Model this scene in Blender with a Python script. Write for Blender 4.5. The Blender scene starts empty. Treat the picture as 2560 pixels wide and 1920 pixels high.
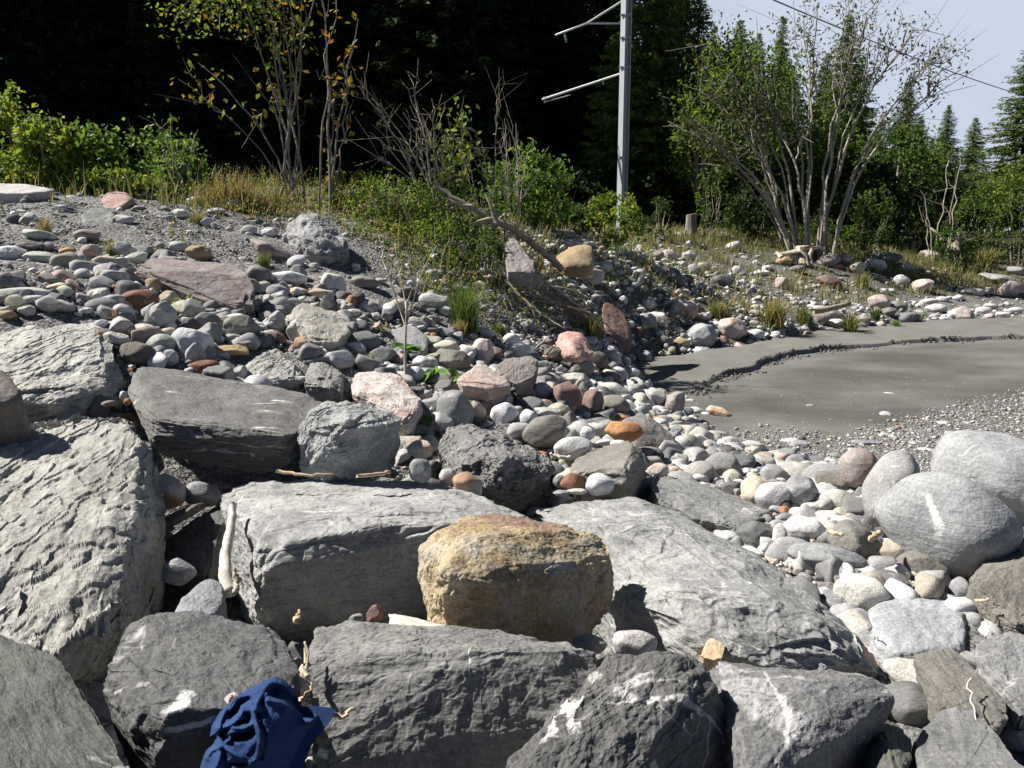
import bpy, bmesh, math, random
import numpy as np
from mathutils import Vector, Matrix
from mathutils.bvhtree import BVHTree

# ------------------------------------------------------------------ camera, sky, sun, exposure
sc = bpy.context.scene
COL = sc.collection
PITCH = math.radians(10.5)
CAMZ = 2.3
FPX = 2089.0                       # focal length in pixels of the 2560 px wide photograph
cam_d = bpy.data.cameras.new("camera")
cam = bpy.data.objects.new("camera", cam_d); COL.objects.link(cam)
cam.location = (0, 0, CAMZ)
cam.rotation_euler = (math.pi / 2 - PITCH, 0, 0)
cam_d.sensor_width = 36.0
cam_d.lens = FPX / 2560 * 36.0
cam_d.clip_start = 0.05
cam_d.clip_end = 3000
sc.camera = cam

SUN_AZ = math.radians(-76)         # to the left of the view direction, slightly behind the scene
SUN_EL = math.radians(46)
world = bpy.data.worlds.new("World"); sc.world = world
world.use_nodes = True
wt = world.node_tree; wt.nodes.clear()
sky = wt.nodes.new("ShaderNodeTexSky"); sky.sky_type = 'NISHITA'
sky.sun_disc = False
sky.sun_elevation = SUN_EL; sky.sun_rotation = SUN_AZ
sky.air_density = 0.35; sky.dust_density = 0.3; sky.ozone_density = 1.0; sky.altitude = 800
bg = wt.nodes.new("ShaderNodeBackground"); bg.inputs[1].default_value = 0.05
wo = wt.nodes.new("ShaderNodeOutputWorld")
# a veil of bright thin cloud low in the sky ahead and to the right
tcw = wt.nodes.new("ShaderNodeTexCoord")
sepw = wt.nodes.new("ShaderNodeSeparateXYZ"); wt.links.new(tcw.outputs['Generated'], sepw.inputs[0])
def wmap(sock, a, b):
    m_ = wt.nodes.new("ShaderNodeMapRange"); m_.interpolation_type = 'SMOOTHSTEP'
    m_.inputs[1].default_value = a; m_.inputs[2].default_value = b; wt.links.new(sock, m_.inputs[0]); return m_.outputs[0]
def wmul(a, b):
    m_ = wt.nodes.new("ShaderNodeMath"); m_.operation = 'MULTIPLY'; wt.links.new(a, m_.inputs[0])
    if isinstance(b, float): m_.inputs[1].default_value = b
    else: wt.links.new(b, m_.inputs[1])
    return m_.outputs[0]
dotw = wt.nodes.new("ShaderNodeVectorMath"); dotw.operation = 'DOT_PRODUCT'
wt.links.new(tcw.outputs['Generated'], dotw.inputs[0]); dotw.inputs[1].default_value = (0.5, 0.866, 0)
cn = wt.nodes.new("ShaderNodeTexNoise"); cn.inputs['Scale'].default_value = 2.2; cn.inputs['Detail'].default_value = 6; wt.links.new(tcw.outputs['Generated'], cn.inputs['Vector'])
veil = wmul(wmul(wmap(sepw.outputs[2], .52, .24), wmap(dotw.outputs['Value'], .45, .85)), wmap(cn.outputs[0], -.1, .55))
mixw = wt.nodes.new("ShaderNodeMix"); mixw.data_type = 'RGBA'
wt.links.new(veil, mixw.inputs[0]); wt.links.new(sky.outputs[0], mixw.inputs[6]); mixw.inputs[7].default_value = (6.3, 7.0, 8.5, 1)
wt.links.new(mixw.outputs[2], bg.inputs[0]); wt.links.new(bg.outputs[0], wo.inputs[0])

sun_d = bpy.data.lights.new("sun", 'SUN'); sun_d.energy = 5.0; sun_d.angle = math.radians(0.5)
sun_d.color = (1.0, 0.955, 0.89)
sun = bpy.data.objects.new("sun", sun_d); COL.objects.link(sun)
SUNDIR = Vector((math.sin(SUN_AZ) * math.cos(SUN_EL), math.cos(SUN_AZ) * math.cos(SUN_EL), math.sin(SUN_EL)))
sun.rotation_euler = SUNDIR.to_track_quat('Z', 'Y').to_euler()
sun.location = (0, 0, 60)
sc.view_settings.view_transform = 'Standard'
sc.view_settings.look = 'None'
sc.view_settings.gamma = 1.0
sc.view_settings.exposure = 0.95
sc.cycles.max_bounces = 5
sc.cycles.diffuse_bounces = 2
sc.cycles.transparent_max_bounces = 4

rng = np.random.default_rng(7)

# ------------------------------------------------------------------ picture coordinates -> world
ORG = {}
for r_, y0 in enumerate((0, 480, 960, 1440)):
    for c_, x0 in enumerate((0, 850, 1700)):
        ORG["ABCDEFGHIJKL"[r_ * 3 + c_]] = (x0, y0)
CS = 860 / 2212.0

def px(c, x, y):
    """crop letter + position -> photograph pixel; crop 'T' is the whole picture at 2212 px width, 'M' the bag close-up"""
    if c == 'T': return x * 2560 / 2212, y * 2560 / 2212
    if c == 'M': return 430 + x * 470 / 2212, 1640 + y * 470 / 2212
    ox, oy = ORG[c]
    return ox + x * CS, oy + y * CS

CP, SP = math.cos(PITCH), math.sin(PITCH)
def ray(u, v):
    x = (np.asarray(u, float) - 1280) / FPX; y = (np.asarray(v, float) - 960) / FPX
    return np.stack([x, CP - y * SP, -SP - y * CP], -1)
def P(c, x, y, d):
    u, v = px(c, x, y)
    p = ray(u, v) * d
    p[..., 2] += CAMZ
    return p
def project(p):
    p = np.asarray(p, float); q = p - np.array([0, 0, CAMZ])
    dep = q[..., 1] * CP - q[..., 2] * SP
    up = q[..., 1] * SP + q[..., 2] * CP
    dep = np.maximum(dep, 1e-3)
    return 1280 + FPX * q[..., 0] / dep, 960 - FPX * up / dep, dep

# ------------------------------------------------------------------ numpy noise
_r = np.random.default_rng(11)
_G = _r.normal(size=(1024, 3)); _G /= np.linalg.norm(_G, axis=1)[:, None]
_J = _r.random((4096, 3)); _O = _r.random(4096) - 0.5; _T = np.clip(_r.normal(size=(4096, 3)) * 0.5, -.75, .75)
def _hash(i, seed):
    i = i.astype(np.int64)
    h = i[..., 0] * 73856093 ^ i[..., 1] * 19349663 ^ i[..., 2] * 83492791 ^ (seed * 2654435 + 977)
    h = (h ^ (h >> 13)) * 1274126177
    return (h ^ (h >> 16)) & 0x7fffffff
def perlin(p, seed=0):
    i = np.floor(p); f = p - i
    w = f * f * f * (f * (f * 6 - 15) + 10)
    out = 0.0
    for dx in (0, 1):
        for dy in (0, 1):
            for dz in (0, 1):
                o = np.array([dx, dy, dz])
                g = _G[_hash(i + o, seed) & 1023]
                d = ((f - o) * g).sum(-1)
                wt_ = (w[..., 0] if dx else 1 - w[..., 0]) * (w[..., 1] if dy else 1 - w[..., 1]) * (w[..., 2] if dz else 1 - w[..., 2])
                out = out + d * wt_
    return out
def fbm(p, oct=4, seed=0, gain=0.5, ridged=False):
    a, s, t = 1.0, 1.0, 0.0
    for k in range(oct):
        n = perlin(p * s, seed + k * 17)
        t = t + a * ((0.3 - np.abs(n)) if ridged else n)
        a *= gain; s *= 2.03
    return t
def sstep(a, b, x):
    t = np.clip((x - a) / (b - a), 0, 1)
    return t * t * (3 - 2 * t)

# ------------------------------------------------------------------ mesh helpers
def mesh_np(name, V, F, mat=None, smooth=True, tint=None):
    """V (n,3), F (m,k) with a constant k, or a list of such arrays"""
    me = bpy.data.meshes.new(name)
    Fs = F if isinstance(F, list) else [F]
    Fs = [np.asarray(f, np.int32) for f in Fs if len(f)]
    V = np.asarray(V, np.float32)
    me.vertices.add(len(V)); me.vertices.foreach_set("co", V.ravel())
    nl = sum(f.size for f in Fs); npoly = sum(len(f) for f in Fs)
    me.loops.add(nl); me.loops.foreach_set("vertex_index", np.concatenate([f.ravel() for f in Fs]))
    tot = np.concatenate([np.full(len(f), f.shape[1], np.int32) for f in Fs])
    st = np.concatenate([[0], np.cumsum(tot)[:-1]]).astype(np.int32)
    me.polygons.add(npoly); me.polygons.foreach_set("loop_start", st)
    me.polygons.foreach_set("loop_total", tot)
    me.polygons.foreach_set("use_smooth", np.full(npoly, smooth, bool))
    if tint is not None:
        a = me.attributes.new("tint", 'FLOAT_COLOR', 'POINT')
        t = np.ones((len(V), 4), np.float32); t[:, :tint.shape[1]] = tint
        a.data.foreach_set("color", t.ravel())
    me.update(calc_edges=True)
    if mat is not None: me.materials.append(mat)
    return me
def obj(name, me, parent=None, loc=None):
    o = bpy.data.objects.new(name, me); COL.objects.link(o)
    if parent is not None: o.parent = parent
    if loc is not None: o.location = loc
    return o
def tag(o, label=None, cat=None, group=None, kind=None):
    if label: o["label"] = label
    if cat: o["category"] = cat
    if group: o["group"] = group
    if kind: o["kind"] = kind
    return o
def empty(name, loc, label, cat, group=None, rz=0.0):
    o = bpy.data.objects.new(name, None); COL.objects.link(o)
    o.location = loc; o.rotation_euler = (0, 0, rz); o.empty_display_size = 0.2
    return tag(o, label, cat, group)
def copy_tree(o, loc, rz=0.0, scale=1.0, label=None):
    r = o.copy(); COL.objects.link(r)
    r.location = loc; r.rotation_euler = (0, 0, rz); r.scale = (scale,) * 3 if np.isscalar(scale) else scale
    if label: r["label"] = label
    for ch in list(o.children):
        c = ch.copy(); COL.objects.link(c); c.parent = r
    return r

_ico = {}
def ico(n):
    if n not in _ico:
        bm = bmesh.new(); bmesh.ops.create_icosphere(bm, subdivisions=n, radius=1.0)
        V = np.array([v.co[:] for v in bm.verts]); F = np.array([[v.index for v in f.verts] for f in bm.faces])
        bm.free(); V /= np.linalg.norm(V, axis=1)[:, None]
        _ico[n] = (V, F)
    return _ico[n]
def vnormals(V, F):
    n = np.cross(V[F[:, 1]] - V[F[:, 0]], V[F[:, 2]] - V[F[:, 0]])
    N = np.zeros_like(V)
    for k in range(3):
        for a in range(3):
            N[:, a] += np.bincount(F[:, k], n[:, a], len(V))
    return N / (np.linalg.norm(N, axis=1)[:, None] + 1e-12)

class Tubes:
    """collects tapered tubes into one mesh"""
    def __init__(s): s.V = []; s.F = []; s.n = 0
    def add(s, pts, rad, sides=6, cap=True):
        pts = np.asarray(pts, float); m = len(pts)
        rad = np.broadcast_to(np.asarray(rad, float), (m,)) if np.ndim(rad) else np.full(m, rad)
        t = np.gradient(pts, axis=0); t /= np.linalg.norm(t, axis=1)[:, None] + 1e-9
        ref = np.array([0.31, 0.87, 0.38]) if abs(t[0][2]) > 0.7 else np.array([0.1, 0.2, 1.0])
        a = np.cross(t, ref); a /= np.linalg.norm(a, axis=1)[:, None] + 1e-9
        b = np.cross(t, a)
        th = np.linspace(0, 2 * math.pi, sides, endpoint=False)
        ring = pts[:, None] + rad[:, None, None] * (np.cos(th)[None, :, None] * a[:, None] + np.sin(th)[None, :, None] * b[:, None])
        V = ring.reshape(-1, 3)
        i = np.arange(m - 1)[:, None] * sides; j = np.arange(sides)[None]; k = (j + 1) % sides
        F = np.stack([i + j, i + k, i + sides + k, i + sides + j], -1).reshape(-1, 4)
        s.V.append(V); s.F.append(F + s.n); s.n += len(V)
        if cap:
            for e in (0, m - 1):
                c = pts[e][None]; base = s.n - len(V) + e * sides if e == 0 else s.n - sides
                s.V.append(c); ci = s.n; s.n += 1
                base = ci - len(V) + e * sides if e == 0 else ci - 1 - sides
                jj = np.arange(sides)
                s.F.append(np.stack([np.full(sides, ci), base + jj, base + (jj + 1) % sides, base + (jj + 1) % sides], -1))
        return s
    def mesh(s, name, mat):
        F = np.concatenate(s.F)
        tri = F[:, 2] == F[:, 3]
        return mesh_np(name, np.concatenate(s.V), [F[~tri], F[tri][:, :3]], mat)

def curve(p0, p1, n=8, bend=(0, 0, 0), wob=0.0, r=None):
    t = np.linspace(0, 1, n)[:, None]
    p = np.asarray(p0) * (1 - t) + np.asarray(p1) * t + np.asarray(bend) * (4 * t * (1 - t))
    if wob:
        r = r or rng
        w = r.normal(size=(n, 3)) * wob; w[0] = 0
        p = p + w * np.minimum(1, t * 3)
    return p

def leaf_mesh(name, C, size, mat, tint, up=0.4, aspect=0.5, droop=None, seed=1, dirs=None):
    """one folded diamond leaf per centre"""
    r = np.random.default_rng(seed); n = len(C)
    size = np.broadcast_to(np.asarray(size, float), (n,))[:, None] * r.uniform(0.6, 1.25, (n, 1))
    d = r.normal(size=(n, 3)) if dirs is None else dirs + r.normal(size=(n, 3)) * 0.35
    if droop is not None: d = d + np.array([0, 0, -droop])
    d /= np.linalg.norm(d, axis=1)[:, None] + 1e-9
    nrm = r.normal(size=(n, 3)) + np.array([0, 0, up * 3])
    s = np.cross(d, nrm); s /= np.linalg.norm(s, axis=1)[:, None] + 1e-9
    k = np.cross(s, d)
    a = C - d * size * 0.5; b = C + d * size * 0.5
    l = C + s * size * aspect * 0.5 + k * size * 0.08 - d * size * 0.07; q = C - s * size * aspect * 0.5 + k * size * 0.08 - d * size * 0.07
    V = np.stack([a, q, b, l], 1).reshape(-1, 3)
    F = np.arange(n * 4).reshape(n, 4)
    return mesh_np(name, V, F, mat, smooth=False, tint=np.repeat(tint, 4, 0))
def tints(n, cols, seed=1, jit=0.18):
    r = np.random.default_rng(seed)
    cols = np.asarray(cols, float)
    c = cols[r.integers(0, len(cols), n)]
    return np.clip(c * r.uniform(1 - jit, 1 + jit, (n, 1)) * r.uniform(0.93, 1.07, (n, 3)), 0, 1)
# ------------------------------------------------------------------ materials
class NT:
    def __init__(s, name):
        s.m = bpy.data.materials.new(name); s.m.use_nodes = True
        s.t = s.m.node_tree; s.t.nodes.clear()
        s.out = s.t.nodes.new("ShaderNodeOutputMaterial")
    def new(s, typ, **kw):
        n = s.t.nodes.new(typ)
        for k, v in kw.items(): setattr(n, k, v)
        return n
    def set(s, inp, v):
        if isinstance(v, bpy.types.NodeSocket): s.t.links.new(v, inp)
        elif v is not None:
            if isinstance(v, (tuple, list)) and len(v) == 3 and inp.type == 'RGBA': v = (*v, 1)
            inp.default_value = v
    def noise(s, vec, scale, detail=4, rough=0.55, dist=0.0):
        n = s.new("ShaderNodeTexNoise"); s.set(n.inputs['Vector'], vec)
        for k, v in (('Scale', scale), ('Detail', detail), ('Roughness', rough), ('Distortion', dist)): s.set(n.inputs[k], v)
        return n.outputs[0]
    def vor(s, vec, scale, feature='F1', out=0, rnd=1.0):
        n = s.new("ShaderNodeTexVoronoi", feature=feature); s.set(n.inputs['Vector'], vec)
        s.set(n.inputs['Scale'], scale); s.set(n.inputs['Randomness'], rnd)
        return n.outputs[out]
    def ramp(s, f, stops):
        n = s.new("ShaderNodeValToRGB"); s.set(n.inputs[0], f)
        e = n.color_ramp.elements
        while len(e) < len(stops): e.new(0.5)
        for el, (p, c) in zip(e, stops):
            el.position = p; el.color = (c, c, c, 1) if np.isscalar(c) else (*c, 1)
        return n.outputs[0]
    def mix(s, f, a, b, mode='MIX'):
        n = s.new("ShaderNodeMix", data_type='RGBA', blend_type=mode)
        s.set(n.inputs[0], f); s.set(n.inputs[6], a); s.set(n.inputs[7], b)
        return n.outputs[2]
    def math(s, op, a, b=0.0, c=None):
        n = s.new("ShaderNodeMath", operation=op); s.set(n.inputs[0], a); s.set(n.inputs[1], b)
        if c is not None: s.set(n.inputs[2], c)
        return n.outputs[0]
    def vmath(s, op, a, b):
        n = s.new("ShaderNodeVectorMath", operation=op); s.set(n.inputs[0], a); s.set(n.inputs[1], b)
        return n.outputs[0]
    def mapping(s, vec, scale=(1, 1, 1), rot=(0, 0, 0)):
        n = s.new("ShaderNodeMapping"); s.set(n.inputs[0], vec)
        n.inputs['Scale'].default_value = scale; n.inputs['Rotation'].default_value = rot
        return n.outputs[0]
    def bump(s, h, strength=0.5, dist=0.02, normal=None):
        n = s.new("ShaderNodeBump"); s.set(n.inputs['Height'], h)
        n.inputs['Strength'].default_value = strength; n.inputs['Distance'].default_value = dist
        if normal is not None: s.set(n.inputs['Normal'], normal)
        return n.outputs[0]
    def bsdf(s, col, rough=0.8, normal=None, spec=0.3, **kw):
        n = s.new("ShaderNodeBsdfPrincipled"); s.set(n.inputs['Base Color'], col); s.set(n.inputs['Roughness'], rough)
        n.inputs['Specular IOR Level'].default_value = spec
        if normal is not None: s.set(n.inputs['Normal'], normal)
        for k, v in kw.items(): s.set(n.inputs[k], v)
        return n.outputs[0]
    def done(s, sh):
        s.t.links.new(sh, s.out.inputs[0]); return s.m

def rock_mat(name, dark, mid, light, vein=0.0, vscale=2.2, speck=0.0, sscale=90, stain=None, stain_amt=0.0, strata=0.0,
             dust=0.25, bump=0.55, scuff=0.3, rot=(0.5, 0.3, 0.2), spec=0.3, rough=0.78, stain2=None, stain2_amt=0.0, patch=(), seam=(), patch2=None):
    n = NT(name)
    tc = n.new("ShaderNodeTexCoord").outputs['Object']
    oi = n.new("ShaderNodeObjectInfo")
    off = n.math('MULTIPLY', oi.outputs['Random'], 61.0)
    comb = n.new("ShaderNodeCombineXYZ"); n.set(comb.inputs[0], off); n.set(comb.inputs[1], n.math('MULTIPLY', off, 1.7)); n.set(comb.inputs[2], off)
    co = n.vmath('ADD', tc, comb.outputs[0])
    big = n.noise(co, 1.7, 5, 0.6, 0.4)
    med = n.noise(co, 8.0, 8, 0.68, 0.3)
    fine = n.noise(co, 55.0, 6, 0.7)
    lay = n.noise(n.mapping(co, (1.2, 1.2, 11), rot), 2.6, 7, 0.66, 0.5)
    f = n.math('ADD', n.math('MULTIPLY', big, 0.55), n.math('MULTIPLY', med, 0.45))
    if strata: f = n.math('ADD', n.math('MULTIPLY', f, 1 - strata), n.math('MULTIPLY', lay, strata))
    col = n.ramp(f, [(0.36, dark), (0.5, mid), (0.66, light)])
    col = n.mix(n.ramp(fine, [(0.38, 0.5), (0.5, 0.0), (0.60, 0.0)]), col, dark)
    col = n.mix(n.ramp(fine, [(0.5, 0.0), (0.66, 0.55)]), col, light)
    if speck:
        s1 = n.noise(co, sscale, 2, 0.5); s2 = n.noise(n.vmath('ADD', co, (7.3, 2.1, 5.5)), sscale * 0.8, 2, 0.5)
        col = n.mix(n.math('MULTIPLY', n.ramp(s1, [(0.56, 0), (0.61, 1)]), speck), col, tuple(c * 0.35 for c in dark))
        col = n.mix(n.math('MULTIPLY', n.ramp(s2, [(0.55, 0), (0.60, 1)]), speck * 0.7), col, tuple(min(0.8, c * 1.35) for c in light))
    if stain is not None:
        sm = n.ramp(n.noise(n.vmath('ADD', co, (3.1, 8.2, 1.4)), 4.2, 6, 0.62, 0.8), [(0.5 - 0.16 * stain_amt, 0), (0.66 - 0.16 * stain_amt, 1)])
        col = n.mix(n.math('MULTIPLY', sm, min(1, 0.45 + stain_amt * 0.5)), col, n.mix(fine, tuple(c * 0.7 for c in stain), stain))
    if stain2 is not None:
        sm = n.ramp(n.noise(n.vmath('ADD', co, (9.1, 1.2, 4.4)), 3.1, 7, 0.65, 0.9), [(0.5 - 0.14 * stain2_amt, 0), (0.64 - 0.14 * stain2_amt, 1)])
        col = n.mix(n.math('MULTIPLY', sm, 0.8), col, n.mix(fine, tuple(c * 0.6 for c in stain2), stain2))
    hv = None
    if vein:
        dn = n.new("ShaderNodeTexNoise"); n.set(dn.inputs['Vector'], co); dn.inputs['Scale'].default_value = 2.5; dn.inputs['Detail'].default_value = 5
        dco = n.vmath('ADD', co, n.vmath('MULTIPLY', dn.outputs['Color'], (0.13, 0.13, 0.13)))
        cn1 = n.noise(n.mapping(dco, (0.45, 2.4, 1.5), (0.4, 0.9, 0.3)), vscale * 1.1, 2.5, .5)
        e1 = n.math('ABSOLUTE', n.math('SUBTRACT', cn1, .5))
        m1 = n.ramp(n.noise(n.vmath('ADD', co, (5.5, 5.1, 2.2)), 1.9, 3), [(0.62 - 0.22 * vein, 0), (0.70 - 0.2 * vein, 1)])
        v1 = n.math('MULTIPLY', n.ramp(e1, [(0.0, 1), (0.004, 0.85), (0.012, 0)]), m1)
        e2 = n.vor(n.mapping(dco, (2.6, 0.8, 1.3), (1.2, 0.2, 0.8)), vscale * 2.1, 'DISTANCE_TO_EDGE')
        m2 = n.ramp(n.noise(n.vmath('ADD', co, (1.5, 9.1, 7.2)), 2.7, 3), [(0.70 - 0.2 * vein, 0), (0.76 - 0.2 * vein, 1)])
        v2 = n.math('MULTIPLY', n.ramp(e2, [(0.0, 0.8), (0.005, 0.6), (0.014, 0)]), m2)
        v3 = n.math('MULTIPLY', n.ramp(n.noise(n.mapping(co, (0.7, 3.2, 2.2), (0.7, 0.2, 0.5)), 3.4, 8, 0.72, 0.5), [(0.655, 0), (0.685, 1)]), 0.75 * min(1, vein * 1.2))
        hv = n.math('MAXIMUM', n.math('MAXIMUM', v1, v2), v3)
        hv = n.math('MULTIPLY', hv, n.ramp(n.noise(co, 38, 4, 0.7), [(0.33, 0.15), (0.52, 1)]))
        col = n.mix(n.math('MULTIPLY', hv, .8), col, (0.54, 0.54, 0.53))
    for (c_, r_, st_) in patch:        # rough crystalline patch around a point of the rock's surface
        gp = n.new("ShaderNodeNewGeometry").outputs['Position']
        wn = n.new("ShaderNodeTexNoise"); n.set(wn.inputs['Vector'], gp); wn.inputs['Scale'].default_value = 7; wn.inputs['Detail'].default_value = 6
        dv = n.vmath('SUBTRACT', n.vmath('ADD', gp, n.vmath('MULTIPLY', n.vmath('SUBTRACT', wn.outputs['Color'], (.5, .5, .5)), (r_ * 1.6,) * 3)), tuple(c_))
        dv = n.vmath('MULTIPLY', dv, st_)
        ln = n.new("ShaderNodeVectorMath", operation='LENGTH'); n.set(ln.inputs[0], dv)
        mk = n.math('MULTIPLY', n.ramp(n.math('DIVIDE', ln.outputs['Value'], r_), [(.72, 1), (.95, 0)]), n.ramp(n.noise(gp, 45, 5, .75), [(.36, .1), (.52, 1)]))
        col = n.mix(n.math('MULTIPLY', mk, .62), col, n.mix(n.noise(gp, 16, 6, .7), (.34, .335, .325), (.62, .61, .60)))
    if patch2:                          # a stained area of another colour
        gp = n.new("ShaderNodeNewGeometry").outputs['Position']
        ln = n.new("ShaderNodeVectorMath", operation='LENGTH'); n.set(ln.inputs[0], n.vmath('MULTIPLY', n.vmath('SUBTRACT', gp, tuple(patch2[0])), (.62, .8, 1.3)))
        mk = n.math('ADD', n.math('DIVIDE', ln.outputs['Value'], patch2[1]), n.math('MULTIPLY', n.math('SUBTRACT', n.noise(gp, 8, 6, .7), .5), 1.2))
        col = n.mix(n.math('MULTIPLY', n.ramp(mk, [(.7, 1), (1.0, 0)]), .85), col, n.mix(med, (.17, .095, .075), (.33, .22, .17)))
    for (c_, nr_, w_, h_) in seam:     # white quartz seam: a thin wobbling plane through a point
        gp = n.new("ShaderNodeNewGeometry").outputs['Position']
        dv = n.vmath('SUBTRACT', gp, tuple(c_))
        dt = n.new("ShaderNodeVectorMath", operation='DOT_PRODUCT'); n.set(dt.inputs[0], dv); dt.inputs[1].default_value = tuple(nr_)
        ln = n.new("ShaderNodeVectorMath", operation='LENGTH'); n.set(ln.inputs[0], dv)
        q_ = n.math('ABSOLUTE', n.math('ADD', dt.outputs['Value'], n.math('MULTIPLY', n.math('SUBTRACT', n.noise(gp, 9, 5, .6), .5), w_ * 3)))
        mk = n.math('MULTIPLY', n.ramp(n.math('DIVIDE', q_, w_), [(.5, 1), (.9, 0)]), n.ramp(n.math('DIVIDE', ln.outputs['Value'], h_), [(.7, 1), (1, 0)]))
        col = n.mix(n.math('MULTIPLY', mk, .85), col, (.56, .56, .55))
    if dust:
        dm = n.math('MULTIPLY', n.ramp(n.noise(n.vmath('ADD', co, (2.2, 6.1, 8.8)), 3.0, 8, 0.74, 0.6), [(0.47, 0), (0.64, 1)]), dust)
        col = n.mix(dm, col, tuple(min(0.62, c * 1.25 + 0.04) for c in light))
    if scuff:
        geo = n.new("ShaderNodeNewGeometry")
        sm = n.math('MULTIPLY', n.ramp(geo.outputs['Pointiness'], [(0.515, 0), (0.58, 1)]), n.ramp(n.noise(co, 14, 5, 0.7), [(0.4, 0), (0.62, 1)]))
        col = n.mix(n.math('MULTIPLY', sm, scuff), col, tuple(min(0.6, c * 1.5 + 0.05) for c in light))
    col = n.mix(1.0, col, oi.outputs['Color'], 'MULTIPLY')
    h = n.math('ADD', n.math('MULTIPLY', med, 0.5), n.math('MULTIPLY', fine, 0.2))
    if strata: h = n.math('ADD', h, n.math('MULTIPLY', lay, strata * 1.3))
    crk = n.vor(n.vmath('ADD', co, n.vmath('MULTIPLY', n.new("ShaderNodeTexNoise").outputs['Color'], (0.1, 0.1, 0.1))), 7.0, 'DISTANCE_TO_EDGE')
    h = n.math('ADD', h, n.math('MULTIPLY', n.ramp(crk, [(0.0, 0.0), (0.05, 1.0)]), 0.05 * bump))
    nr = n.bump(h, bump, 0.045)
    nr = n.bump(n.noise(co, 210, 4, 0.7), 0.25, 0.006, nr)
    return n.done(n.bsdf(col, rough, nr, spec))

M = {}
def g(v, t=(1, 1, 1)): return tuple(v * a for a in t)
COOL = (0.99, 1.0, 1.01); WARM = (1.03, 1.0, 0.94); GRN = (0.98, 1.02, 0.93)
M['lime'] = rock_mat('grey_limestone', g(.115, COOL), g(.21, COOL), g(.34), vein=.55, vscale=1.9, strata=.35, dust=.35)
M['slate'] = rock_mat('dark_slate', g(.052, COOL), g(.088), g(.15), vein=.28, vscale=1.5, strata=.45, dust=.12, scuff=.2)
M['wedge'] = rock_mat('calcite_patched_limestone', g(.075), g(.145), g(.24), vein=.5, vscale=2.2, strata=.3, dust=.15,
    patch=[(P('L', 450, 790, 2.80), .10, (1, .6, .8)), (P('L', 700, 930, 2.66), .06, (.8, .6, 1.1)), (P('L', 300, 580, 2.98), .05, (.7, .6, 1.4))], seam=[(P('L', 620, 760, 2.8), (.75, 0, .66), .006, .20), (P('L', 570, 940, 2.7), (.45, 0, -.9), .006, .16)])
M['seamed'] = rock_mat('white_seamed_slate', g(.052, COOL), g(.088), g(.15), vein=.4, vscale=1.5, strata=.45, dust=.12, scuff=.25,
    patch=[(P('K', 1640, 620, 2.74), .035, (1.6, .5, .75)), (P('K', 2080, 1090, 2.55), .035, (.8, .5, 1.9))], seam=[(P('K', 1480, 800, 2.6), (.62, 0, -.78), .013, .20), (P('K', 1330, 890, 2.52), (.15, 0, 1), .007, .16)])
M['streaked'] = rock_mat('white_streaked_slate', g(.055, COOL), g(.09), g(.14), vein=.6, vscale=1.5, strata=.5, dust=.1, scuff=.2, rot=(.3, .6, .2),
    patch=[(P('J', 1050, 690, 2.5), .05, (.7, .6, 1.3)), (P('J', 1200, 640, 2.52), .035, (.6, .5, 1.8)), (P('J', 1030, 450, 2.72), .05, (.7, .6, 1.2)), (P('J', 1260, 380, 2.85), .035, (.7, .6, 1.6)), (P('J', 850, 350, 3.0), .045, (.8, .6, 1.6))],
    seam=[(P('J', 1220, 785, 2.5), (-.42, 0, .9), .012, .10), (P('J', 1290, 945, 2.48), (-.2, 0, .98), .013, .13), (P('J', 1400, 300, 2.98), (-.15, 0, 1), .010, .16)])
M['veined'] = rock_mat('white_veined_gneiss', g(.14, (.97, 1, 1.04)), g(.22, (.97, 1, 1.03)), g(.34, (.98, 1, 1.02)), vein=.55, vscale=1.6, speck=.18, sscale=60, strata=.35, dust=.3,
    seam=[(P('I', 1822, 790, 4.3), (1, .1, .03), .021, .36), (P('I', 1720, 860, 4.3), (-.25, 0, 1), .008, .16)])
M['slateplain'] = rock_mat('plain_slate', g(.048, GRN), g(.08, GRN), g(.125, GRN), vein=.12, strata=.5, dust=.16, scuff=.25)
WGR = (1.01, 1.0, .93)
M['ridge'] = rock_mat('pale_limestone', g(.14, WGR), g(.25, WGR), g(.39, WGR), vein=.2, strata=.3, dust=.35)
M['brown'] = rock_mat('brown_grey_rock', g(.105, (1.06, 1, .9)), g(.17, (1.06, 1, .9)), g(.26, (1.04, 1, .92)), vein=.15, strata=.2, dust=.15)
M['darkbrown'] = rock_mat('dark_brown_rock', g(.07, (1.15, 1, .86)), g(.11, (1.15, 1, .86)), g(.17, (1.1, 1, .9)), vein=.1, strata=.3, dust=.1)
M['grey'] = rock_mat('river_grey', g(.17, COOL), g(.27, COOL), g(.38, COOL), vein=.6, vscale=4.5, speck=.25, sscale=120, dust=.25, strata=.2)
M['blue'] = rock_mat('blue_grey_rock', g(.15, (.97, 1, 1.04)), g(.235, (.97, 1, 1.03)), g(.35, (.98, 1, 1.02)), vein=.5, vscale=1.6, speck=.18, sscale=60, strata=.35, dust=.3)
M['pale'] = rock_mat('pale_granite', g(.34, WARM), g(.46, WARM), g(.58, WARM), speck=.55, sscale=110, dust=.25, scuff=.1, bump=.55)
M['white'] = rock_mat('white_granite', g(.42), g(.54), g(.66), speck=.5, sscale=100, vein=.3, vscale=6, dust=.2, scuff=.1, bump=.55)
M['green'] = rock_mat('green_granite', g(.29, (.97, 1.03, .88)), g(.40, (.98, 1.02, .9)), g(.52, (1, 1.01, .92)), speck=.5, sscale=110, dust=.2, scuff=.1, bump=.55)
M['rust'] = rock_mat('rust_red_stone', (.13, .06, .038), (.22, .105, .065), (.32, .17, .11), speck=.2, dust=.05, scuff=.1, bump=.55)
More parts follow.
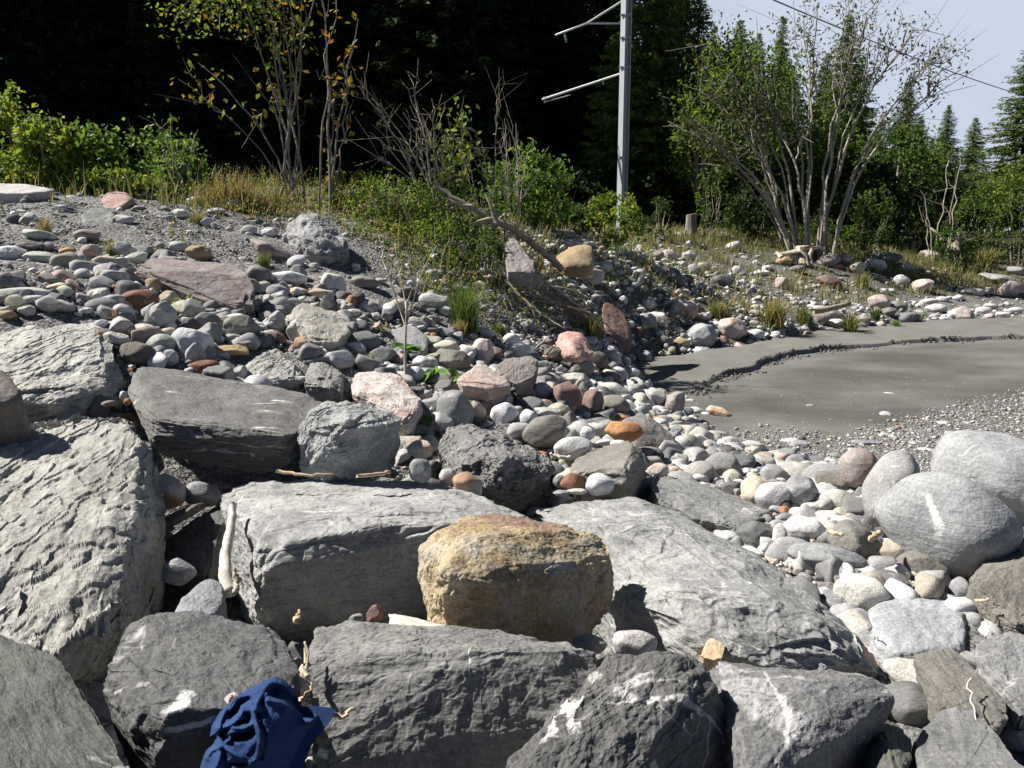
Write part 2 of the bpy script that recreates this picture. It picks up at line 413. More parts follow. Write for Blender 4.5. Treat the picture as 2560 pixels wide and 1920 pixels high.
M['orange'] = rock_mat('orange_stone', (.28, .135, .055), (.42, .215, .09), (.52, .32, .17), speck=.2, dust=.1, scuff=.1, stain=(.28, .11, .04), stain_amt=.4, bump=.55)
M['stained'] = rock_mat('rust_stained_quartz', g(.36, WARM), g(.48, WARM), g(.6, WARM), speck=.4, sscale=110, stain=(.48, .22, .06), stain_amt=.55, dust=.1, scuff=.1, bump=.55)
M['cream'] = rock_mat('cream_stone', (.40, .35, .25), (.52, .47, .35), (.62, .58, .47), speck=.3, stain=(.45, .28, .12), stain_amt=.15, dust=.2, scuff=.1, bump=.55)
M['tan'] = rock_mat('tan_sandstone', (.24, .17, .095), (.33, .245, .14), (.42, .32, .2), speck=.2, dust=.1, scuff=.2, bump=.55)
M['yellow'] = rock_mat('ochre_rock', (.20, .14, .07), (.35, .262, .14), (.52, .44, .30), speck=.35, sscale=70, stain=(.20, .115, .075), stain_amt=.18, patch2=(P('H', 1130, 880, 3.95), .17), stain2=(.44, .42, .37), stain2_amt=.1, dust=.15, scuff=.3, bump=.75)
M['pink'] = rock_mat('pink_white_rock', (.36, .28, .25), (.50, .44, .41), (.64, .61, .58), vein=.3, vscale=4, stain=(.40, .20, .15), stain_amt=.26, dust=.3, scuff=.1)
M['salmon'] = rock_mat('salmon_rock', (.36, .19, .16), (.47, .28, .245), (.60, .45, .41), vein=.25, vscale=4, stain=(.42, .15, .11), stain_amt=.35, dust=.15, scuff=.15)
M['redbrown'] = rock_mat('red_brown_rock', (.12, .08, .07), (.19, .135, .12), (.29, .23, .21), vein=.15, stain=(.25, .10, .075), stain_amt=.3, dust=.1, strata=.2)
M['mauve'] = rock_mat('mauve_grey_slab', (.17, .15, .14), (.26, .235, .225), (.37, .345, .33), vein=.15, stain=(.27, .15, .12), stain_amt=.2, strata=.4, dust=.2)

def bark_mat(name, a, b, sc_=(1, 1, 0.15), scale=30, rough=.85):
    n = NT(name); tc = n.new("ShaderNodeTexCoord").outputs['Object']
    f = n.noise(n.mapping(tc, sc_), scale, 6, .65)
    blot = n.noise(tc, 5, 4)
    col = n.mix(n.ramp(f, [(.35, 0), (.65, 1)]), a, b)
    col = n.mix(n.ramp(blot, [(.45, 0), (.7, .6)]), col, tuple(min(.7, c * 1.35) for c in b))
    return n.done(n.bsdf(col, rough, n.bump(f, .6, .01), .2))
M['bark'] = bark_mat('grey_bark', (.12, .105, .085), (.27, .245, .20))
M['willow'] = bark_mat('pale_willow_bark', (.17, .15, .12), (.34, .31, .255))
M['barkdark'] = bark_mat('dark_spruce_bark', (.045, .036, .03), (.10, .08, .065))
M['twig'] = bark_mat('dry_twig_bark', (.25, .21, .16), (.45, .40, .32))
M['drift'] = bark_mat('bleached_driftwood', (.42, .38, .31), (.66, .62, .54), (1, 1, .12), 22)
M['log'] = bark_mat('weathered_log', (.15, .125, .095), (.34, .29, .22))
M['fresh'] = bark_mat('split_wood', (.38, .27, .17), (.55, .43, .30), (1, 1, .1), 26)

def leaf_mat(name, trans=.5, rough=.55, gain=1.0):
    n = NT(name)
    at = n.new("ShaderNodeAttribute", attribute_name="tint").outputs['Color']
    if gain != 1.0: at = n.mix(1.0, at, (gain, gain, gain), 'MULTIPLY')
    b = n.bsdf(at, rough, None, .3)
    tr = n.new("ShaderNodeBsdfTranslucent"); n.set(tr.inputs[0], n.mix(1.0, at, (1.25, 1.2, .7), 'MULTIPLY'))
    mx = n.new("ShaderNodeMixShader"); mx.inputs[0].default_value = trans
    n.t.links.new(b, mx.inputs[1]); n.t.links.new(tr.outputs[0], mx.inputs[2])
    return n.done(mx.outputs[0])
M['leaf'] = leaf_mat('broad_leaf')
M['needle'] = leaf_mat('spruce_needles', .25, .7)
M['grass'] = leaf_mat('grass_blade', .3)

def pebble_mat():
    n = NT('pebble')
    at = n.new("ShaderNodeAttribute", attribute_name="tint").outputs['Color']
    tc = n.new("ShaderNodeTexCoord").outputs['Object']
    f = n.noise(tc, 60, 5, .7)
    col = n.mix(n.ramp(f, [(.35, .75), (.7, 0)]), at, n.mix(1.0, at, (.6, .6, .6), 'MULTIPLY'))
    col = n.mix(n.ramp(n.noise(tc, 130, 2, .5), [(.58, 0), (.64, .6)]), col, n.mix(1.0, at, (.35, .35, .36), 'MULTIPLY'))
    col = n.mix(n.ramp(n.noise(tc, 11, 6, .7, .6), [(.5, 0), (.66, .55)]), col, n.mix(1.0, at, (1.5, 1.48, 1.42), 'MULTIPLY'))
    vn = n.math('ABSOLUTE', n.math('SUBTRACT', n.noise(n.mapping(tc, (1, 2.5, 1.6), (.5, .3, .8)), 7, 2, .5), .5))
    col = n.mix(n.math('MULTIPLY', n.ramp(vn, [(0, .8), (.010, 0)]), n.ramp(n.noise(tc, 3.1, 2), [(.5, 0), (.58, 1)])), col, (.58, .58, .57))
    return n.done(n.bsdf(col, .8, n.bump(f, .4, .01), .3))
M['pebble'] = pebble_mat()

def ground_mat():
    n = NT('bank_gravel')
    tc = n.new("ShaderNodeTexCoord").outputs['Object']
    zone = n.new("ShaderNodeAttribute", attribute_name="tint").outputs['Color']
    sep = n.new("ShaderNodeSeparateColor"); n.set(sep.inputs[0], zone)
    wob = n.vmath('ADD', tc, n.vmath('MULTIPLY', n.new("ShaderNodeTexNoise").outputs['Color'], (.02, .02, .02)))
    v1 = n.new("ShaderNodeTexVoronoi"); n.set(v1.inputs['Vector'], wob); v1.inputs['Scale'].default_value = 26
    v2 = n.new("ShaderNodeTexVoronoi"); n.set(v2.inputs['Vector'], wob); v2.inputs['Scale'].default_value = 70
    s1 = n.new("ShaderNodeSeparateColor"); n.set(s1.inputs[0], v1.outputs['Color'])
    s2 = n.new("ShaderNodeSeparateColor"); n.set(s2.inputs[0], v2.outputs['Color'])
    c1 = n.ramp(s1.outputs[0], [(0, (.075, .075, .078)), (.5, (.15, .15, .15)), (.8, (.26, .26, .25)), (.93, (.40, .39, .36)), (1, (.26, .16, .10))])
    c2 = n.ramp(s2.outputs[0], [(0, (.06, .06, .062)), (.5, (.13, .13, .13)), (.85, (.24, .235, .225)), (1, (.38, .36, .32))])
    msk = n.ramp(n.noise(tc, 1.3, 5, .6), [(.42, 0), (.6, 1)])
    col = n.mix(msk, c2, c1)
    soil = n.ramp(n.noise(tc, 3.0, 8, .7), [(.3, (.05, .045, .03)), (.55, (.12, .105, .06)), (.75, (.17, .15, .10))])
    col = n.mix(sep.outputs[0], col, soil)
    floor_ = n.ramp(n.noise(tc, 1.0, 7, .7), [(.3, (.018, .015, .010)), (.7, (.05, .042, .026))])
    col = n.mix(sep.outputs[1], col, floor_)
    h = n.math('ADD', n.math('MULTIPLY', v1.outputs['Distance'], -.7), n.math('MULTIPLY', v2.outputs['Distance'], -.3))
    return n.done(n.bsdf(col, .9, n.bump(h, .8, .03), .2))
M['ground'] = ground_mat()

def sand_mat():
    n = NT('wet_river_sand')
    tc = n.new("ShaderNodeTexCoord").outputs['Object']
    big = n.noise(tc, .55, 6, .6, .3); grain = n.noise(tc, 70, 4, .7); mid = n.noise(tc, 9, 6, .65)
    damp = n.new("ShaderNodeAttribute", attribute_name="tint").outputs['Color']
    col = n.ramp(n.math('ADD', n.math('MULTIPLY', big, .7), n.math('MULTIPLY', mid, .3)),
                 [(.35, (.135, .133, .121)), (.55, (.165, .163, .149)), (.7, (.19, .187, .171))])
    col = n.mix(n.ramp(grain, [(.4, .35), (.55, 0)]), col, (.12, .115, .10))
    col = n.mix(n.ramp(grain, [(.55, 0), (.72, .5)]), col, (.34, .33, .29))
    spk = n.new("ShaderNodeTexVoronoi"); n.set(spk.inputs['Vector'], tc); spk.inputs['Scale'].default_value = 24
    col = n.mix(n.math('MULTIPLY', n.ramp(spk.outputs['Distance'], [(.0, 1), (.10, 0)]), n.ramp(n.noise(tc, .7, 3), [(.5, 0), (.6, .7)])), col, (.5, .49, .46))
    col = n.mix(1.0, col, damp, 'MULTIPLY')
    h = n.math('ADD', n.math('MULTIPLY', mid, .6), n.math('MULTIPLY', grain, .25))
    return n.done(n.bsdf(col, .8, n.bump(h, .45, .02), .25))
M['sand'] = sand_mat()

def metal_mat(name, c, metallic=.55, rough=.5):
    n = NT(name); tc = n.new("ShaderNodeTexCoord").outputs['Object']
    f = n.noise(n.mapping(tc, (1, 1, .3)), 6, 5, .6)
    return n.done(n.bsdf(n.mix(f, tuple(x * .8 for x in c), c), rough, None, .4, Metallic=metallic))
M['galv'] = metal_mat('galvanised_steel', (.40, .425, .45), .15, .55)
M['steel'] = metal_mat('pale_tube_steel', (.58, .62, .62), .15, .5)
M['wire'] = metal_mat('grey_cable', (.17, .18, .21), .2, .5)
M['porcelain'] = metal_mat('insulator_porcelain', (.35, .4, .42), 0, .3)

def cloth_mat():
    n = NT('navy_cotton'); tc = n.new("ShaderNodeTexCoord").outputs['Object']
    f = n.noise(tc, 25, 6, .7); w = n.noise(n.mapping(tc, (1, 1, 1)), 420, 2, .5)
    big = n.noise(tc, 7, 4, .6)
    col = n.mix(f, (.015, .032, .088), (.029, .058, .15))
    col = n.mix(n.ramp(big, [(.4, 0), (.7, .5)]), col, (.042, .082, .19))
    return n.done(n.bsdf(col, .95, n.bump(n.math('ADD', n.math('MULTIPLY', w, .3), f), .35, .004), .1))
M['cloth'] = cloth_mat()
n_ = NT('white_label_cloth'); M['label'] = n_.done(n_.bsdf((.75, .74, .73), .8))
n_ = NT('red_print'); M['redprint'] = n_.done(n_.bsdf((.55, .06, .06), .8))
# ------------------------------------------------------------------ ground: one height field
ctrl = [(-3, 1, .1), (0, 1, .0), (3, 1, .0), (-3.5, 2, .25), (-1.5, 2, .15), (0, 2, .12), (1.5, 2, .12), (3, 2, .05), (-3.5, 3.4, .55), (-2.2, 3.4, .4),
        (0, 3.5, .15), (1.5, 3.5, .15), (3, 3.5, .05), (-.5, 4.4, .3), (0.6, 4.6, .25), (-1.7, 4.6, .05), (-1.5, 5.2, .15),
        (-9, 3, 1.4), (-9, 8, 2.2), (-14, 14, 2.7), (9, 2, -.05), (7, 5, 0), (12, 9, 0), (14, 13, 0), (20, 18, .1), (22, 26, 1.0),
        (-14, 24, 2.6), (-6, 24, 2.4), (0, 24, 2.2), (6, 27, 2.0), (12, 30, 1.9), (20, 34, 1.7), (30, 30, 1.6), (-20, 34, 2.8), (0, 34, 2.3), (14, 40, 2.1), (30, 45, 2.0), (-25, 10, 2.8)]
for (u, v, d) in [(380, 1250, 4.8), (1750, 1200, 4.9), (2100, 1350, 3.9), (1640, 1020, 7.0), (1950, 1080, 5.9),
                  (0, 440, 10.6), (120, 428, 11), (230, 430, 11.2), (500, 440, 12.5), (650, 455, 12.5), (900, 470, 12.8), (1010, 480, 13.2),
                  (0, 560, 8), (0, 650, 6.5), (200, 640, 6.9), (200, 520, 9), (400, 600, 8.5), (400, 520, 9.8), (400, 700, 7.2), (600, 740, 7.4), (700, 600, 9.5), (800, 540, 11),
                  (850, 650, 9.2), (880, 825, 7.3), (1000, 700, 9.6), (1100, 600, 12), (1000, 820, 8.2), (1200, 800, 9.6), (1200, 700, 11.5), (1130, 950, 6.7),
                  (600, 850, 6.5), (750, 780, 7.3), (1350, 870, 9.4), (1430, 960, 7.9), (1330, 700, 14.5), (1250, 640, 14.5), (1300, 560, 17),
                  (1500, 740, 16.6), (1600, 650, 19.5), (1480, 620, 18.5), (2000, 660, 23), (2212, 620, 26), (1780, 545, 26), (2100, 560, 30), (1450, 520, 25), (1600, 570, 23.5), (1900, 600, 25)]:
    p = P('T', u, v, d); ctrl.append(tuple(p))
for (u, v) in [(1400, 790), (1500, 875), (1600, 960), (1500, 800), (1650, 800), (1900, 820), (2212, 850), (2212, 720), (1800, 740), (1600, 765), (1900, 960), (2212, 960)]:
    r_ = ray(*px('T', u, v)); t = -CAMZ / r_[2]; ctrl.append((r_[0] * t, r_[1] * t, 0.0))
ctrl = np.array(ctrl)
def _tps():
    n = len(ctrl); X = ctrl[:, :2]
    d2 = ((X[:, None] - X[None]) ** 2).sum(-1)
    K = np.where(d2 > 0, 0.5 * d2 * np.log(d2 + 1e-12), 0) + np.eye(n) * 0.6
    A = np.zeros((n + 3, n + 3)); A[:n, :n] = K
    A[:n, n] = 1; A[:n, n + 1:] = X; A[n, :n] = 1; A[n + 1:, :n] = X.T
    return np.linalg.solve(A, np.concatenate([ctrl[:, 2], np.zeros(3)]))
_W = _tps()
def _tps_eval(x, y):
    s = x.shape; q = np.stack([x.ravel(), y.ravel()], -1); out = np.empty(len(q))
    for i in range(0, len(q), 20000):
        c = q[i:i + 20000]; d2 = ((c[:, None] - ctrl[None, :, :2]) ** 2).sum(-1)
        out[i:i + 20000] = (0.5 * d2 * np.log(d2 + 1e-12)) @ _W[:len(ctrl)] + _W[len(ctrl)] + c @ _W[len(ctrl) + 1:]
    return out.reshape(s)

def flat_xy(pts):
    o = []
    for (u, v) in pts:
        r_ = ray(*px('T', u, v)); t = -CAMZ / r_[2]; o.append((r_[0] * t, r_[1] * t))
    return np.array(o)
SANDPOLY = np.concatenate([flat_xy([(1350, 800), (1395, 775), (1500, 768), (1600, 752), (1700, 733), (1800, 716), (1960, 701), (2212, 689)]),
                           [(16, 22.5), (16, 6.0), (6.0, 5.0)], flat_xy([(1900, 1010), (1760, 1010), (1660, 985), (1590, 955), (1540, 925), (1485, 880), (1420, 850)])])
def poly_sd(poly, x, y):
    """signed distance, positive inside"""
    x = np.asarray(x, float); y = np.asarray(y, float)
    d = np.full(x.shape, 1e9); ins = np.zeros(x.shape, bool)
    n = len(poly)
    for i in range(n):
        (ax, ay), (bx, by) = poly[i], poly[(i + 1) % n]
        ex, ey = bx - ax, by - ay
        t = np.clip(((x - ax) * ex + (y - ay) * ey) / (ex * ex + ey * ey + 1e-12), 0, 1)
        d = np.minimum(d, np.hypot(x - ax - t * ex, y - ay - t * ey))
        c = ((ay > y) != (by > y)) & (x < ex * (y - ay) / (ey if abs(ey) > 1e-9 else 1e-9) + ax)
        ins ^= c
    return np.where(ins, d, -d)
def terrain(x, y, detail=True):
    z = _tps_eval(np.asarray(x, float), np.asarray(y, float))
    far = sstep(36, 60, y) + sstep(28, 45, np.abs(x)); far = np.clip(far, 0, 1)
    lift = np.clip((-x) * 0.03, -1, 4) * sstep(40, 120, y)
    z = z * (1 - far) + (2.2 + lift) * far
    near = sstep(0.8, -2, y); z = z * (1 - near) + 0.1 * near
    z = np.clip(z, -0.2, 8)
    s = poly_sd(SANDPOLY, x, y)
    z = z * (1 - sstep(-.7, .35, s)) + (-0.06) * sstep(-.7, .35, s)
    if detail:
        q = np.stack([x, y, np.zeros_like(x)], -1)
        a = sstep(0.3, -0.5, s)
        z = z + a * (0.06 * fbm(q.reshape(-1, 3) * 1.1, 3, 3).reshape(z.shape) + 0.025 * fbm(q.reshape(-1, 3) * 6, 3, 5).reshape(z.shape))
    return z
# lookup grid for ray casting
_gx = np.arange(-26, 34, .1); _gy = np.arange(0, 62, .1)
_GZ = terrain(*np.meshgrid(_gx, _gy, indexing='ij'), detail=False)
def zat(x, y):
    fx = np.clip((np.asarray(x, float) + 26) / .1, 0, len(_gx) - 1.001); fy = np.clip(np.asarray(y, float) / .1, 0, len(_gy) - 1.001)
    i = fx.astype(int); j = fy.astype(int); a = fx - i; b = fy - j
    return (_GZ[i, j] * (1 - a) * (1 - b) + _GZ[i + 1, j] * a * (1 - b) + _GZ[i, j + 1] * (1 - a) * b + _GZ[i + 1, j + 1] * a * b)
def ghit(u, v, dmin=2.0, dmax=60.0):
    """depth at which the pixel's ray meets the ground (nan when it does not)"""
    u = np.atleast_1d(np.asarray(u, float)); v = np.atleast_1d(np.asarray(v, float))
    R = ray(u, v); ds = np.geomspace(dmin, dmax, 420)
    pts = R[:, None] * ds[None, :, None]
    dz = pts[..., 2] + CAMZ - zat(pts[..., 0], pts[..., 1])
    below = dz < 0
    k = below.argmax(1); hit = below.any(1)
    k1 = np.maximum(k, 1); ii = np.arange(len(u))
    z0 = dz[ii, k1 - 1]; z1 = dz[ii, k1]
    d = ds[k1 - 1] + (ds[k1] - ds[k1 - 1]) * z0 / (z0 - z1 + 1e-9)
    return np.where(hit, d, np.nan)

def build_ground():
    rr = np.concatenate([[0.3], np.geomspace(0.9, 40, 460), np.geomspace(42, 900, 40)])
    aa = np.concatenate([np.linspace(-180, -52, 60, endpoint=False), np.linspace(-52, 52, 560), np.linspace(52, 180, 60, endpoint=False)[1:]])
    aa = np.radians(aa)
    r, a = np.meshgrid(rr, aa, indexing='ij')
    x = r * np.sin(a); y = r * np.cos(a)
    z = terrain(x, y)
    n, m = r.shape
    i = np.arange(n - 1)[:, None] * m; j = np.arange(m)[None]; k = (j + 1) % m
    F = np.stack([i + j, i + k, i + m + k, i + m + j], -1).reshape(-1, 4)[:, ::-1]
    V = np.stack([x, y, z], -1).reshape(-1, 3)
    grass = np.clip(0.75 * sstep(12, 16, V[:, 1]) * sstep(2.5, 0.0, V[:, 0] - 4.5) + sstep(23, 27, V[:, 1]) + .8 * sstep(12.3, 14, V[:, 1]) * sstep(1, -1, V[:, 0]), 0, 1)
    nz = fbm(V * np.array([.8, .8, 0]), 3, 9)
    bank = sstep(15.5, 18, V[:, 1]) * sstep(.2, .6, V[:, 2]) * np.clip(.45 + 1.6 * nz, 0, 1)
    grass = np.maximum(grass, .8 * bank)
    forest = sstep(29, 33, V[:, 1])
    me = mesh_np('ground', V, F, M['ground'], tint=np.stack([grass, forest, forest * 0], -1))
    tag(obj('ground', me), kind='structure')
build_ground()

# ------------------------------------------------------------------ wet sand flat with its little eroded step
SCARP = flat_xy([(1478, 852), (1500, 846), (1522, 836), (1545, 818), (1570, 808), (1600, 800), (1625, 793), (1650, 779), (1668, 776), (1690, 768), (1720, 762), (1755, 757),
                 (1790, 752), (1830, 748), (1880, 745), (1930, 739), (1990, 736), (2060, 733), (2140, 729), (2212, 727), (2400, 720)])
def scarp_sd(x, y):
    best = np.full(x.shape, 1e9); sg = np.ones(x.shape)
    for i in range(len(SCARP) - 1):
        (ax, ay), (bx, by) = SCARP[i], SCARP[i + 1]
        ex, ey = bx - ax, by - ay
        t = np.clip(((x - ax) * ex + (y - ay) * ey) / (ex * ex + ey * ey), 0, 1)
        d = np.hypot(x - ax - t * ex, y - ay - t * ey)
        c = ex * (y - ay) - ey * (x - ax)
        m = d < best; best = np.where(m, d, best); sg = np.where(m, np.sign(c), sg)
    return best * sg
def sand_z(x, y):
    q = np.stack([x, y, np.zeros_like(x)], -1).reshape(-1, 3)
    d = scarp_sd(x, y) + (.09 * fbm(q * .8, 2, 2) + .05 * fbm(q * 1.9, 2, 4) + .018 * fbm(q * 4.7, 2, 6)).reshape(x.shape)
    al = np.clip((x - SCARP[0, 0]) / 1.0, 0, 1)
    gap = np.clip(.75 + 2.4 * perlin(q * .6, 31).reshape(x.shape) + .8 * perlin(q * 2.1, 32).reshape(x.shape), .05, 1.15)
    step = .04 * al * gap * sstep(-.05, .045, d) + .03 * sstep(-.6, 2.2, d) - .05 * sstep(1.2, .0, -d) * sstep(-1.5, -.1, d) * al * (d < 0)
    z = step - .03 * sstep(0, 4, -d) + .018 * fbm(q * .8, 3, 8).reshape(x.shape) + .006 * fbm(q * 4, 3, 12).reshape(x.shape)
    pq = perlin((q * .7), 77).reshape(x.shape)
    z = z + .0028 * np.sin(21 * (x * .35 + y * .94) + 9 * pq) * np.clip(.4 + 1.6 * perlin(q * .4, 78).reshape(x.shape), 0, 1)
    return z
def build_sand():
    xs = np.arange(.3, 15.2, .03); ys = np.concatenate([np.arange(5.0, 11, .04), np.arange(11, 22.3, .02)])
    x, y = np.meshgrid(xs, ys, indexing='ij')
    s = poly_sd(SANDPOLY, x, y)
    w = fbm(np.stack([x, y, x * 0], -1).reshape(-1, 3) * 2.2, 3, 21).reshape(x.shape) * .16
    z = sand_z(x, y) - .25 * sstep(.0, -.45, s + w)
    n, m = x.shape
    i = np.arange(n - 1)[:, None] * m; j = np.arange(m - 1)[None]
    F = np.stack([i + j, i + m + j, i + m + j + 1, i + j + 1], -1).reshape(-1, 4)
    keep = (s > -.55).ravel()[F].any(1)
    F = F[keep]; used = np.unique(F); mp = np.full(n * m, -1); mp[used] = np.arange(len(used))
    V = np.stack([x, y, z], -1).reshape(-1, 3)[used]
    damp = 1 - .36 * sstep(.2, -1.0, scarp_sd(V[:, 0], V[:, 1])) * np.clip(.9 + 1.5 * fbm(V * np.array([.5, .8, 0]), 4, 40), .15, 1.3) + .10 * fbm(V * np.array([1.6, 3.0, 0]), 4, 44)
    me = mesh_np('sand', V, mp[F], M['sand'], tint=np.stack([damp] * 3, -1))
    tag(obj('sand', me), kind='structure')
build_sand()
# ------------------------------------------------------------------ rocks
def merge_planes(N, H, tol=.995):
    keepN, keepH = [], []
    for n, h in sorted(zip(N, H), key=lambda t: t[1]):
        if all((n @ m) < tol for m in keepN): keepN.append(n); keepH.append(h)
    return np.array(keepN), np.array(keepH)
def hull_radial(pts, k, level, seed=1, pieces=9, ledge=.10, warp=1.0, cutlo=.84):
    """dense rounded version of the convex hull of pts: p-norm of its face planes"""
    pts = np.asarray(pts, float)
    c0 = pts.mean(0); C = np.cov((pts - c0).T); w, E = np.linalg.eigh(C)
    if np.linalg.det(E) < 0: E[:, 0] *= -1
    q = (pts - c0) @ E
    bm = bmesh.new()
    s0 = q.std(0) + 1e-4; s0 = np.maximum(s0, s0.max() * .12)
    for p in q / s0: bm.verts.new(p)
    bmesh.ops.convex_hull(bm, input=bm.verts[:])
    bm.verts.ensure_lookup_table(); bm.normal_update()
    # centre: area-weighted centroid of the hull
    ar = np.array([f.calc_area() for f in bm.faces]); cen = np.array([f.calc_center_median()[:] for f in bm.faces])
    o = (cen * ar[:, None]).sum(0) / ar.sum()
    N = np.array([f.normal[:] for f in bm.faces]); H = ((cen - o) * N).sum(1)
    bm.free()
    m = H > 1e-3; N, H = merge_planes(N[m], H[m])
    D, F = ico(level)
    r_ = np.random.default_rng(seed)
    D32 = D.astype(np.float32)
    wv = lambda f, a, q: a * np.stack([perlin(D * f + q, seed), perlin(D * f + q + 7.7, seed + 1), perlin(D * f - q, seed + 2)], -1)
    Dw = (D + wv(5.0, .030 * warp, 1.3) + wv(14.0, .012 * warp, 4.1) + wv(36.0, .005 * warp, 2.2)).astype(np.float32)
    def support(n): return ((q / s0 - o) @ n).max()
    def rdir():
        n = r_.normal(size=3); return n / np.linalg.norm(n)
    def cuts(m, lo, hi): # planes that shave chips off edges and corners
        A = [rdir() for _ in range(m)]; return np.array(A), np.array([support(n) * r_.uniform(lo, hi) for n in A])
    def rad(N_, H_, kk):
        g_ = np.maximum(Dw @ N_.T.astype(np.float32), 1e-6) / H_.astype(np.float32)
        m_ = g_.max(1)
        if kk > 60: return 1 / m_
        return 1 / (m_ * ((g_ / m_[:, None]) ** kk).sum(1) ** (1 / kk))
    if k <= 18:
        N2, H2 = cuts(10, .86, .97)
        r = rad(np.concatenate([N, N2]), np.concatenate([H, H2]), k)
    else:
        # union of convex pieces: each keeps the hull's faces, slightly tilted and sunk, and has chunks broken off it,
        # so faces break into flat ledges with sharp re-entrant steps
        r = None
        for p_ in range(pieces + 1):
            t = r_.normal(size=N.shape) * (.05 if p_ else .02); N1 = N + t; N1 /= np.linalg.norm(N1, axis=1)[:, None]
            H1 = H * (1 - (r_.uniform(0, ledge, len(H)) if p_ else ledge * r_.uniform(.75, 1.05, len(H))))
            n2, h2 = cuts(7, cutlo, .96)
            NN, HH = [N1, n2], [H1, h2]
            if p_: n3, h3 = cuts(r_.integers(2, 4), .15, .75); NN.append(n3); HH.append(h3)
            q_ = rad(np.concatenate(NN), np.concatenate(HH), 99)
            r = q_ if r is None else np.maximum(r, q_)
        full = rad(N, H, 99)
        r = np.minimum(r, full)
    V = (D * r[:, None] + o) * s0
    return V @ E.T + c0, F
def roughen(V, F, seed, size, chip=.03, cell=.22, fb=.03, strata=0.0, sfreq=14, axis=(.3, .2, .93), ridged=0.0, aniso=(1, 1, 1), lump=0.0):
    """amplitudes are fractions of SIZE except cell (fraction of size too)"""
    ax = np.asarray(axis, float); ax /= np.linalg.norm(ax)
    t1 = np.cross(ax, [0.2, 1, 0.1]); t1 /= np.linalg.norm(t1); t2 = np.cross(ax, t1)
    R = np.stack([t1, t2, ax], 1)
    Q = V @ R / size
    N = vnormals(V, F)
    d = np.zeros(len(V))
    if lump: d += lump * fbm(Q * 1.8 + seed, 2, seed)
    if chip > .008:       # flake edges: plateaus of a warped noise with small steep steps between them
        Qa = Q * np.array(aniso)
        def terr(f, lv, sd_):
            t = lv * fbm(Qa * f + sd_ * 1.7, 4, sd_, .48); fl = np.floor(t); fr = t - fl
            return (fl + sstep(.80, 1.0, fr) + .12 * fr) / lv
        d += .75 * chip * terr(2.3, 6, seed + 21) + .36 * chip * terr(6.5, 4, seed + 22)
    if chip and fb: d += .10 * chip * fbm(Q * np.array(aniso) * 9 + seed, 4, seed + 5, .6, True)
    if fb: d += .22 * fb * fbm(Q * 3.5 + seed, 5, seed + 7, .52)
    if ridged: d += .35 * ridged * fbm(Q * 2.6 + seed, 5, seed + 9, .55, True)
    if strata:
        side = 1 - np.abs((N @ R)[:, 2])
        ln = fbm(np.stack([Q[:, 0] * 1.4, Q[:, 1] * 1.4, Q[:, 2] * sfreq + 2 * perlin(Q * 1.5, seed + 3)], -1), 4, seed + 4, .6)
        d += .45 * strata * ln * side
    return V + N * (d * size)[:, None]

ROCKS = []        # records for the label writer
RANDW = random.Random(5)
def finish_rock(name, V, F, mat, tint, adj, noun, cat, label=None, group=None, shade=True):
    base = np.array([(V[:, 0].min() + V[:, 0].max()) / 2, (V[:, 1].min() + V[:, 1].max()) / 2, V[:, 2].min()])
    me = mesh_np(name, V - base, F, M[mat], smooth=shade)
    o = obj(name, me, loc=tuple(base)); o.color = (*tint, 1)
    tag(o, label, cat, group)
    c = (V.min(0) + V.max(0)) / 2
    u, v, d = project(c)
    ROCKS.append(dict(o=o, c=c, u=float(u), v=float(v), d=float(d), size=float(np.ptp(V, axis=0).max()), adj=adj, noun=noun, label=label))
    return o
def parse(spec):
    out = []
    for tok in spec.split(';'):
        t = tok.split()
        if not t: continue
        p = P(t[0], float(t[1]), float(t[2]), float(t[3]))
        if len(t) > 4: p = p + np.array([0, 0, float(t[4])])
        if len(t) > 5: p = p + np.array([0, float(t[5]), 0])
        out.append(p)
    return np.array(out)
def lvl(npx):      # npx: size in pixels of the 1024 px render
    return 8 if npx > 260 else 7 if npx > 100 else 6 if npx > 45 else 5 if npx > 20 else 4 if npx > 8 else 3
seedc = [100]
def boulder(label, spec, mat='lime', k=26, tint=(1, 1, 1), drop=.6, level=None, pieces=14, ledge=.13, warp=1.1, cutlo=.82, **nz):
    """spec: visible corner points 'crop x y depth [dz] [dy]'; copies of them DROP metres lower close the hidden side"""
    pts = parse(spec)
    if drop: pts = np.concatenate([pts, (pts - pts.mean(0)) * np.array([.92, .92, 1]) + pts.mean(0) - np.array([0, -drop * .25, drop])])
    seedc[0] += 7; sd = seedc[0]
    u, v, d = project(pts)
    npx = max(np.ptp(u), np.ptp(v)) * .4
    V, F = hull_radial(pts, k, level or lvl(npx), sd, pieces, ledge, warp, cutlo)
    V = roughen(V, F, sd, float(np.ptp(pts, axis=0).max()), **nz)
    return finish_rock('boulder', V, F, mat, tint, None, 'boulder', 'boulder', label, None, k <= 18)

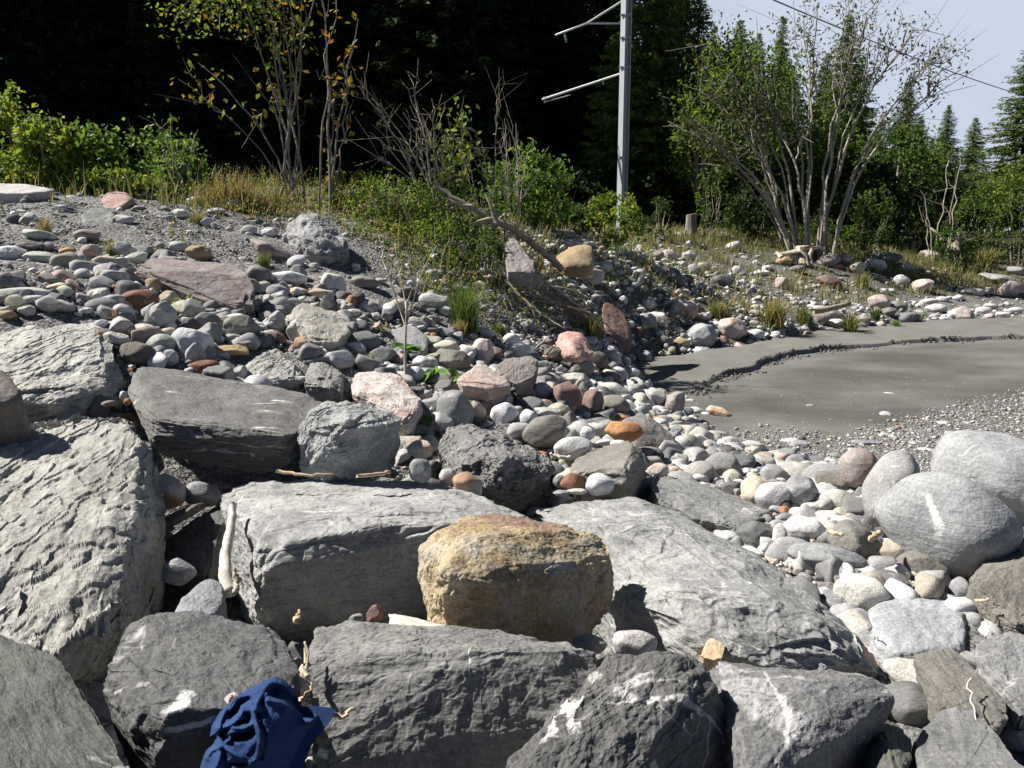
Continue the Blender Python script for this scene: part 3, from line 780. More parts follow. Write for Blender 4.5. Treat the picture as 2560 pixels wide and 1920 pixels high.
# ---- the large blocks of the foreground, near to far
boulder("dark greenish slab with a rough flat face, leaning in the bottom left corner",
        "J -300 330 3.1; J 0 395 3.0; J 160 415 2.98; J 390 515 2.8; J 480 660 2.66; J 570 800 2.5; J 830 1235 2.15; J 850 1500 2.0; J -300 1500 1.95; J 0 1235 2.06",
        'slateplain', k=34, pieces=6, ledge=.04, drop=.5, chip=.012, cell=.16, fb=.012, ridged=.012, strata=.01, aniso=(1, 1.6, 3))
boulder("dark boulder with white streaks that the blue cloth bag lies on",
        "J 610 600 2.8; J 740 420 2.98; J 850 240 3.15; J 1080 212 3.22; J 1300 238 3.2; J 1540 258 3.18; J 1800 330 3.1; J 1880 450 3.0; J 1915 640 2.8; J 1890 830 2.66; J 1400 1110 2.5; J 980 1130 2.47; J 830 1030 2.55; J 690 760 2.68; J 1000 850 2.46; J 1500 850 2.5",
        'streaked', k=20, tint=(1.15, 1.15, 1.15), pieces=12, ledge=.09, drop=.55, chip=.022, cell=.22, fb=.016, ridged=.016, strata=.022, sfreq=16, axis=(.35, -.35, .8), aniso=(.6, 1.6, 2.2))
boulder("wide dark block with a pale flat top, right of the blue bag",
        "J 2030 340 3.08; J 1990 520 2.86; J 2000 700 2.78; J 1990 1235 2.64; K 30 297 3.2; K 560 408 3.12; K 940 325 3.2; K 1160 372 3.12; K 1420 440 3.02; K 1690 500 2.9; K 210 570 2.84; K 430 528 2.82; K 850 500 2.8; K 1100 485 2.82; K 0 1500 2.84; K 500 1500 2.95; K 1350 1500 2.78; K 1560 900 2.78; K 400 1000 2.88",
        'slate', k=38, pieces=16, ledge=.06, cutlo=.94, drop=.5, tint=(1.9, 1.88, 1.8), chip=.02, cell=.16, fb=.011, ridged=.012, strata=.008, axis=(.1, -.7, .7), aniso=(1.5, 1, 1.3))
boulder("dark pointed block with white seams, its ridge running down the bottom middle",
        "K 1740 468 2.92; K 1900 455 2.95; K 2150 468 2.92; L 30 462 2.86; L 135 540 2.76; L 250 690 2.72; L 330 900 2.85; L 450 1235 2.85; L 500 1500 2.8; K 1560 660 2.72; K 1330 920 2.5; K 1000 1235 2.3; K 900 1500 2.15; K 1650 1500 2.2; K 2100 1235 2.75; K 1850 560 2.72; L 200 1500 2.75",
        'seamed', k=26, tint=(1.15, 1.14, 1.1), ledge=.09, cutlo=.9, drop=.5, chip=.026, cell=.2, fb=.014, ridged=.016, strata=.03, sfreq=15, axis=(.8, .1, .5), aniso=(2.0, .6, 1))
boulder("grey wedge block with a rough white calcite patch on its face",
        "L 190 545 3.06; L 600 560 3.14; L 850 588 3.14; L 1150 618 3.1; L 1330 690 3.0; L 1395 745 2.94; L 1330 830 2.9; L 280 640 2.88; L 330 850 2.74; L 640 935 2.66; L 800 930 2.66; L 1000 700 2.86; L 1240 880 2.86; L 440 1235 2.52; L 760 1235 2.66; L 430 1500 2.35; L 760 1500 2.6; L 1080 1235 2.98",
        'wedge', k=44, pieces=12, ledge=.08, cutlo=.92, drop=.4, chip=.022, cell=.2, fb=.012, ridged=.01, aniso=(1, 1.3, 1))
boulder("large squared grey block with a pale top and dark front, behind the driftwood post",
        "G 1400 688 4.78; G 1480 655 4.86; G 1600 622 4.98; G 1900 600 5.1; H 0 608 5.15; H 300 620 5.12; H 540 618 5.1; H 720 690 5.0; H 1000 740 4.9; H 1280 870 4.66; G 1650 850 4.36; G 1735 1075 4.12; J 1690 80 4.18; J 1645 275 4.22; G 1960 900 4.28; H 260 870 4.3; H 520 880 4.3; H 900 900 4.35; K 100 285 4.42; K 560 330 4.5; H 1000 1130 4.55; J 1560 260 4.4; G 1480 1000 4.75",
        'lime', k=46, pieces=18, ledge=.08, cutlo=.94, drop=.25, tint=(1.28, 1.27, 1.23), chip=.026, cell=.17, fb=.01, ridged=.012, strata=.014, sfreq=16, axis=(.0, -.2, .95), aniso=(.8, .8, 1.5))
boulder("big ochre yellow boulder sitting among the grey blocks",
        "H 505 1130 3.66; H 520 1030 3.7; H 640 930 3.78; H 790 840 3.95; H 1000 822 4.05; H 1250 868 4.06; H 1500 925 3.98; H 1700 980 3.95; H 1775 1100 3.86; K 1790 40 3.8; K 1690 270 3.74; K 1590 360 3.68; K 1400 412 3.75; K 1050 365 3.52; K 700 332 3.42; K 590 285 3.5; K 585 90 3.55; K 535 15 3.62; H 800 1000 3.5; H 1420 985 3.85; K 690 0 3.32; K 960 0 3.36; K 1250 60 3.5; K 1000 260 3.42; H 1020 960 3.6",
        'yellow', k=22, pieces=12, ledge=.07, cutlo=.88, drop=.12, level=8, chip=.02, cell=.3, fb=.06, ridged=.04, lump=.03, warp=1.6)
boulder("long grey slab sloping down beside the yellow boulder, crossed by thin white veins",
        "H 1240 775 5.0; H 1470 715 5.22; H 1700 690 5.3; H 1830 682 5.3; I 0 822 5.22; I 300 985 4.9; I 560 1100 4.6; I 745 1235 4.3; L 1000 195 4.12; L 1240 440 3.9; L 1310 600 3.76; K 1800 200 3.95; K 1930 370 3.76; L 150 545 3.52; L 420 565 3.46; L 800 592 3.46; L 1140 575 3.52; K 2100 230 3.66; L 350 125 3.66; L 700 140 3.66; L 1000 330 3.6; H 1770 1150 4.2; H 1400 880 4.75",
        'lime', k=40, pieces=20, ledge=.14, cutlo=.92, level=8, drop=.35, tint=(1.18, 1.18, 1.14), chip=.022, cell=.16, fb=.012, ridged=.016, strata=.02, sfreq=14, axis=(.45, -.5, .7), aniso=(.7, 1.4, 1.6))
boulder("huge rippled pale grey rock face filling the left edge, below the shattered slab",
        "G -400 330 4.9; G 0 296 4.9; G 200 255 5.0; G 420 210 5.1; G 600 138 5.2; G 820 142 5.18; G 930 190 5.1; G 880 420 4.9; G 850 640 4.6; G 770 900 4.1; G 760 1235 3.78; J 740 330 3.45; J 640 455 3.4; J 400 500 3.2; J 160 425 3.25; J 0 400 3.25; J -400 400 3.25; G 500 1000 3.9; G 0 950 3.95; G 1030 560 5.02; G 985 900 4.66; G 990 1235 4.36; J 1020 160 4.1; J 830 420 3.8",
        'ridge', k=40, pieces=40, ledge=.22, warp=1.4, cutlo=.9, level=8, drop=.35, tint=(1.12, 1.11, 1.08), chip=.05, cell=.13, fb=.05, ridged=.05, lump=.012, axis=(.2, -.5, .8), aniso=(1.7, .7, 1))
boulder("pale shattered slab with stepped ribs at the left edge, just under the gravel slope",
        "D -400 830 6.3; D 0 818 6.3; D 150 765 6.6; D 300 752 6.7; D 530 745 6.85; D 735 748 6.85; D 775 900 6.6; D 785 1100 6.1; D 790 1235 5.9; G 655 100 5.65; G 350 60 5.55; G 0 100 5.35; G -400 100 5.3; D 600 1150 5.8; D 300 1170 5.7; D 0 1180 5.6",
        'ridge', k=40, pieces=34, ledge=.28, warp=1.3, cutlo=.88, drop=.3, level=8, tint=(1.4, 1.39, 1.35), chip=.035, cell=.2, fb=.012, ridged=.016, strata=.035, sfreq=9, axis=(.25, -.1, .9), aniso=(1.6, .7, 1.4))
boulder("dark brown boulder cut by the left edge, shading the pale slab",
        "D -300 1100 4.9; D 0 1110 4.9; D 60 1170 4.85; D 70 1235 4.8; G 150 30 4.75; G 120 90 4.7; G 0 140 4.65; G -300 150 4.6",
        'darkbrown', k=14, drop=.3, chip=.03, fb=.03)
boulder("broad dark grey slab tilted over the black hollow",
        "D 850 1105 6.35; D 1050 1128 6.4; D 1330 1175 6.35; D 1600 1225 6.25; G 1850 20 6.1; G 2060 80 5.95; G 2120 250 5.4; G 805 5 5.95; G 830 70 5.7; G 970 215 5.12; G 975 330 5.12; G 1250 262 5.08; G 1600 300 5.02; G 1850 330 5.0; G 1860 530 5.2; G 1640 590 5.3; G 1300 490 5.5; G 1020 470 5.4; D 820 1235 6.0",
        'slate', k=44, pieces=9, ledge=.08, cutlo=.92, drop=.0, tint=(1.4, 1.37, 1.3), chip=.016, cell=.14, fb=.01, ridged=.012, strata=.024, sfreq=18, axis=(-.25, -.35, .9), aniso=(1, 1, 2.6))
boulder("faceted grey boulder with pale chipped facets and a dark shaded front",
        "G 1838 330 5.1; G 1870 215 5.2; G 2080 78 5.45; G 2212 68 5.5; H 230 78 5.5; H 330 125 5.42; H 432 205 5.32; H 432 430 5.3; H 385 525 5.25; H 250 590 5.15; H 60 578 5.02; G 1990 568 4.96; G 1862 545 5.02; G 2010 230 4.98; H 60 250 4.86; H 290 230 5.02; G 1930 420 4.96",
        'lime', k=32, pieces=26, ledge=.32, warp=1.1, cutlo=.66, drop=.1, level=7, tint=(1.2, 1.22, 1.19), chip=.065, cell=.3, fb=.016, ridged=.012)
boulder("dark fractured boulder with pale ribs and a black broken hollow",
        "H 598 330 6.1; H 640 270 6.3; H 740 232 6.5; H 840 232 6.5; H 1100 330 6.35; H 1230 385 6.15; H 1420 520 5.9; H 1440 585 5.75; H 1370 655 5.8; H 1235 785 5.6; H 1010 725 5.5; H 900 620 5.35; H 700 565 5.45; H 640 480 5.6; H 592 450 5.85; H 1000 450 5.42; H 800 420 5.55; H 1200 520 5.4",
        'slate', k=26, pieces=34, ledge=.34, warp=1.4, cutlo=.6, drop=.15, level=8, tint=(2.0, 1.97, 1.9), chip=.06, cell=.17, fb=.02, ridged=.05, strata=.03, sfreq=11, axis=(.7, -.2, .6), aniso=(1.6, .7, 1))
boulder("smooth brown-grey angular block below the bright orange boulder",
        "H 1465 570 5.85; H 1480 480 6.1; H 1620 415 6.3; H 1840 400 6.3; H 1900 350 6.35; H 1965 420 6.25; H 1982 600 6.0; H 1940 695 5.8; H 1775 640 5.5; H 1868 610 5.46; H 1850 525 5.5; H 1500 590 5.56; H 1660 600 5.5",
        'brown', k=26, drop=.25, tint=(1.05, 1.03, 1), chip=.025, cell=.3, fb=.012)
boulder("large brown-grey boulder standing directly behind the bright orange boulder",
        "H 1755 260 7.3; H 1840 190 7.6; H 1990 180 7.7; H 2110 290 7.6; H 2180 360 7.4; H 2195 440 7.2; H 2060 525 6.9; H 1960 470 6.9; H 1900 350 6.9; H 1760 330 7.1",
        'brown', k=14, drop=.3, chip=.03, cell=.3, fb=.02, tint=(1.02, 1, 1))
boulder("pale pink and white rock with an orange crust behind the faceted grey boulder",
        "E 70 1200 6.9; E 130 1150 7.1; E 260 1130 7.2; E 390 1170 7.1; H 430 60 6.9; H 540 110 6.6; H 450 230 6.3; H 330 150 6.4; H 170 130 6.5; H 80 60 6.6; H 260 60 6.5",
        'pink', k=20, drop=.2, chip=.04, cell=.24, fb=.02, ridged=.03)
boulder("flat mauve-grey slab with reddish streaks, lying across the middle of the gravel slope",
        "D 850 500 7.8; D 960 424 8.2; D 1100 420 8.3; D 1300 450 8.3; D 1530 458 8.2; D 1600 530 7.95; D 1652 660 7.7; D 1620 725 7.62; D 1500 742 7.6; D 1200 665 7.7; D 1000 590 7.75; D 1450 520 7.85",
        'mauve', k=30, drop=.25, tint=(.82, .80, .79), chip=.016, cell=.2, fb=.012, strata=.02, sfreq=13, axis=(.15, -.3, .9))
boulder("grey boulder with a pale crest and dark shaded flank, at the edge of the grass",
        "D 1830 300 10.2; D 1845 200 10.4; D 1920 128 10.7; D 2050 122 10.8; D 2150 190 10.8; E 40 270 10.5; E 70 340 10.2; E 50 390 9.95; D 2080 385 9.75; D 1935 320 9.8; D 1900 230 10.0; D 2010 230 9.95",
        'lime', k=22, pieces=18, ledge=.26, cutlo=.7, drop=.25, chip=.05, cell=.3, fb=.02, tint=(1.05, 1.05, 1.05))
boulder("long pale grey flat-topped boulder at the left edge below the bushes",
        "A -200 1200 11; A 0 1165 11.2; A 150 1175 11.2; A 340 1200 11; A 350 1228 10.8; A 0 1235 10.6; A -200 1235 10.6; D 150 5 10.6",
        'pale', k=14, drop=.25, chip=.02, fb=.02, tint=(.85, .84, .86))
boulder("reddish grey boulder in the grass just below the left bushes",
        "D 615 60 11.0; D 680 -5 11.2; D 800 -15 11.2; D 870 45 11; D 840 60 10.8; D 640 110 10.6; D 760 100 10.6",
        'redbrown', k=18, drop=.25, chip=.05, fb=.02, tint=(1.4, 1.35, 1.35))
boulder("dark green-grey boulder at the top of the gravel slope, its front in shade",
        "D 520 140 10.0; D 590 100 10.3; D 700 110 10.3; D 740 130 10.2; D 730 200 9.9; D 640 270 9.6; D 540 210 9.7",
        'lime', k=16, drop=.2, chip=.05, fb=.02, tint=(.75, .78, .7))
boulder("pale shattered flat rock just below the dark green-grey boulder",
        "D 655 230 9.7; D 720 215 9.9; D 850 330 9.5; D 830 385 9.2; D 680 390 9.1; D 650 300 9.4",
        'pale', k=26, drop=.15, chip=.05, cell=.2, fb=.01, tint=(.8, .82, .8))
boulder("tall grey rock leaning at the foot of the fallen log",
        "E 1058 330 11.50; E 1105 285 11.70; E 1150 320 11.60; E 1250 460 11.20; E 1250 520 11.00; E 1080 510 11.00; E 1060 440 11.20",
        'mauve', k=22, drop=.2, chip=.04, fb=.02, tint=(.95, .98, 1))
boulder("tan trapezoid boulder at the foot of the fallen log",
        "E 1375 440 13.9; E 1390 410 14.1; E 1490 340 14.3; E 1590 328 14.3; E 1632 350 14.2; E 1640 460 13.9; E 1620 480 13.7; E 1440 475 13.7; E 1500 400 13.8",
        'tan', k=18, drop=.2, chip=.02, cell=.3, fb=.02)
boulder("dark red-brown boulder with a grey cap at the tips of the dead branches",
        "E 1690 710 13.6; E 1750 690 13.8; E 1800 720 13.8; E 1850 830 13.5; E 1890 900 13.3; E 1880 960 13; E 1790 975 12.7; E 1720 930 12.8; E 1680 800 13.2",
        'redbrown', k=16, drop=.2, chip=.03, fb=.02, tint=(.95, .88, .85))
boulder("dark sloping rock under the dead branches beside the red-brown boulder",
        "E 1250 610 12.10; E 1370 640 12.40; E 1560 740 12.60; E 1690 800 12.50; E 1690 860 12.10; E 1500 850 11.90; E 1300 740 11.80",
        'redbrown', k=18, drop=.3, chip=.05, fb=.03, tint=(.75, .72, .7))
boulder("salmon red boulder perched on dark stones near the end of the dead branches",
        "E 1378 990 10.0; E 1400 900 10.3; E 1470 885 10.4; E 1570 905 10.3; E 1620 970 10.2; E 1638 1050 9.9; E 1540 1065 9.7; E 1420 1040 9.8; E 1490 970 9.8",
        'salmon', k=18, drop=.1, chip=.05, cell=.3, fb=.025)
boulder("grey boulder laced with white lines behind the thin dead sapling",
        "E 262 1010 8.2; E 290 870 8.6; E 380 838 8.7; E 490 850 8.7; E 570 930 8.5; E 565 1020 8.2; E 460 1040 8.0; E 330 1035 8.0",
        'grey', k=14, drop=.2, chip=.02, fb=.012, tint=(1.05, 1.03, 1.03))
boulder("blue-white boulder with a pink blotch, highest large rock left of the grass clump",
        "E 48 680 9.4; E 90 610 9.8; E 170 588 9.9; E 250 610 9.8; E 312 690 9.5; E 270 750 9.2; E 150 765 9.0; E 70 735 9.1",
        'white', k=16, drop=.2, chip=.05, fb=.015, tint=(.92, .95, 1.0))
boulder("broad pale tan slab under the pebbles, upper middle of the boulder pile",
        "D 1825 800 7.7; D 1950 700 8.2; D 2150 760 8.2; E 60 830 7.9; E 70 900 7.6; D 2180 950 7.3; D 2000 950 7.2; D 1900 830 7.4",
        'ridge', k=28, drop=.3, chip=.035, cell=.2, fb=.012, tint=(1.1, 1.06, 1.0))
boulder("pale grey angular block with ribs like folded paper, above the dark tilted slab",
        "D 1460 1160 6.7; D 1560 1060 7.0; D 1700 950 7.3; D 1810 1000 7.2; D 1945 1130 6.9; D 1920 1200 6.6; D 1700 1235 6.4; D 1500 1210 6.45",
        'ridge', k=24, pieces=24, ledge=.26, cutlo=.7, drop=.3, chip=.045, cell=.16, fb=.012, tint=(1.02, 1.02, 1.0), aniso=(2, .7, 1))
boulder("grey angular block just right of the ribbed pale block",
        "D 1940 1200 6.8; D 1990 1085 7.1; D 2090 1075 7.2; D 2212 1160 7.0; E 20 1225 6.8; H 20 60 6.5; D 2100 1235 6.4; D 1950 1235 6.5",
        'ridge', k=24, drop=.3, chip=.05, cell=.25, fb=.012, tint=(.85, .85, .85))
boulder("flat pinkish beige slab lying behind the large green leaves",
        "E 740 1190 7.6; E 860 1110 8.0; E 930 1100 8.1; E 1050 1180 7.7; E 1100 1235 7.4; H 980 20 7.1; H 780 0 7.1",
        'mauve', k=24, drop=.2, chip=.02, fb=.01, tint=(1.35, 1.25, 1.18))
boulder("dark grey angular block in the middle of the pile, right of the pinkish slab",
        "E 990 1130 8.2; E 1060 1065 8.5; E 1240 1050 8.5; E 1275 1090 8.4; E 1250 1190 8.0; E 1130 1235 7.8; E 1040 1190 7.9",
        'mauve', k=24, drop=.2, chip=.04, fb=.012, tint=(.75, .78, .78))
# ---- right-hand pile
def sboulder(label, c, x, y, w, h, d, mat, k=9, rot=0, tint=(1, 1, 1), dep=.85, lift=0, level=None, **nz):
    return stone_at(P(c, x, y, d), w * CS * d / FPX, h * CS * d / FPX, mat, k, rot, tint, dep, label=label, name='boulder', level=level, **nz)
def stone_at(ctr, w, h, mat, k, rot, tint, dep=.9, label=None, name='stone', adj=None, noun='stone', cat=None, level=None, group=None, np_=16, **nz):
    """rounded random polytope WxH as seen from the camera, DEP x mean deep; ROT degrees in the picture"""
    seedc[0] += 3; sd = seedc[0]; r = np.random.default_rng(sd)
    u, v, d = project(ctr); npx = max(w, h) * FPX / d * .4
    lv = level or lvl(npx)
    D, F = ico(lv)
    n = r.normal(size=(np_, 3)); n /= np.linalg.norm(n, axis=1)[:, None]
    for _ in range(30):      # spread the planes
        df = n[:, None] - n[None]; dd = (df ** 2).sum(-1) + np.eye(np_)
        n += .12 * (df / dd[..., None] ** 1.5).sum(1) / np_ * 3; n /= np.linalg.norm(n, axis=1)[:, None]
    H = r.uniform(.8, 1.08, np_)
    rad = 1 / ((((np.maximum(D @ n.T, 0) / H) ** k).sum(1)) ** (1 / k))
    rad = np.minimum(rad, 1.22 * np.median(rad))
    V = D * rad[:, None]
    V -= (V.max(0) + V.min(0)) / 2; V /= np.ptp(V, axis=0) / 2
    th = math.radians(rot)
    dp = dep * (w + h) / 2
    V = V * np.array([w / 2, dp / 2, h / 2])
    ct, st = math.cos(th), math.sin(th)
    x = V[:, 0] * ct + V[:, 2] * st; z = -V[:, 0] * st + V[:, 2] * ct
    V = np.stack([x, V[:, 1], z], -1)
    dn = np.asarray(ctr) - np.array([0, 0, CAMZ]); hv = dn / np.linalg.norm(dn)
    pitch = math.asin(-hv[2]); yaw = math.atan2(hv[0], hv[1])
    cp, sp = math.cos(-pitch), math.sin(-pitch)
    V = np.stack([V[:, 0], V[:, 1] * cp - V[:, 2] * sp, V[:, 1] * sp + V[:, 2] * cp], -1)
    cy, sy = math.cos(-yaw), math.sin(-yaw)
    V = np.stack([V[:, 0] * cy - V[:, 1] * sy, V[:, 0] * sy + V[:, 1] * cy, V[:, 2]], -1)
    p = dict(chip=0, fb=.05, cell=.25)
    if k > 12: p.update(chip=.03, fb=.06, cell=.4)
    p.update(nz)
    V = roughen(V, F, sd, max(w, h), **p) + np.asarray(ctr)
    if cat is None: cat = 'boulder' if max(w, h) > .5 else 'stone'
    return finish_rock(name, V, F, mat, tint, adj, noun, cat, label, group)

sboulder("round blue-grey boulder with one thick white vein down its front", 'I', 1705, 900, 850, 650, 4.75, 'veined', 8, 6, (1.22, 1.22, 1.2), fb=.03, chip=.012, dep=.9, level=8)
sboulder("big pale blue-grey boulder behind the round veined one, cut by the right edge", 'I', 2130, 620, 960, 560, 5.8, 'blue', 10, 12, fb=.018, chip=.02, tint=(1.15, 1.15, 1.14), level=7)
sboulder("tall smooth grey boulder leaning against the round veined one", 'I', 1350, 690, 330, 560, 5.35, 'grey', 9, 18, tint=(1.05, 1.02, .98), fb=.014)
sboulder("pinkish grey boulder behind the tall smooth grey one", 'I', 1150, 540, 260, 260, 6.0, 'mauve', 9, 0, tint=(1.25, 1.22, 1.2))
boulder("flat-topped pale blue-grey boulder, smooth and speckled, below the round veined one",
        "L 1170 190 4.2; L 1330 95 4.36; L 1500 58 4.42; L 1650 85 4.4; L 1850 225 4.16; L 1895 330 4.0; L 1850 510 3.76; L 1700 480 3.72; L 1560 492 3.68; L 1420 505 3.68; L 1235 385 3.82; L 1165 260 4.05",
        'blue', k=12, drop=.28, tint=(1.35, 1.35, 1.36), chip=.01, fb=.012)
boulder("flat brown slab cut by the right edge below the round veined boulder",
        "I 1870 1235 4.3; I 1990 1090 4.55; I 2110 950 4.9; I 2300 880 5.0; L 2400 350 3.9; L 2212 330 3.9; L 2050 230 4.0; L 1960 120 4.1; L 1850 20 4.2; I 2300 1100 4.4",
        'brown', k=24, drop=.2, chip=.012, fb=.014, strata=.012, tint=(.85, .84, .8))
boulder("grey slab streaked with fine white lines, at the right edge beside the brown slab",
        "L 1880 430 3.85; L 2000 345 3.95; L 2212 340 4.0; L 2500 400 3.95; L 2400 800 3.35; L 2212 850 3.3; L 2100 700 3.45; L 1960 590 3.6",
        'lime', k=24, drop=.25, chip=.02, fb=.012, strata=.03, tint=(.9, .9, .9), axis=(.4, -.6, .6))
boulder("brown-grey angular slab with two raised corners, near the bottom right corner",
        "L 1480 500 3.75; L 1560 450 3.82; L 1640 475 3.78; L 1775 460 3.8; L 1930 620 3.55; L 2100 780 3.3; L 2125 900 3.16; L 1990 1000 3.05; L 1800 860 3.15; L 1700 720 3.35",
        'brown', k=26, drop=.2, chip=.03, cell=.22, fb=.014, tint=(.85, .85, .83))
boulder("grey slab rising out of the bottom right corner",
        "L 1500 1040 2.95; L 1690 850 3.2; L 1800 810 3.22; L 1930 880 3.1; L 2212 1220 2.62; L 2300 1500 2.35; L 1600 1500 2.4; L 1580 1160 2.75",
        'lime', k=22, drop=.3, tint=(.72, .72, .70), chip=.02, fb=.012, strata=.02)
boulder("dark squat block wedged beside the grey wedge at the bottom right",
        "L 1185 1060 3.0; L 1280 910 3.2; L 1400 950 3.15; L 1500 1050 2.95; L 1495 1160 2.8; L 1400 1300 2.6; L 1220 1300 2.65; L 1310 1040 2.85",
        'slateplain', k=22, drop=.2, chip=.03, fb=.012, tint=(1.15, 1.12, 1.05))
boulder("low grey ledge between the long veined slab and the pale cobbles",
        "H 1985 590 6.0; H 2212 590 6.2; I 60 600 6.2; I 300 680 5.9; I 610 825 5.45; I 540 850 5.3; I 350 940 5.1; I 180 905 5.2; I 100 850 5.25; I 0 780 5.4; H 1990 700 5.55",
        'lime', k=30, drop=.3, tint=(.85, .85, .83), chip=.03, cell=.2, fb=.012, strata=.02)
boulder("dark tilted slab standing in the hollow beside the driftwood post",
        "G 1010 1030 4.75; G 1200 900 4.95; G 1330 790 5.1; G 1450 770 5.1; G 1470 850 4.95; G 1440 1100 4.6; G 1330 1235 4.3; G 1020 1200 4.5",
        'slateplain', k=26, drop=.2, chip=.02, fb=.01, tint=(1.1, 1.1, 1.1))
boulder("grey pointed rock lying in the gap in front of the driftwood post",
        "J 1085 215 3.5; J 1250 40 3.85; J 1350 -15 3.95; J 1425 20 3.9; J 1450 150 3.7; J 1400 260 3.5; J 1230 290 3.4",
        'grey', k=16, drop=.2, tint=(.75, .77, .8), chip=.03)

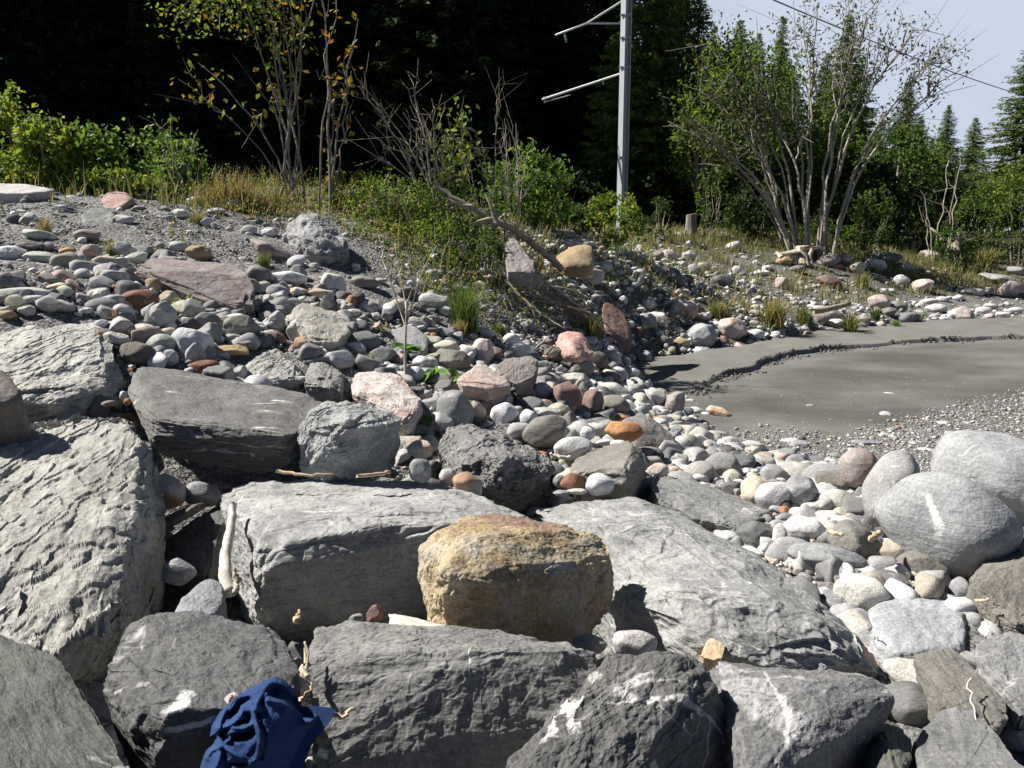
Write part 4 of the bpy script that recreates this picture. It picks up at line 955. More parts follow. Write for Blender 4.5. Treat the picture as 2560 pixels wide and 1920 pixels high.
# ---- cobbles and smaller boulders read off the photograph one by one
#   crop, x, y, w, h in crop pixels, colour code, shape code and rotation, optional depth
ADJ = dict(pg='pale green', w='white', g='grey', d='dark grey', b='brown-grey', db='dark brown', r='rust red', o='orange', t='tan', p='pink', c='cream',
           s='rust-stained white', l='pale', m='mauve', bl='blue-grey', rb='red-brown')
MATC = dict(pg='green', w='white', g='grey', d='grey', b='brown', db='darkbrown', r='rust', o='orange', t='tan', p='pink', c='cream', s='stained', l='pale', m='mauve', bl='blue', rb='redbrown')
SHAPE = dict(o=(11, 'rounded', .9), a=(26, 'angular', .9), f=(14, 'flat', 1.2), r=(17, 'blocky', .9), l=(11, 'oval', .8))
SPECS = """
D 250 280 190 70 pg l 10|D 275 425 240 85 pg l 8|D 675 455 160 90 c l 5|D 830 385 100 75 w o|D 868 430 170 78 pg l -16|D 1275 395 165 105 t r|D 1145 352 120 70 pg o
D 795 180 130 62 l f 8|D 1735 375 270 95 m f 24|D 1730 265 90 60 w o|D 1860 555 225 95 w l 3|D 1910 450 140 88 w l -25|D 890 705 255 152 r l -4|D 850 625 140 105 w a
D 985 600 105 95 t o|D 1090 690 120 115 c a|D 1045 800 170 200 g a 20|D 795 775 145 105 l l 30|D 1040 990 190 158 pg o|D 1230 985 270 215 w r 25|D 905 895 185 100 p f -10
D 895 1045 240 160 db r 15|D 1325 1135 200 112 r l 3|D 1480 1022 235 78 t f 4|D 1090 1070 115 120 l r|D 755 960 190 115 l a 10|D 640 935 90 95 o a 30|D 1780 735 135 80 o l -25
D 1905 640 150 55 s f 5|D 2060 660 150 78 s l 10|D 1785 640 150 92 g o|D 1915 895 150 160 l a|D 1955 985 135 112 s l 25|D 150 660 320 98 pg l 2|D 200 700 165 80 l o|D 385 730 190 80 g f 15
D 370 608 130 50 c f|D 800 530 130 78 rb a|D 1560 880 240 180 b a|D 1780 840 110 160 g a 15|D 1390 950 100 62 w l|D 1495 945 135 70 g f 5|D 2140 600 170 170 l a|D 1905 1215 140 60 l f
D 555 765 100 46 l f 5|D 440 385 110 62 o a|D 530 410 100 62 g o|D 60 400 200 110 w a|D 270 525 75 38 o l|D 560 280 160 85 m o|D 1515 90 130 80 c r|D 1735 255 110 60 l l|D 1600 250 110 70 l l
D 2065 430 100 80 c o|D 2030 360 190 90 w f 15|D 1870 300 110 95 g a|D 1920 520 110 110 g a|D 1170 140 110 62 w f 15|D 1390 125 120 50 l f|D 1280 170 90 40 w f|D 650 670 100 90 l a|D 640 660 80 40 w f 4
D 60 750 90 40 l f|D 50 790 110 60 t f|D 170 765 110 70 l a|D 400 105 90 50 w l 15|D 1340 845 110 40 l f|D 1410 905 90 60 l o|D 1740 920 90 70 w o|D 1780 940 130 90 rb f 35|D 2080 985 110 110 g a
D 1960 1060 90 60 w o|D 2080 1050 100 90 l o|D 1650 860 110 60 l a|D 490 680 70 40 w o|D 310 350 80 50 g o|D 190 350 170 60 b f|D 70 560 120 60 l f
E 660 1005 225 98 c l -8|E 710 1100 275 175 b a 5|E 918 1030 150 180 p r 20|E 1645 1090 165 130 db o|E 1385 1050 160 112 db a|E 1135 1020 195 115 w l -15|E 1550 1140 185 118 b a|E 1935 415 85 58 w l 5
E 1790 305 90 70 p o|E 1570 275 120 75 l a|E 1470 330 110 60 p l|E 1470 515 90 62 d o|E 1600 540 200 120 p o|E 1215 565 190 120 p l 20|E 2185 745 120 115 l a|E 1820 695 62 60 w r|E 1564 620 72 34 w l
E 1755 1062 115 92 l o|E 1960 1065 100 92 g a 30|E 2075 960 135 78 d l|E 1920 885 52 42 o o|E 590 705 240 108 l o|E 510 740 92 62 b a|E 635 585 92 48 l o|E 160 580 205 80 b f|E 462 585 66 44 w l
E 430 650 135 82 b r|E 150 970 225 150 d o|E 40 860 90 130 g a|E 600 935 62 62 o o|E 555 840 110 58 p l -8|E 720 885 66 40 bl l|E 230 800 75 52 w a|E 485 1172 120 105 w o|E 370 1122 82 46 l l
E 305 1115 62 48 w o|E 382 1076 62 34 r l|E 570 1100 125 88 l o|E 1515 1205 190 88 l r|E 1300 1120 112 76 l l 5|E 1800 1168 130 82 w l 20|E 1730 1185 155 62 rb f|E 440 480 60 50 w o|E 100 480 60 45 l o
E 930 900 120 70 l a 25|E 680 770 100 80 w a|E 90 780 110 60 l o|E 70 825 70 60 w o|E 640 895 60 40 l l|E 850 885 90 45 l f|E 1155 800 40 50 w a|E 1260 880 70 35 w l|E 1700 480 110 70 l o|E 2040 410 90 70 m o
E 2115 400 110 60 p l|E 2070 520 80 40 b f|E 2180 570 90 80 b o|E 1930 520 80 50 l o|E 1770 650 70 40 w l|E 1640 680 90 50 g o|E 1980 720 90 70 w f|E 2040 820 150 100 l a|E 1970 830 130 110 g a|E 2120 820 60 30 o l
E 1420 1150 90 60 d a|E 1870 1065 70 50 l l|E 1290 1170 110 60 b o|E 1350 1190 100 60 l r|E 2190 960 80 50 t l|E 1940 960 80 40 d f
F 140 925 200 165 g a|F 335 880 190 145 p r 10|F 485 915 122 66 w l|F 45 765 145 135 p r|F 345 350 102 64 w a|F 950 442 160 82 m l -10|F 1140 487 108 95 c r|F 1260 470 135 80 w l 5|F 1310 425 230 80 d o
F 1605 405 125 66 p l|F 1065 430 82 62 p o|F 1425 572 104 84 l o|F 1555 605 150 92 p r -15|F 2125 625 152 105 p l -25|F 2160 510 112 62 g l|F 960 580 170 82 rb f 15|F 650 588 82 85 p a|F 755 497 105 56 d o
F 1280 705 142 95 p o|F 1645 750 130 68 l f|F 1810 788 165 112 p a 10|F 1470 810 145 78 d f -10|F 905 815 112 72 m r|F 1175 825 105 72 m r|F 1400 730 122 62 b f|F 1340 772 102 62 b f -10|F 1950 762 95 50 w l
F 1600 705 118 42 l l -12|F 790 885 82 50 l l|F 1292 855 64 50 p o|F 90 500 92 78 g a|F 152 480 84 58 c o|F 60 410 92 70 l a|F 40 560 100 58 d o|F 275 570 155 78 d o|F 365 500 62 50 w a|F 530 520 112 38 w f
F 560 487 66 36 w l|F 670 445 112 58 t a|F 1455 487 104 48 w l|F 1010 476 72 38 o l|F 2050 560 250 62 g f 8|F 1900 645 110 50 l l|F 1790 680 72 42 w l|F 130 1025 122 34 w f|F 275 965 84 80 rb a|F 610 920 70 50 w o
F 1000 840 110 50 w f|F 900 750 90 40 l l|F 1690 690 80 40 w o|F 1850 640 100 40 l f|F 2000 735 90 40 p l|F 1700 820 70 35 w l|F 490 780 100 40 l l|F 400 760 60 30 w o|F 230 860 90 60 w o|F 150 800 90 50 l o|F 10 970 110 60 t l
F 1990 800 70 40 p o|F 2080 790 90 40 l f|F 2160 760 90 40 w l|F 1540 885 66 24 w f|F 1310 640 70 45 p o|F 1360 635 50 30 w o|F 480 630 50 30 w o|F 990 790 120 60 b f|F 1730 800 60 40 l o|F 1640 800 70 40 g l
G 1080 690 215 235 s o 0 5.0|G 1300 712 235 170 bl o 15 5.1|G 1160 850 330 75 db f -22 4.75|G 1150 1210 215 170 bl o 20 4.1|G 700 125 90 40 m l 0 5.5|G 795 75 50 60 w o 0 5.8|G 820 115 50 50 o a 0 5.65
H 515 420 165 122 s o 0 5.3|H 515 560 145 160 bl o 0 5.0|H 735 180 250 270 g l -40|H 1055 205 190 172 w o|H 1205 245 128 165 w l 12|H 1320 312 300 215 b o -15 6.6|H 1300 50 130 130 w l -40|H 1220 65 92 82 o o
H 1455 95 215 225 rb r 20|H 1625 125 145 185 rb o|H 1760 150 210 165 b o|H 1825 310 252 140 o l 6 6.75|H 1500 415 250 150 w l -5 6.3|H 1595 318 104 92 w o 0 6.7|H 1500 640 168 138 r o -10 5.35|H 1672 645 185 148 w o 0 5.25
H 2045 555 138 98 s l 5|H 2155 556 98 60 s l 8|H 690 600 112 112 l o 0 5.15|H 820 652 210 150 s l 25 5.05|H 590 150 165 130 g o|H 510 215 150 105 d o|H 1010 118 220 105 g f -10|H 870 75 115 95 w a|H 985 75 135 75 s o
H 1320 188 225 78 l a|H 1475 255 125 165 b r|H 2015 90 170 112 l o|H 2145 130 140 190 m r 20|H 1770 45 200 100 l o 20|H 1890 45 125 95 g a|H 1425 702 112 42 g f 0 5.3|H 1410 625 82 82 bl o 0 5.5|H 1525 690 135 40 l f 0 5.25
H 2060 165 110 50 w l|H 2120 178 72 42 p l|H 1700 375 115 46 w f -5 6.55|H 1790 385 112 52 w l 0 6.5|H 575 310 66 80 l r|H 1160 130 80 70 d a|H 1700 280 90 90 g a|H 2180 300 70 60 bl a|H 1870 190 80 60 g a|H 2050 240 80 50 w o|H 1630 50 90 60 w o
I 275 525 240 178 g o|I 480 405 162 82 l o 5|I 585 722 238 180 w o -10|I 490 690 200 210 c o|I 610 580 185 130 bl o|I 770 700 215 235 g r 25|I 945 600 310 185 g o|I 1010 640 290 165 b o 12|I 1010 757 292 165 pg l 5
I 850 797 145 72 pg l|I 955 872 185 125 l o|I 800 935 292 168 w l 4|I 645 1000 100 210 l l -12|I 478 978 245 195 d a|I 945 1130 500 205 bl l 4|I 1310 1178 200 150 g o|I 1130 1030 340 260 b f 35|I 1550 1175 320 190 b r|I 315 952 92 72 m o
I 240 332 212 70 g f 6|I 260 190 190 78 s f 22|I 705 368 140 46 w f -6|I 770 395 132 68 g a|I 1190 380 215 40 bl f -4|I 840 147 72 40 g a|I 1346 64 80 22 w l|I 945 236 84 22 w l|I 1145 173 66 24 w l|I 605 196 44 24 w o
I 1005 176 48 14 w f|I 1690 255 92 38 l f -5|I 1355 297 76 34 g l|I 1315 329 76 32 l l|I 990 467 102 52 g o|I 885 446 62 26 w l|I 1330 200 92 46 w f 10|I 640 480 165 80 l a|I 720 545 80 60 l o|I 1130 875 130 62 d f
I 755 1055 135 84 b o|I 380 640 100 60 w l|I 560 375 60 40 l o|I 1070 265 36 18 w o|I 1220 240 60 22 t f|I 1350 395 60 30 o l|I 1430 385 60 35 l o|I 1500 390 70 40 l o|I 1580 430 110 40 w f|I 100 175 110 60 w l|I 170 200 70 40 l l|I 60 115 70 40 w o|I 30 100 50 50 w o
L 1172 110 350 240 l o|L 1800 100 135 190 g o|L 1520 660 415 240 l l 18|L 1478 830 405 290 d o 15|L 2000 270 235 138 g l 20|L 1910 300 120 92 l f 15|L 1185 592 250 110 g f|L 940 75 115 82 b a|L 970 137 62 42 l o
L 2160 1060 160 160 g a|L 1285 490 60 130 l l 15|L 1390 520 170 120 b a|K 1600 440 225 130 bl o 0 3.55|K 1895 440 285 180 l o 0 3.45|K 225 255 110 140 rb a 20 3.55|K 105 270 95 56 bl o 0 3.6
A 560 1190 1 1 l o|A 790 1225 110 50 l o|D 95 175 100 60 d l|D 1250 60 110 60 w o|D 1880 190 60 50 l o
"""
def place_listed():
    todo = []
    for tok in SPECS.replace('\n', '|').split('|'):
        t = tok.split()
        if len(t) < 7: continue
        x, y, w, h = map(float, t[1:5])
        if w < 10: continue
        todo.append((t[0], x, y, w, h, t[5], t[6], float(t[7]) if len(t) > 7 else RANDW.uniform(-7, 7), float(t[8]) if len(t) > 8 else None))
    for (c, x, y, w, h, col, shp, rot, dd) in todo:
        u, v = px(c, x, y + h * .40)
        if dd is None:
            d = float(ghit(u, v)[0])
            if not np.isfinite(d): continue
            d += .2 * min(w, h) * CS * d / FPX
        else: d = dd
        k, sname, dep = SHAPE[shp]
        q = RANDW.uniform(.92, 1.08); tint = (q, q * RANDW.uniform(.98, 1.01), q * RANDW.uniform(.96, 1.03))
        if col == 'd': tint = tuple(.55 * a for a in tint)
        stone_at(P(c, x, y, d), w * CS * d / FPX, h * CS * d / FPX, MATC[col], k, rot, tint, dep, adj=ADJ[col] + ' ' + sname, group='river stones on the bank')
place_listed()
# ------------------------------------------------------------------ loose gravel and pebbles nobody could count
def pebbles(name, X, Y, Z, S, cols, seed, lv=1, flat=.6, sink=.25):
    r = np.random.default_rng(seed); n = len(X)
    D, F = ico(lv); m = len(D)
    ax = np.stack([r.uniform(.8, 1.35, n), r.uniform(.65, 1.0, n), r.uniform(.4, .85, n) * flat / .6], -1) * S[:, None] * .5
    if lv == 1: lump = 1 + .11 * r.normal(size=(n, m))
    else:
        lump = np.empty((n, m))
        for a in range(0, n, 600):         # rounded random polytopes, from water-worn to angular
            q = min(600, n - a); u_ = r.normal(size=(q, 10, 3)); u_ /= np.linalg.norm(u_, axis=2)[..., None]
            Hh = r.uniform(.72, 1.1, (q, 10, 1)); kk = r.choice([10, 16, 26, 40], (q, 1, 1))
            G_ = np.maximum(np.einsum('nkj,mj->nkm', u_, D), 1e-4) / Hh
            gm = G_.max(1, keepdims=True); rr = 1 / (gm[:, 0] * ((G_ / gm) ** kk).sum(1) ** (1 / kk[:, 0]))
            lump[a:a + q] = np.minimum(rr, 1.25 * np.median(rr, axis=1, keepdims=True)) * 1.02
    V = D[None] * lump[..., None] * ax[:, None]
    a = r.uniform(0, 6.28, n); t = r.normal(size=n) * .3
    ct, st = np.cos(t)[:, None], np.sin(t)[:, None]
    y = V[..., 1] * ct - V[..., 2] * st; z = V[..., 1] * st + V[..., 2] * ct
    ca, sa = np.cos(a)[:, None], np.sin(a)[:, None]
    x = V[..., 0] * ca - y * sa; y = V[..., 0] * sa + y * ca
    V = np.stack([x + X[:, None], y + Y[:, None], z + (Z + ax[:, 2] * (1 - sink) * .75)[:, None]], -1).reshape(-1, 3)
    FF = (F[None] + (np.arange(n) * m)[:, None, None]).reshape(-1, 3)
    me = mesh_np(name, V, FF, M['pebble'], tint=np.repeat(cols, m, 0))
    return tag(obj(name, me), kind='stuff')
PEBC = [g(.12), g(.16, COOL), g(.2), g(.26, COOL), g(.34), g(.42, WARM), g(.5), (.36, .35, .28), (.3, .27, .22), (.40, .30, .26), (.28, .14, .07), (.38, .24, .12)]
def pcols(n, seed, pale=1.0, w=None):
    r = np.random.default_rng(seed)
    w = np.array(w or [1.0, 1.6, 2, 2, 2, 1.6, 1.2, 1.3, .8, .7, .12, .12]); w[4:8] *= pale; w /= w.sum()
    c = np.array(PEBC)[r.choice(len(PEBC), n, p=w)]
    return np.clip(1.12 * c * r.uniform(.75, 1.3, (n, 1)), .02, .68)
ROCKXY = [(r_['c'][0], r_['c'][1], r_['size']) for r_ in ROCKS if r_['size'] > .45]
def gravel():
    r = np.random.default_rng(21)
    # bank gravel: uniform in angle and log distance, so it thins out naturally with distance
    n = 205000
    a = np.radians(r.uniform(-46, 40, n)); d = np.exp(r.uniform(np.log(3.0), np.log(31), n))
    X = d * np.sin(a); Y = d * np.cos(a); Z = zat(X, Y)
    u, v, dep = project(np.stack([X, Y, Z], -1))
    s = poly_sd(SANDPOLY, X, Y)
    T = u * 2212 / 2560; W = v * 2212 / 2560
    q = np.stack([X, Y, X * 0], -1)
    cl = fbm(q * .7, 3, 71)
    left = (T < 1000) & (W > 430) & (W < 1000)
    p = np.zeros(n)
    p = np.where(T < 1050, .85, p)                          # mound
    p = np.where((T >= 1050) & (Y < 16), .75, p)
    p = np.where((T >= 1050) & (Y >= 14) & (Y < 28.5), .75 - .5 * sstep(19.5, 24, Y) - .3 * (cl > .12), p)
    p = np.where((T < 1000) & (Y > 11.7), .12, p)
    p = np.where((T > 980) & (T < 1150) & (Y > 12), .25, p)
    p = np.where(Y > 28.5, 0, p)
    p = np.where(s > -.05, .0, p)
    for (bx, by, bs) in ROCKXY: p = np.where(np.hypot(X - bx, Y - by) < bs * .40, 0, p)
    k = r.random(n) < p
    X, Y, Z, T, W, d = X[k], Y[k], Z[k], T[k], W[k], d[k]; n = len(X)
    S = np.clip(.018 * (1 - r.random(n)) ** (-1 / 2.05), .018, .22) * np.clip(d / 8, .75, 1.7)
    S = np.where((T < 1050) & (W < 760), .018 + (S - .018) * .62, S)
    S = np.where((T < 900) & (W < 640), .018 + (S - .018) * .55, S)
    S = np.where((T > 1250), S * 1.25, S)
    S = np.minimum(S, .17)
    big = S > .065
    S = np.where((T > 1050) | (W < 430), np.maximum(S, .026), S)
    cols = pcols(n, 5, 1.0)
    cols = np.where((T > 1250)[:, None], pcols(n, 6, 1.9), cols)
    cols = np.where(big[:, None], np.clip(cols * 1.15, 0, .62), cols)
    pebbles('gravel', X[~big], Y[~big], Z[~big], S[~big], cols[~big], 3, 1)
    pebbles('loose_pebbles', X[big], Y[big], Z[big], S[big], cols[big], 4, 3)
    # gravel swept onto the wet sand, lower right
    n = 165000
    a = np.radians(r.uniform(6, 44, n)); d = np.exp(r.uniform(np.log(6), np.log(15), n))
    X = d * np.sin(a); Y = d * np.cos(a)
    u, v, dep = project(np.stack([X, Y, X * 0], -1)); T = u * 2212 / 2560; W = v * 2212 / 2560
    w = 14 * perlin(np.stack([X * 1.5, Y * 1.5, X * 0], -1), 5) + 10 * perlin(np.stack([X * 5, Y * 5, X * 0], -1), 6)
    e1 = W - (845 + (2212 - T) * .235) + w          # the wide gravel sheet at the right
    e2 = W - (925 + np.abs(T - 1720) * .04) + w * 1.2       # the band in front of the sand
    p = np.clip(sstep(-26, 26, e1) * sstep(1640, 1900, T) * .95, 0, 1)
    p = np.maximum(p, sstep(-16, 22, e2) * sstep(1430, 1560, T) * (.45 + .9 * perlin(np.stack([X * 2, Y * 2, X * 0], -1), 9)))
    p = np.maximum(p, .012)
    streak = sstep(.25, .5, perlin(np.stack([X * .9 + Y * .5, Y * 2.2 - X * 1.0, X * 0], -1), 15)) * .10 * (W > 770)
    p = np.maximum(p, streak)
    k = (r.random(n) < p) & (poly_sd(SANDPOLY, X, Y) > -.3) & (W > 725)
    X, Y = X[k], Y[k]; n = len(X)
    Z = np.maximum(sand_z(X, Y), zat(X, Y) + .0)
    S = np.clip(.0115 * (1 - r.random(n)) ** (-1 / 2.7), .0115, .075)
    S = np.where(p[k] < .05, np.minimum(S, .022), S)
    pebbles('sand_gravel', X, Y, Z, S, pcols(n, 8, 1.5, [.6, 1.2, 2.2, 2.4, 2.4, 2.0, 1.8, .8, .6, .5, .15, .2]), 7, 1, .38, .2)
    # cobbles jammed in the gaps of the pile, below the listed ones
    n = 7000
    X = r.uniform(-4.2, 5.0, n); Y = r.uniform(2.8, 9.0, n); Z = zat(X, Y)
    s = poly_sd(SANDPOLY, X, Y)
    ins = np.zeros(n, bool)
    for (bx, by, bs) in ROCKXY: ins |= np.hypot(X - bx, Y - by) < bs * .33
    k = (~ins) & (s < -.1)
    X, Y, Z = X[k], Y[k], Z[k]; n = len(X)
    S = np.clip(.030 * (1 - r.random(n)) ** (-1 / 1.5), .03, .21)
    pebbles('gap_cobbles', X, Y, Z, S, np.clip(pcols(n, 11, 1.1) * .9, 0, .6), 12, 4, .65, .3)
    # crumbled sand clods along the eroded step
    n = 1300; t = r.uniform(0, len(SCARP) - 1.01, n); i = t.astype(int); f = (t - i)[:, None]
    p = SCARP[i] * (1 - f) + SCARP[i + 1] * f; tg = SCARP[i + 1] - SCARP[i]; tg /= np.linalg.norm(tg, axis=1)[:, None]
    off = .13 - np.abs(r.normal(size=n)) * .16 - .05
    X = p[:, 0] - tg[:, 1] * off + .09 * 0; Y = p[:, 1] + tg[:, 0] * off
    k = (fbm(np.stack([X, Y, X * 0], -1) * 1.1, 2, 61) > -.12) & (X > SCARP[0, 0])
    X, Y = X[k], Y[k]; n = len(X); S = np.clip(.016 * (1 - r.random(n)) ** (-1 / 2.0), .013, .055)
    pebbles('sand_crumbs', X, Y, sand_z(X, Y), S, np.array([.155, .152, .137]) * r.uniform(.75, 1.15, (n, 1)), 15, 2, .8, .3)
gravel()
# ------------------------------------------------------------------ spruces
SPR = [(.012, .022, .008), (.017, .030, .011), (.009, .018, .008), (.022, .036, .012)]  # needle tints with the forest's shade darkened into them
SPR_SUN = [(.08, .135, .026), (.12, .175, .034), (.055, .095, .022), (.16, .205, .04)]  # same needles in lighter tints that stand in for sunlight
def spruce(name, H, R, seed, cols, n_wh=None, base=.06, dens=1.0, spray=.34, power=.8):
    r = np.random.default_rng(seed)
    C, Dr, Sz = [], [], []
    z = base * H
    tb = Tubes().add([(0, 0, -.5), (0, 0, H * .3), (.03, 0, H * .7), (0, .02, H)], [H * .017, H * .013, H * .006, .01], 8)
    while z < H * .99:
        f = 1 - z / H
        L0 = R * f ** power * (1 if z > H * .16 else .75) + .12
        nb = max(4, int((5 + 3 * f) * dens))
        for b in range(nb):
            L = L0 * r.uniform(.62, 1.12); az = r.uniform(0, 6.283)
            h = np.array([math.cos(az), math.sin(az), 0.0])
            ns = max(3, int(L / .17 * dens))
            t = np.linspace(.12, 1, ns)
            sag = -.34 * L * (t ** 1.5) * (1.2 - f * .25) + .16 * L * t ** 3.2 + .22 * L * t * (1 - f)
            pts = np.array([0, 0, z]) + h[None] * (t * L)[:, None] + np.array([0, 0, 1.0]) * sag[:, None]
            if r.random() < .5: tb.add(pts[::max(1, ns // 4)], np.linspace(.02, .006, len(pts[::max(1, ns // 4)])) * (.5 + f), 3, False)
            side = np.array([-h[1], h[0], 0])
            for q in range(3):
                sg = r.choice([-1, 1], ns)[:, None] * r.uniform(0, 1, (ns, 1))
                wdt = (.30 * L * (1 - t) + .10)[:, None]
                p = pts + side[None] * sg * wdt + r.normal(size=(ns, 3)) * .05 + np.array([0, 0, -1]) * np.abs(sg) * wdt * .35
                C.append(p); Dr.append(h[None] * .8 + side[None] * sg * .9 + np.array([0, 0, -.55 if q else -.15]))
                Sz.append(np.full(ns, spray) * r.uniform(.6, 1.2, ns) * (.55 + .5 * f))
        z += (.26 + .2 * f) * (H / 18) / max(.7, dens) * r.uniform(.8, 1.2)
    C = np.concatenate(C); Dr = np.concatenate(Dr); Sz = np.concatenate(Sz)
    cr = leaf_mesh(name + '_crown', C, Sz, M['needle'], tints(len(C), cols, seed, .3), up=.5, aspect=.36, seed=seed, dirs=Dr)
    return tb.mesh(name + '_trunk', M['barkdark']), cr
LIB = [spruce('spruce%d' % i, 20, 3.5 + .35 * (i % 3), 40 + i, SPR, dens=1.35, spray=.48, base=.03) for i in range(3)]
LIBL = [spruce('sun_tint_spruce%d' % i, 18, 3.7 + .4 * i, 60 + i, SPR_SUN, dens=1.55, spray=.40) for i in range(3)]
def put_spruce(lib, x, y, H, H0, label, group=None, rz=0.0, wide=1.0, z=None):
    zz = float(zat(x, y)) if z is None and y < 61 else (2.2 if z is None else z)
    s = H / H0
    e = empty('spruce_tree', (x, y, zz), label, 'tree', group, rz); e.scale = (s * wide, s * wide, s)
    obj('trunk', lib[0], e); obj('crown', lib[1], e)
    return e
rf = np.random.default_rng(77)
def tip(u, v, d):      # height of a tree whose tip shows at T (u, v) and which stands at depth d
    p = P('T', u, v, d); return p
# dark forest wall behind the bank: rows of spruces with shade painted into their needle tints
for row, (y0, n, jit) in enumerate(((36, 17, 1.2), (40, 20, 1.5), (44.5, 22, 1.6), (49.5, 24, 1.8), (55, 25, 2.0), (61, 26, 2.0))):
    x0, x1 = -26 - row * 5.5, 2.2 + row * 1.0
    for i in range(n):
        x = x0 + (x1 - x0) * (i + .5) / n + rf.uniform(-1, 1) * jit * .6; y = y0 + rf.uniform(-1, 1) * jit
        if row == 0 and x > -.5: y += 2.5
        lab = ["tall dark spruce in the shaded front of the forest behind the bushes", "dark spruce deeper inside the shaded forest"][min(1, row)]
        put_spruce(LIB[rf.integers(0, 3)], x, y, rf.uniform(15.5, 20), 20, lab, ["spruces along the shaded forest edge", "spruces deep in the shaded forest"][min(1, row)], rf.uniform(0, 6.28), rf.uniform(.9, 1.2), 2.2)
# spruces with sunlight painted into lighter needles, right of the mast, each read from its tip in the photograph
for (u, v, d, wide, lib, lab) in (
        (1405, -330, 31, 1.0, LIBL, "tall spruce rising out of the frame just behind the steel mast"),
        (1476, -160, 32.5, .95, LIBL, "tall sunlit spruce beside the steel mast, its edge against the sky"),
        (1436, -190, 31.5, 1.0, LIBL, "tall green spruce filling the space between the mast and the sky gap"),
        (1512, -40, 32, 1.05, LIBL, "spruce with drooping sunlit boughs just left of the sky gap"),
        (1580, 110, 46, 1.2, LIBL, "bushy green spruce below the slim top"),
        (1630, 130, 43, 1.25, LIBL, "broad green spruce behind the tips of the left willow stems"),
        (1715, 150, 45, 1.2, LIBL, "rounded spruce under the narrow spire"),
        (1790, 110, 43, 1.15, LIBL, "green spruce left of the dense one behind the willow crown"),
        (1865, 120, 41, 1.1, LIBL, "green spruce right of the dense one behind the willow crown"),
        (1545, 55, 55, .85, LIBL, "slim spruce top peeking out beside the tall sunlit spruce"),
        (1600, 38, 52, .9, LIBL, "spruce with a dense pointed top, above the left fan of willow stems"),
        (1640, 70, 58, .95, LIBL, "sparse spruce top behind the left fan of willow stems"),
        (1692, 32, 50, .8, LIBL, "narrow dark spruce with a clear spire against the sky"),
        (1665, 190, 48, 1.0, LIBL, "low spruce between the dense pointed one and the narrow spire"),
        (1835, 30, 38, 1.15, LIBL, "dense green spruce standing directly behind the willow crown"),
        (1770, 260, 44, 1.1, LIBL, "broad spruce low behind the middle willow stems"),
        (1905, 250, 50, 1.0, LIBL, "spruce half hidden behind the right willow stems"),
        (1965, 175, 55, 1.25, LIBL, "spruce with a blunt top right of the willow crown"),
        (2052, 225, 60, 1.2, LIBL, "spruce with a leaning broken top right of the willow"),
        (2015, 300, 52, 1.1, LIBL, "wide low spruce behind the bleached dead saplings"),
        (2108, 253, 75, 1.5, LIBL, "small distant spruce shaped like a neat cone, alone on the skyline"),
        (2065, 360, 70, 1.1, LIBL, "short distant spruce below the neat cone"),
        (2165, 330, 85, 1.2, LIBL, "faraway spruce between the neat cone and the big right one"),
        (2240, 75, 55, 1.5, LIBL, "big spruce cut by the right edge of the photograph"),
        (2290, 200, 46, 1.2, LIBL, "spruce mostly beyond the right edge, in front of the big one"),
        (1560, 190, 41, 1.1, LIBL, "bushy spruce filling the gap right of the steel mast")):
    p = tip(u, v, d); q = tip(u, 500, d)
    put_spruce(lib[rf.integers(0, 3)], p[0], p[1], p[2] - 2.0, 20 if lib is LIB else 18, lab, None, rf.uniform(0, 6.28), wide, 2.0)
for i in range(9):
    x = 5.5 + i * 2.9 + rf.uniform(-1, 1); y = rf.uniform(56, 66)
    vmax = tip(0, 300 - 20 * i % 60, y)[2] - 2
    put_spruce(LIBL[rf.integers(0, 3)], x, y, min(vmax, rf.uniform(9, 13)), 18, "spruce in the low dark row behind the willow", "spruces in the low row behind the willow", rf.uniform(0, 6.28), 1.2, 2.0)

# ------------------------------------------------------------------ broad-leaved trees and bushes
GR = [(.075, .15, .026), (.11, .20, .034), (.055, .11, .022), (.16, .23, .04)]
GY = [(.14, .22, .035), (.19, .25, .04), (.09, .17, .028), (.25, .27, .05)]
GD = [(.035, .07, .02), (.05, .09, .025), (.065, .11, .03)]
WIL = [(.06, .085, .03), (.085, .11, .04), (.045, .065, .025), (.12, .14, .06)]
AUT = [(.30, .20, .03), (.22, .20, .03), (.12, .15, .03), (.35, .16, .03)]
def ellipsoid_pts(n, c, rad, r, shell=.55, clump=.22, ncl=40):
    k = r.normal(size=(ncl, 3)); k /= np.linalg.norm(k, axis=1)[:, None]
    k *= (r.uniform(shell, 1, (ncl, 1))) ** (1 / 1.5)
    i = r.integers(0, ncl, n)
    p = k[i] + r.normal(size=(n, 3)) * clump * r.uniform(.5, 1.3, (ncl, 1))[i]
    return np.asarray(c) + p * np.asarray(rad), k * np.asarray(rad) + np.asarray(c)
def bush(name, base, w, h, dep, cols, n, size, label, cat='bush', group=None, seed=1, stems=14, ncl=40, aspect=.6, clump=.15, up=.4, stemmat='twig', sr=.012, low=.15):
    r = np.random.default_rng(seed)
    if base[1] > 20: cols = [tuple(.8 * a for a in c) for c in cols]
    e = empty(name, base, label, cat, group)
    C, K = ellipsoid_pts(n, (0, 0, h * .52), (w / 2, dep / 2, h * .48), r, ncl=ncl, clump=clump)
    C[:, 2] = np.abs(C[:, 2]) + .02
    tb = Tubes()
    for k in K[:stems]:
        b0 = np.array([k[0] * .25, k[1] * .25, -.12])
        tb.add(curve(b0, k, 7, (0, 0, h * .08), .02 * h, r), np.linspace(sr, sr * .3, 7), 4, False)
    obj('stems', tb.mesh('bush_stems', M[stemmat]), e)
    obj('foliage', leaf_mesh('bush_leaves', C, size, M['leaf'], tints(n, cols, seed), up=up, aspect=aspect, seed=seed), e)
    return e
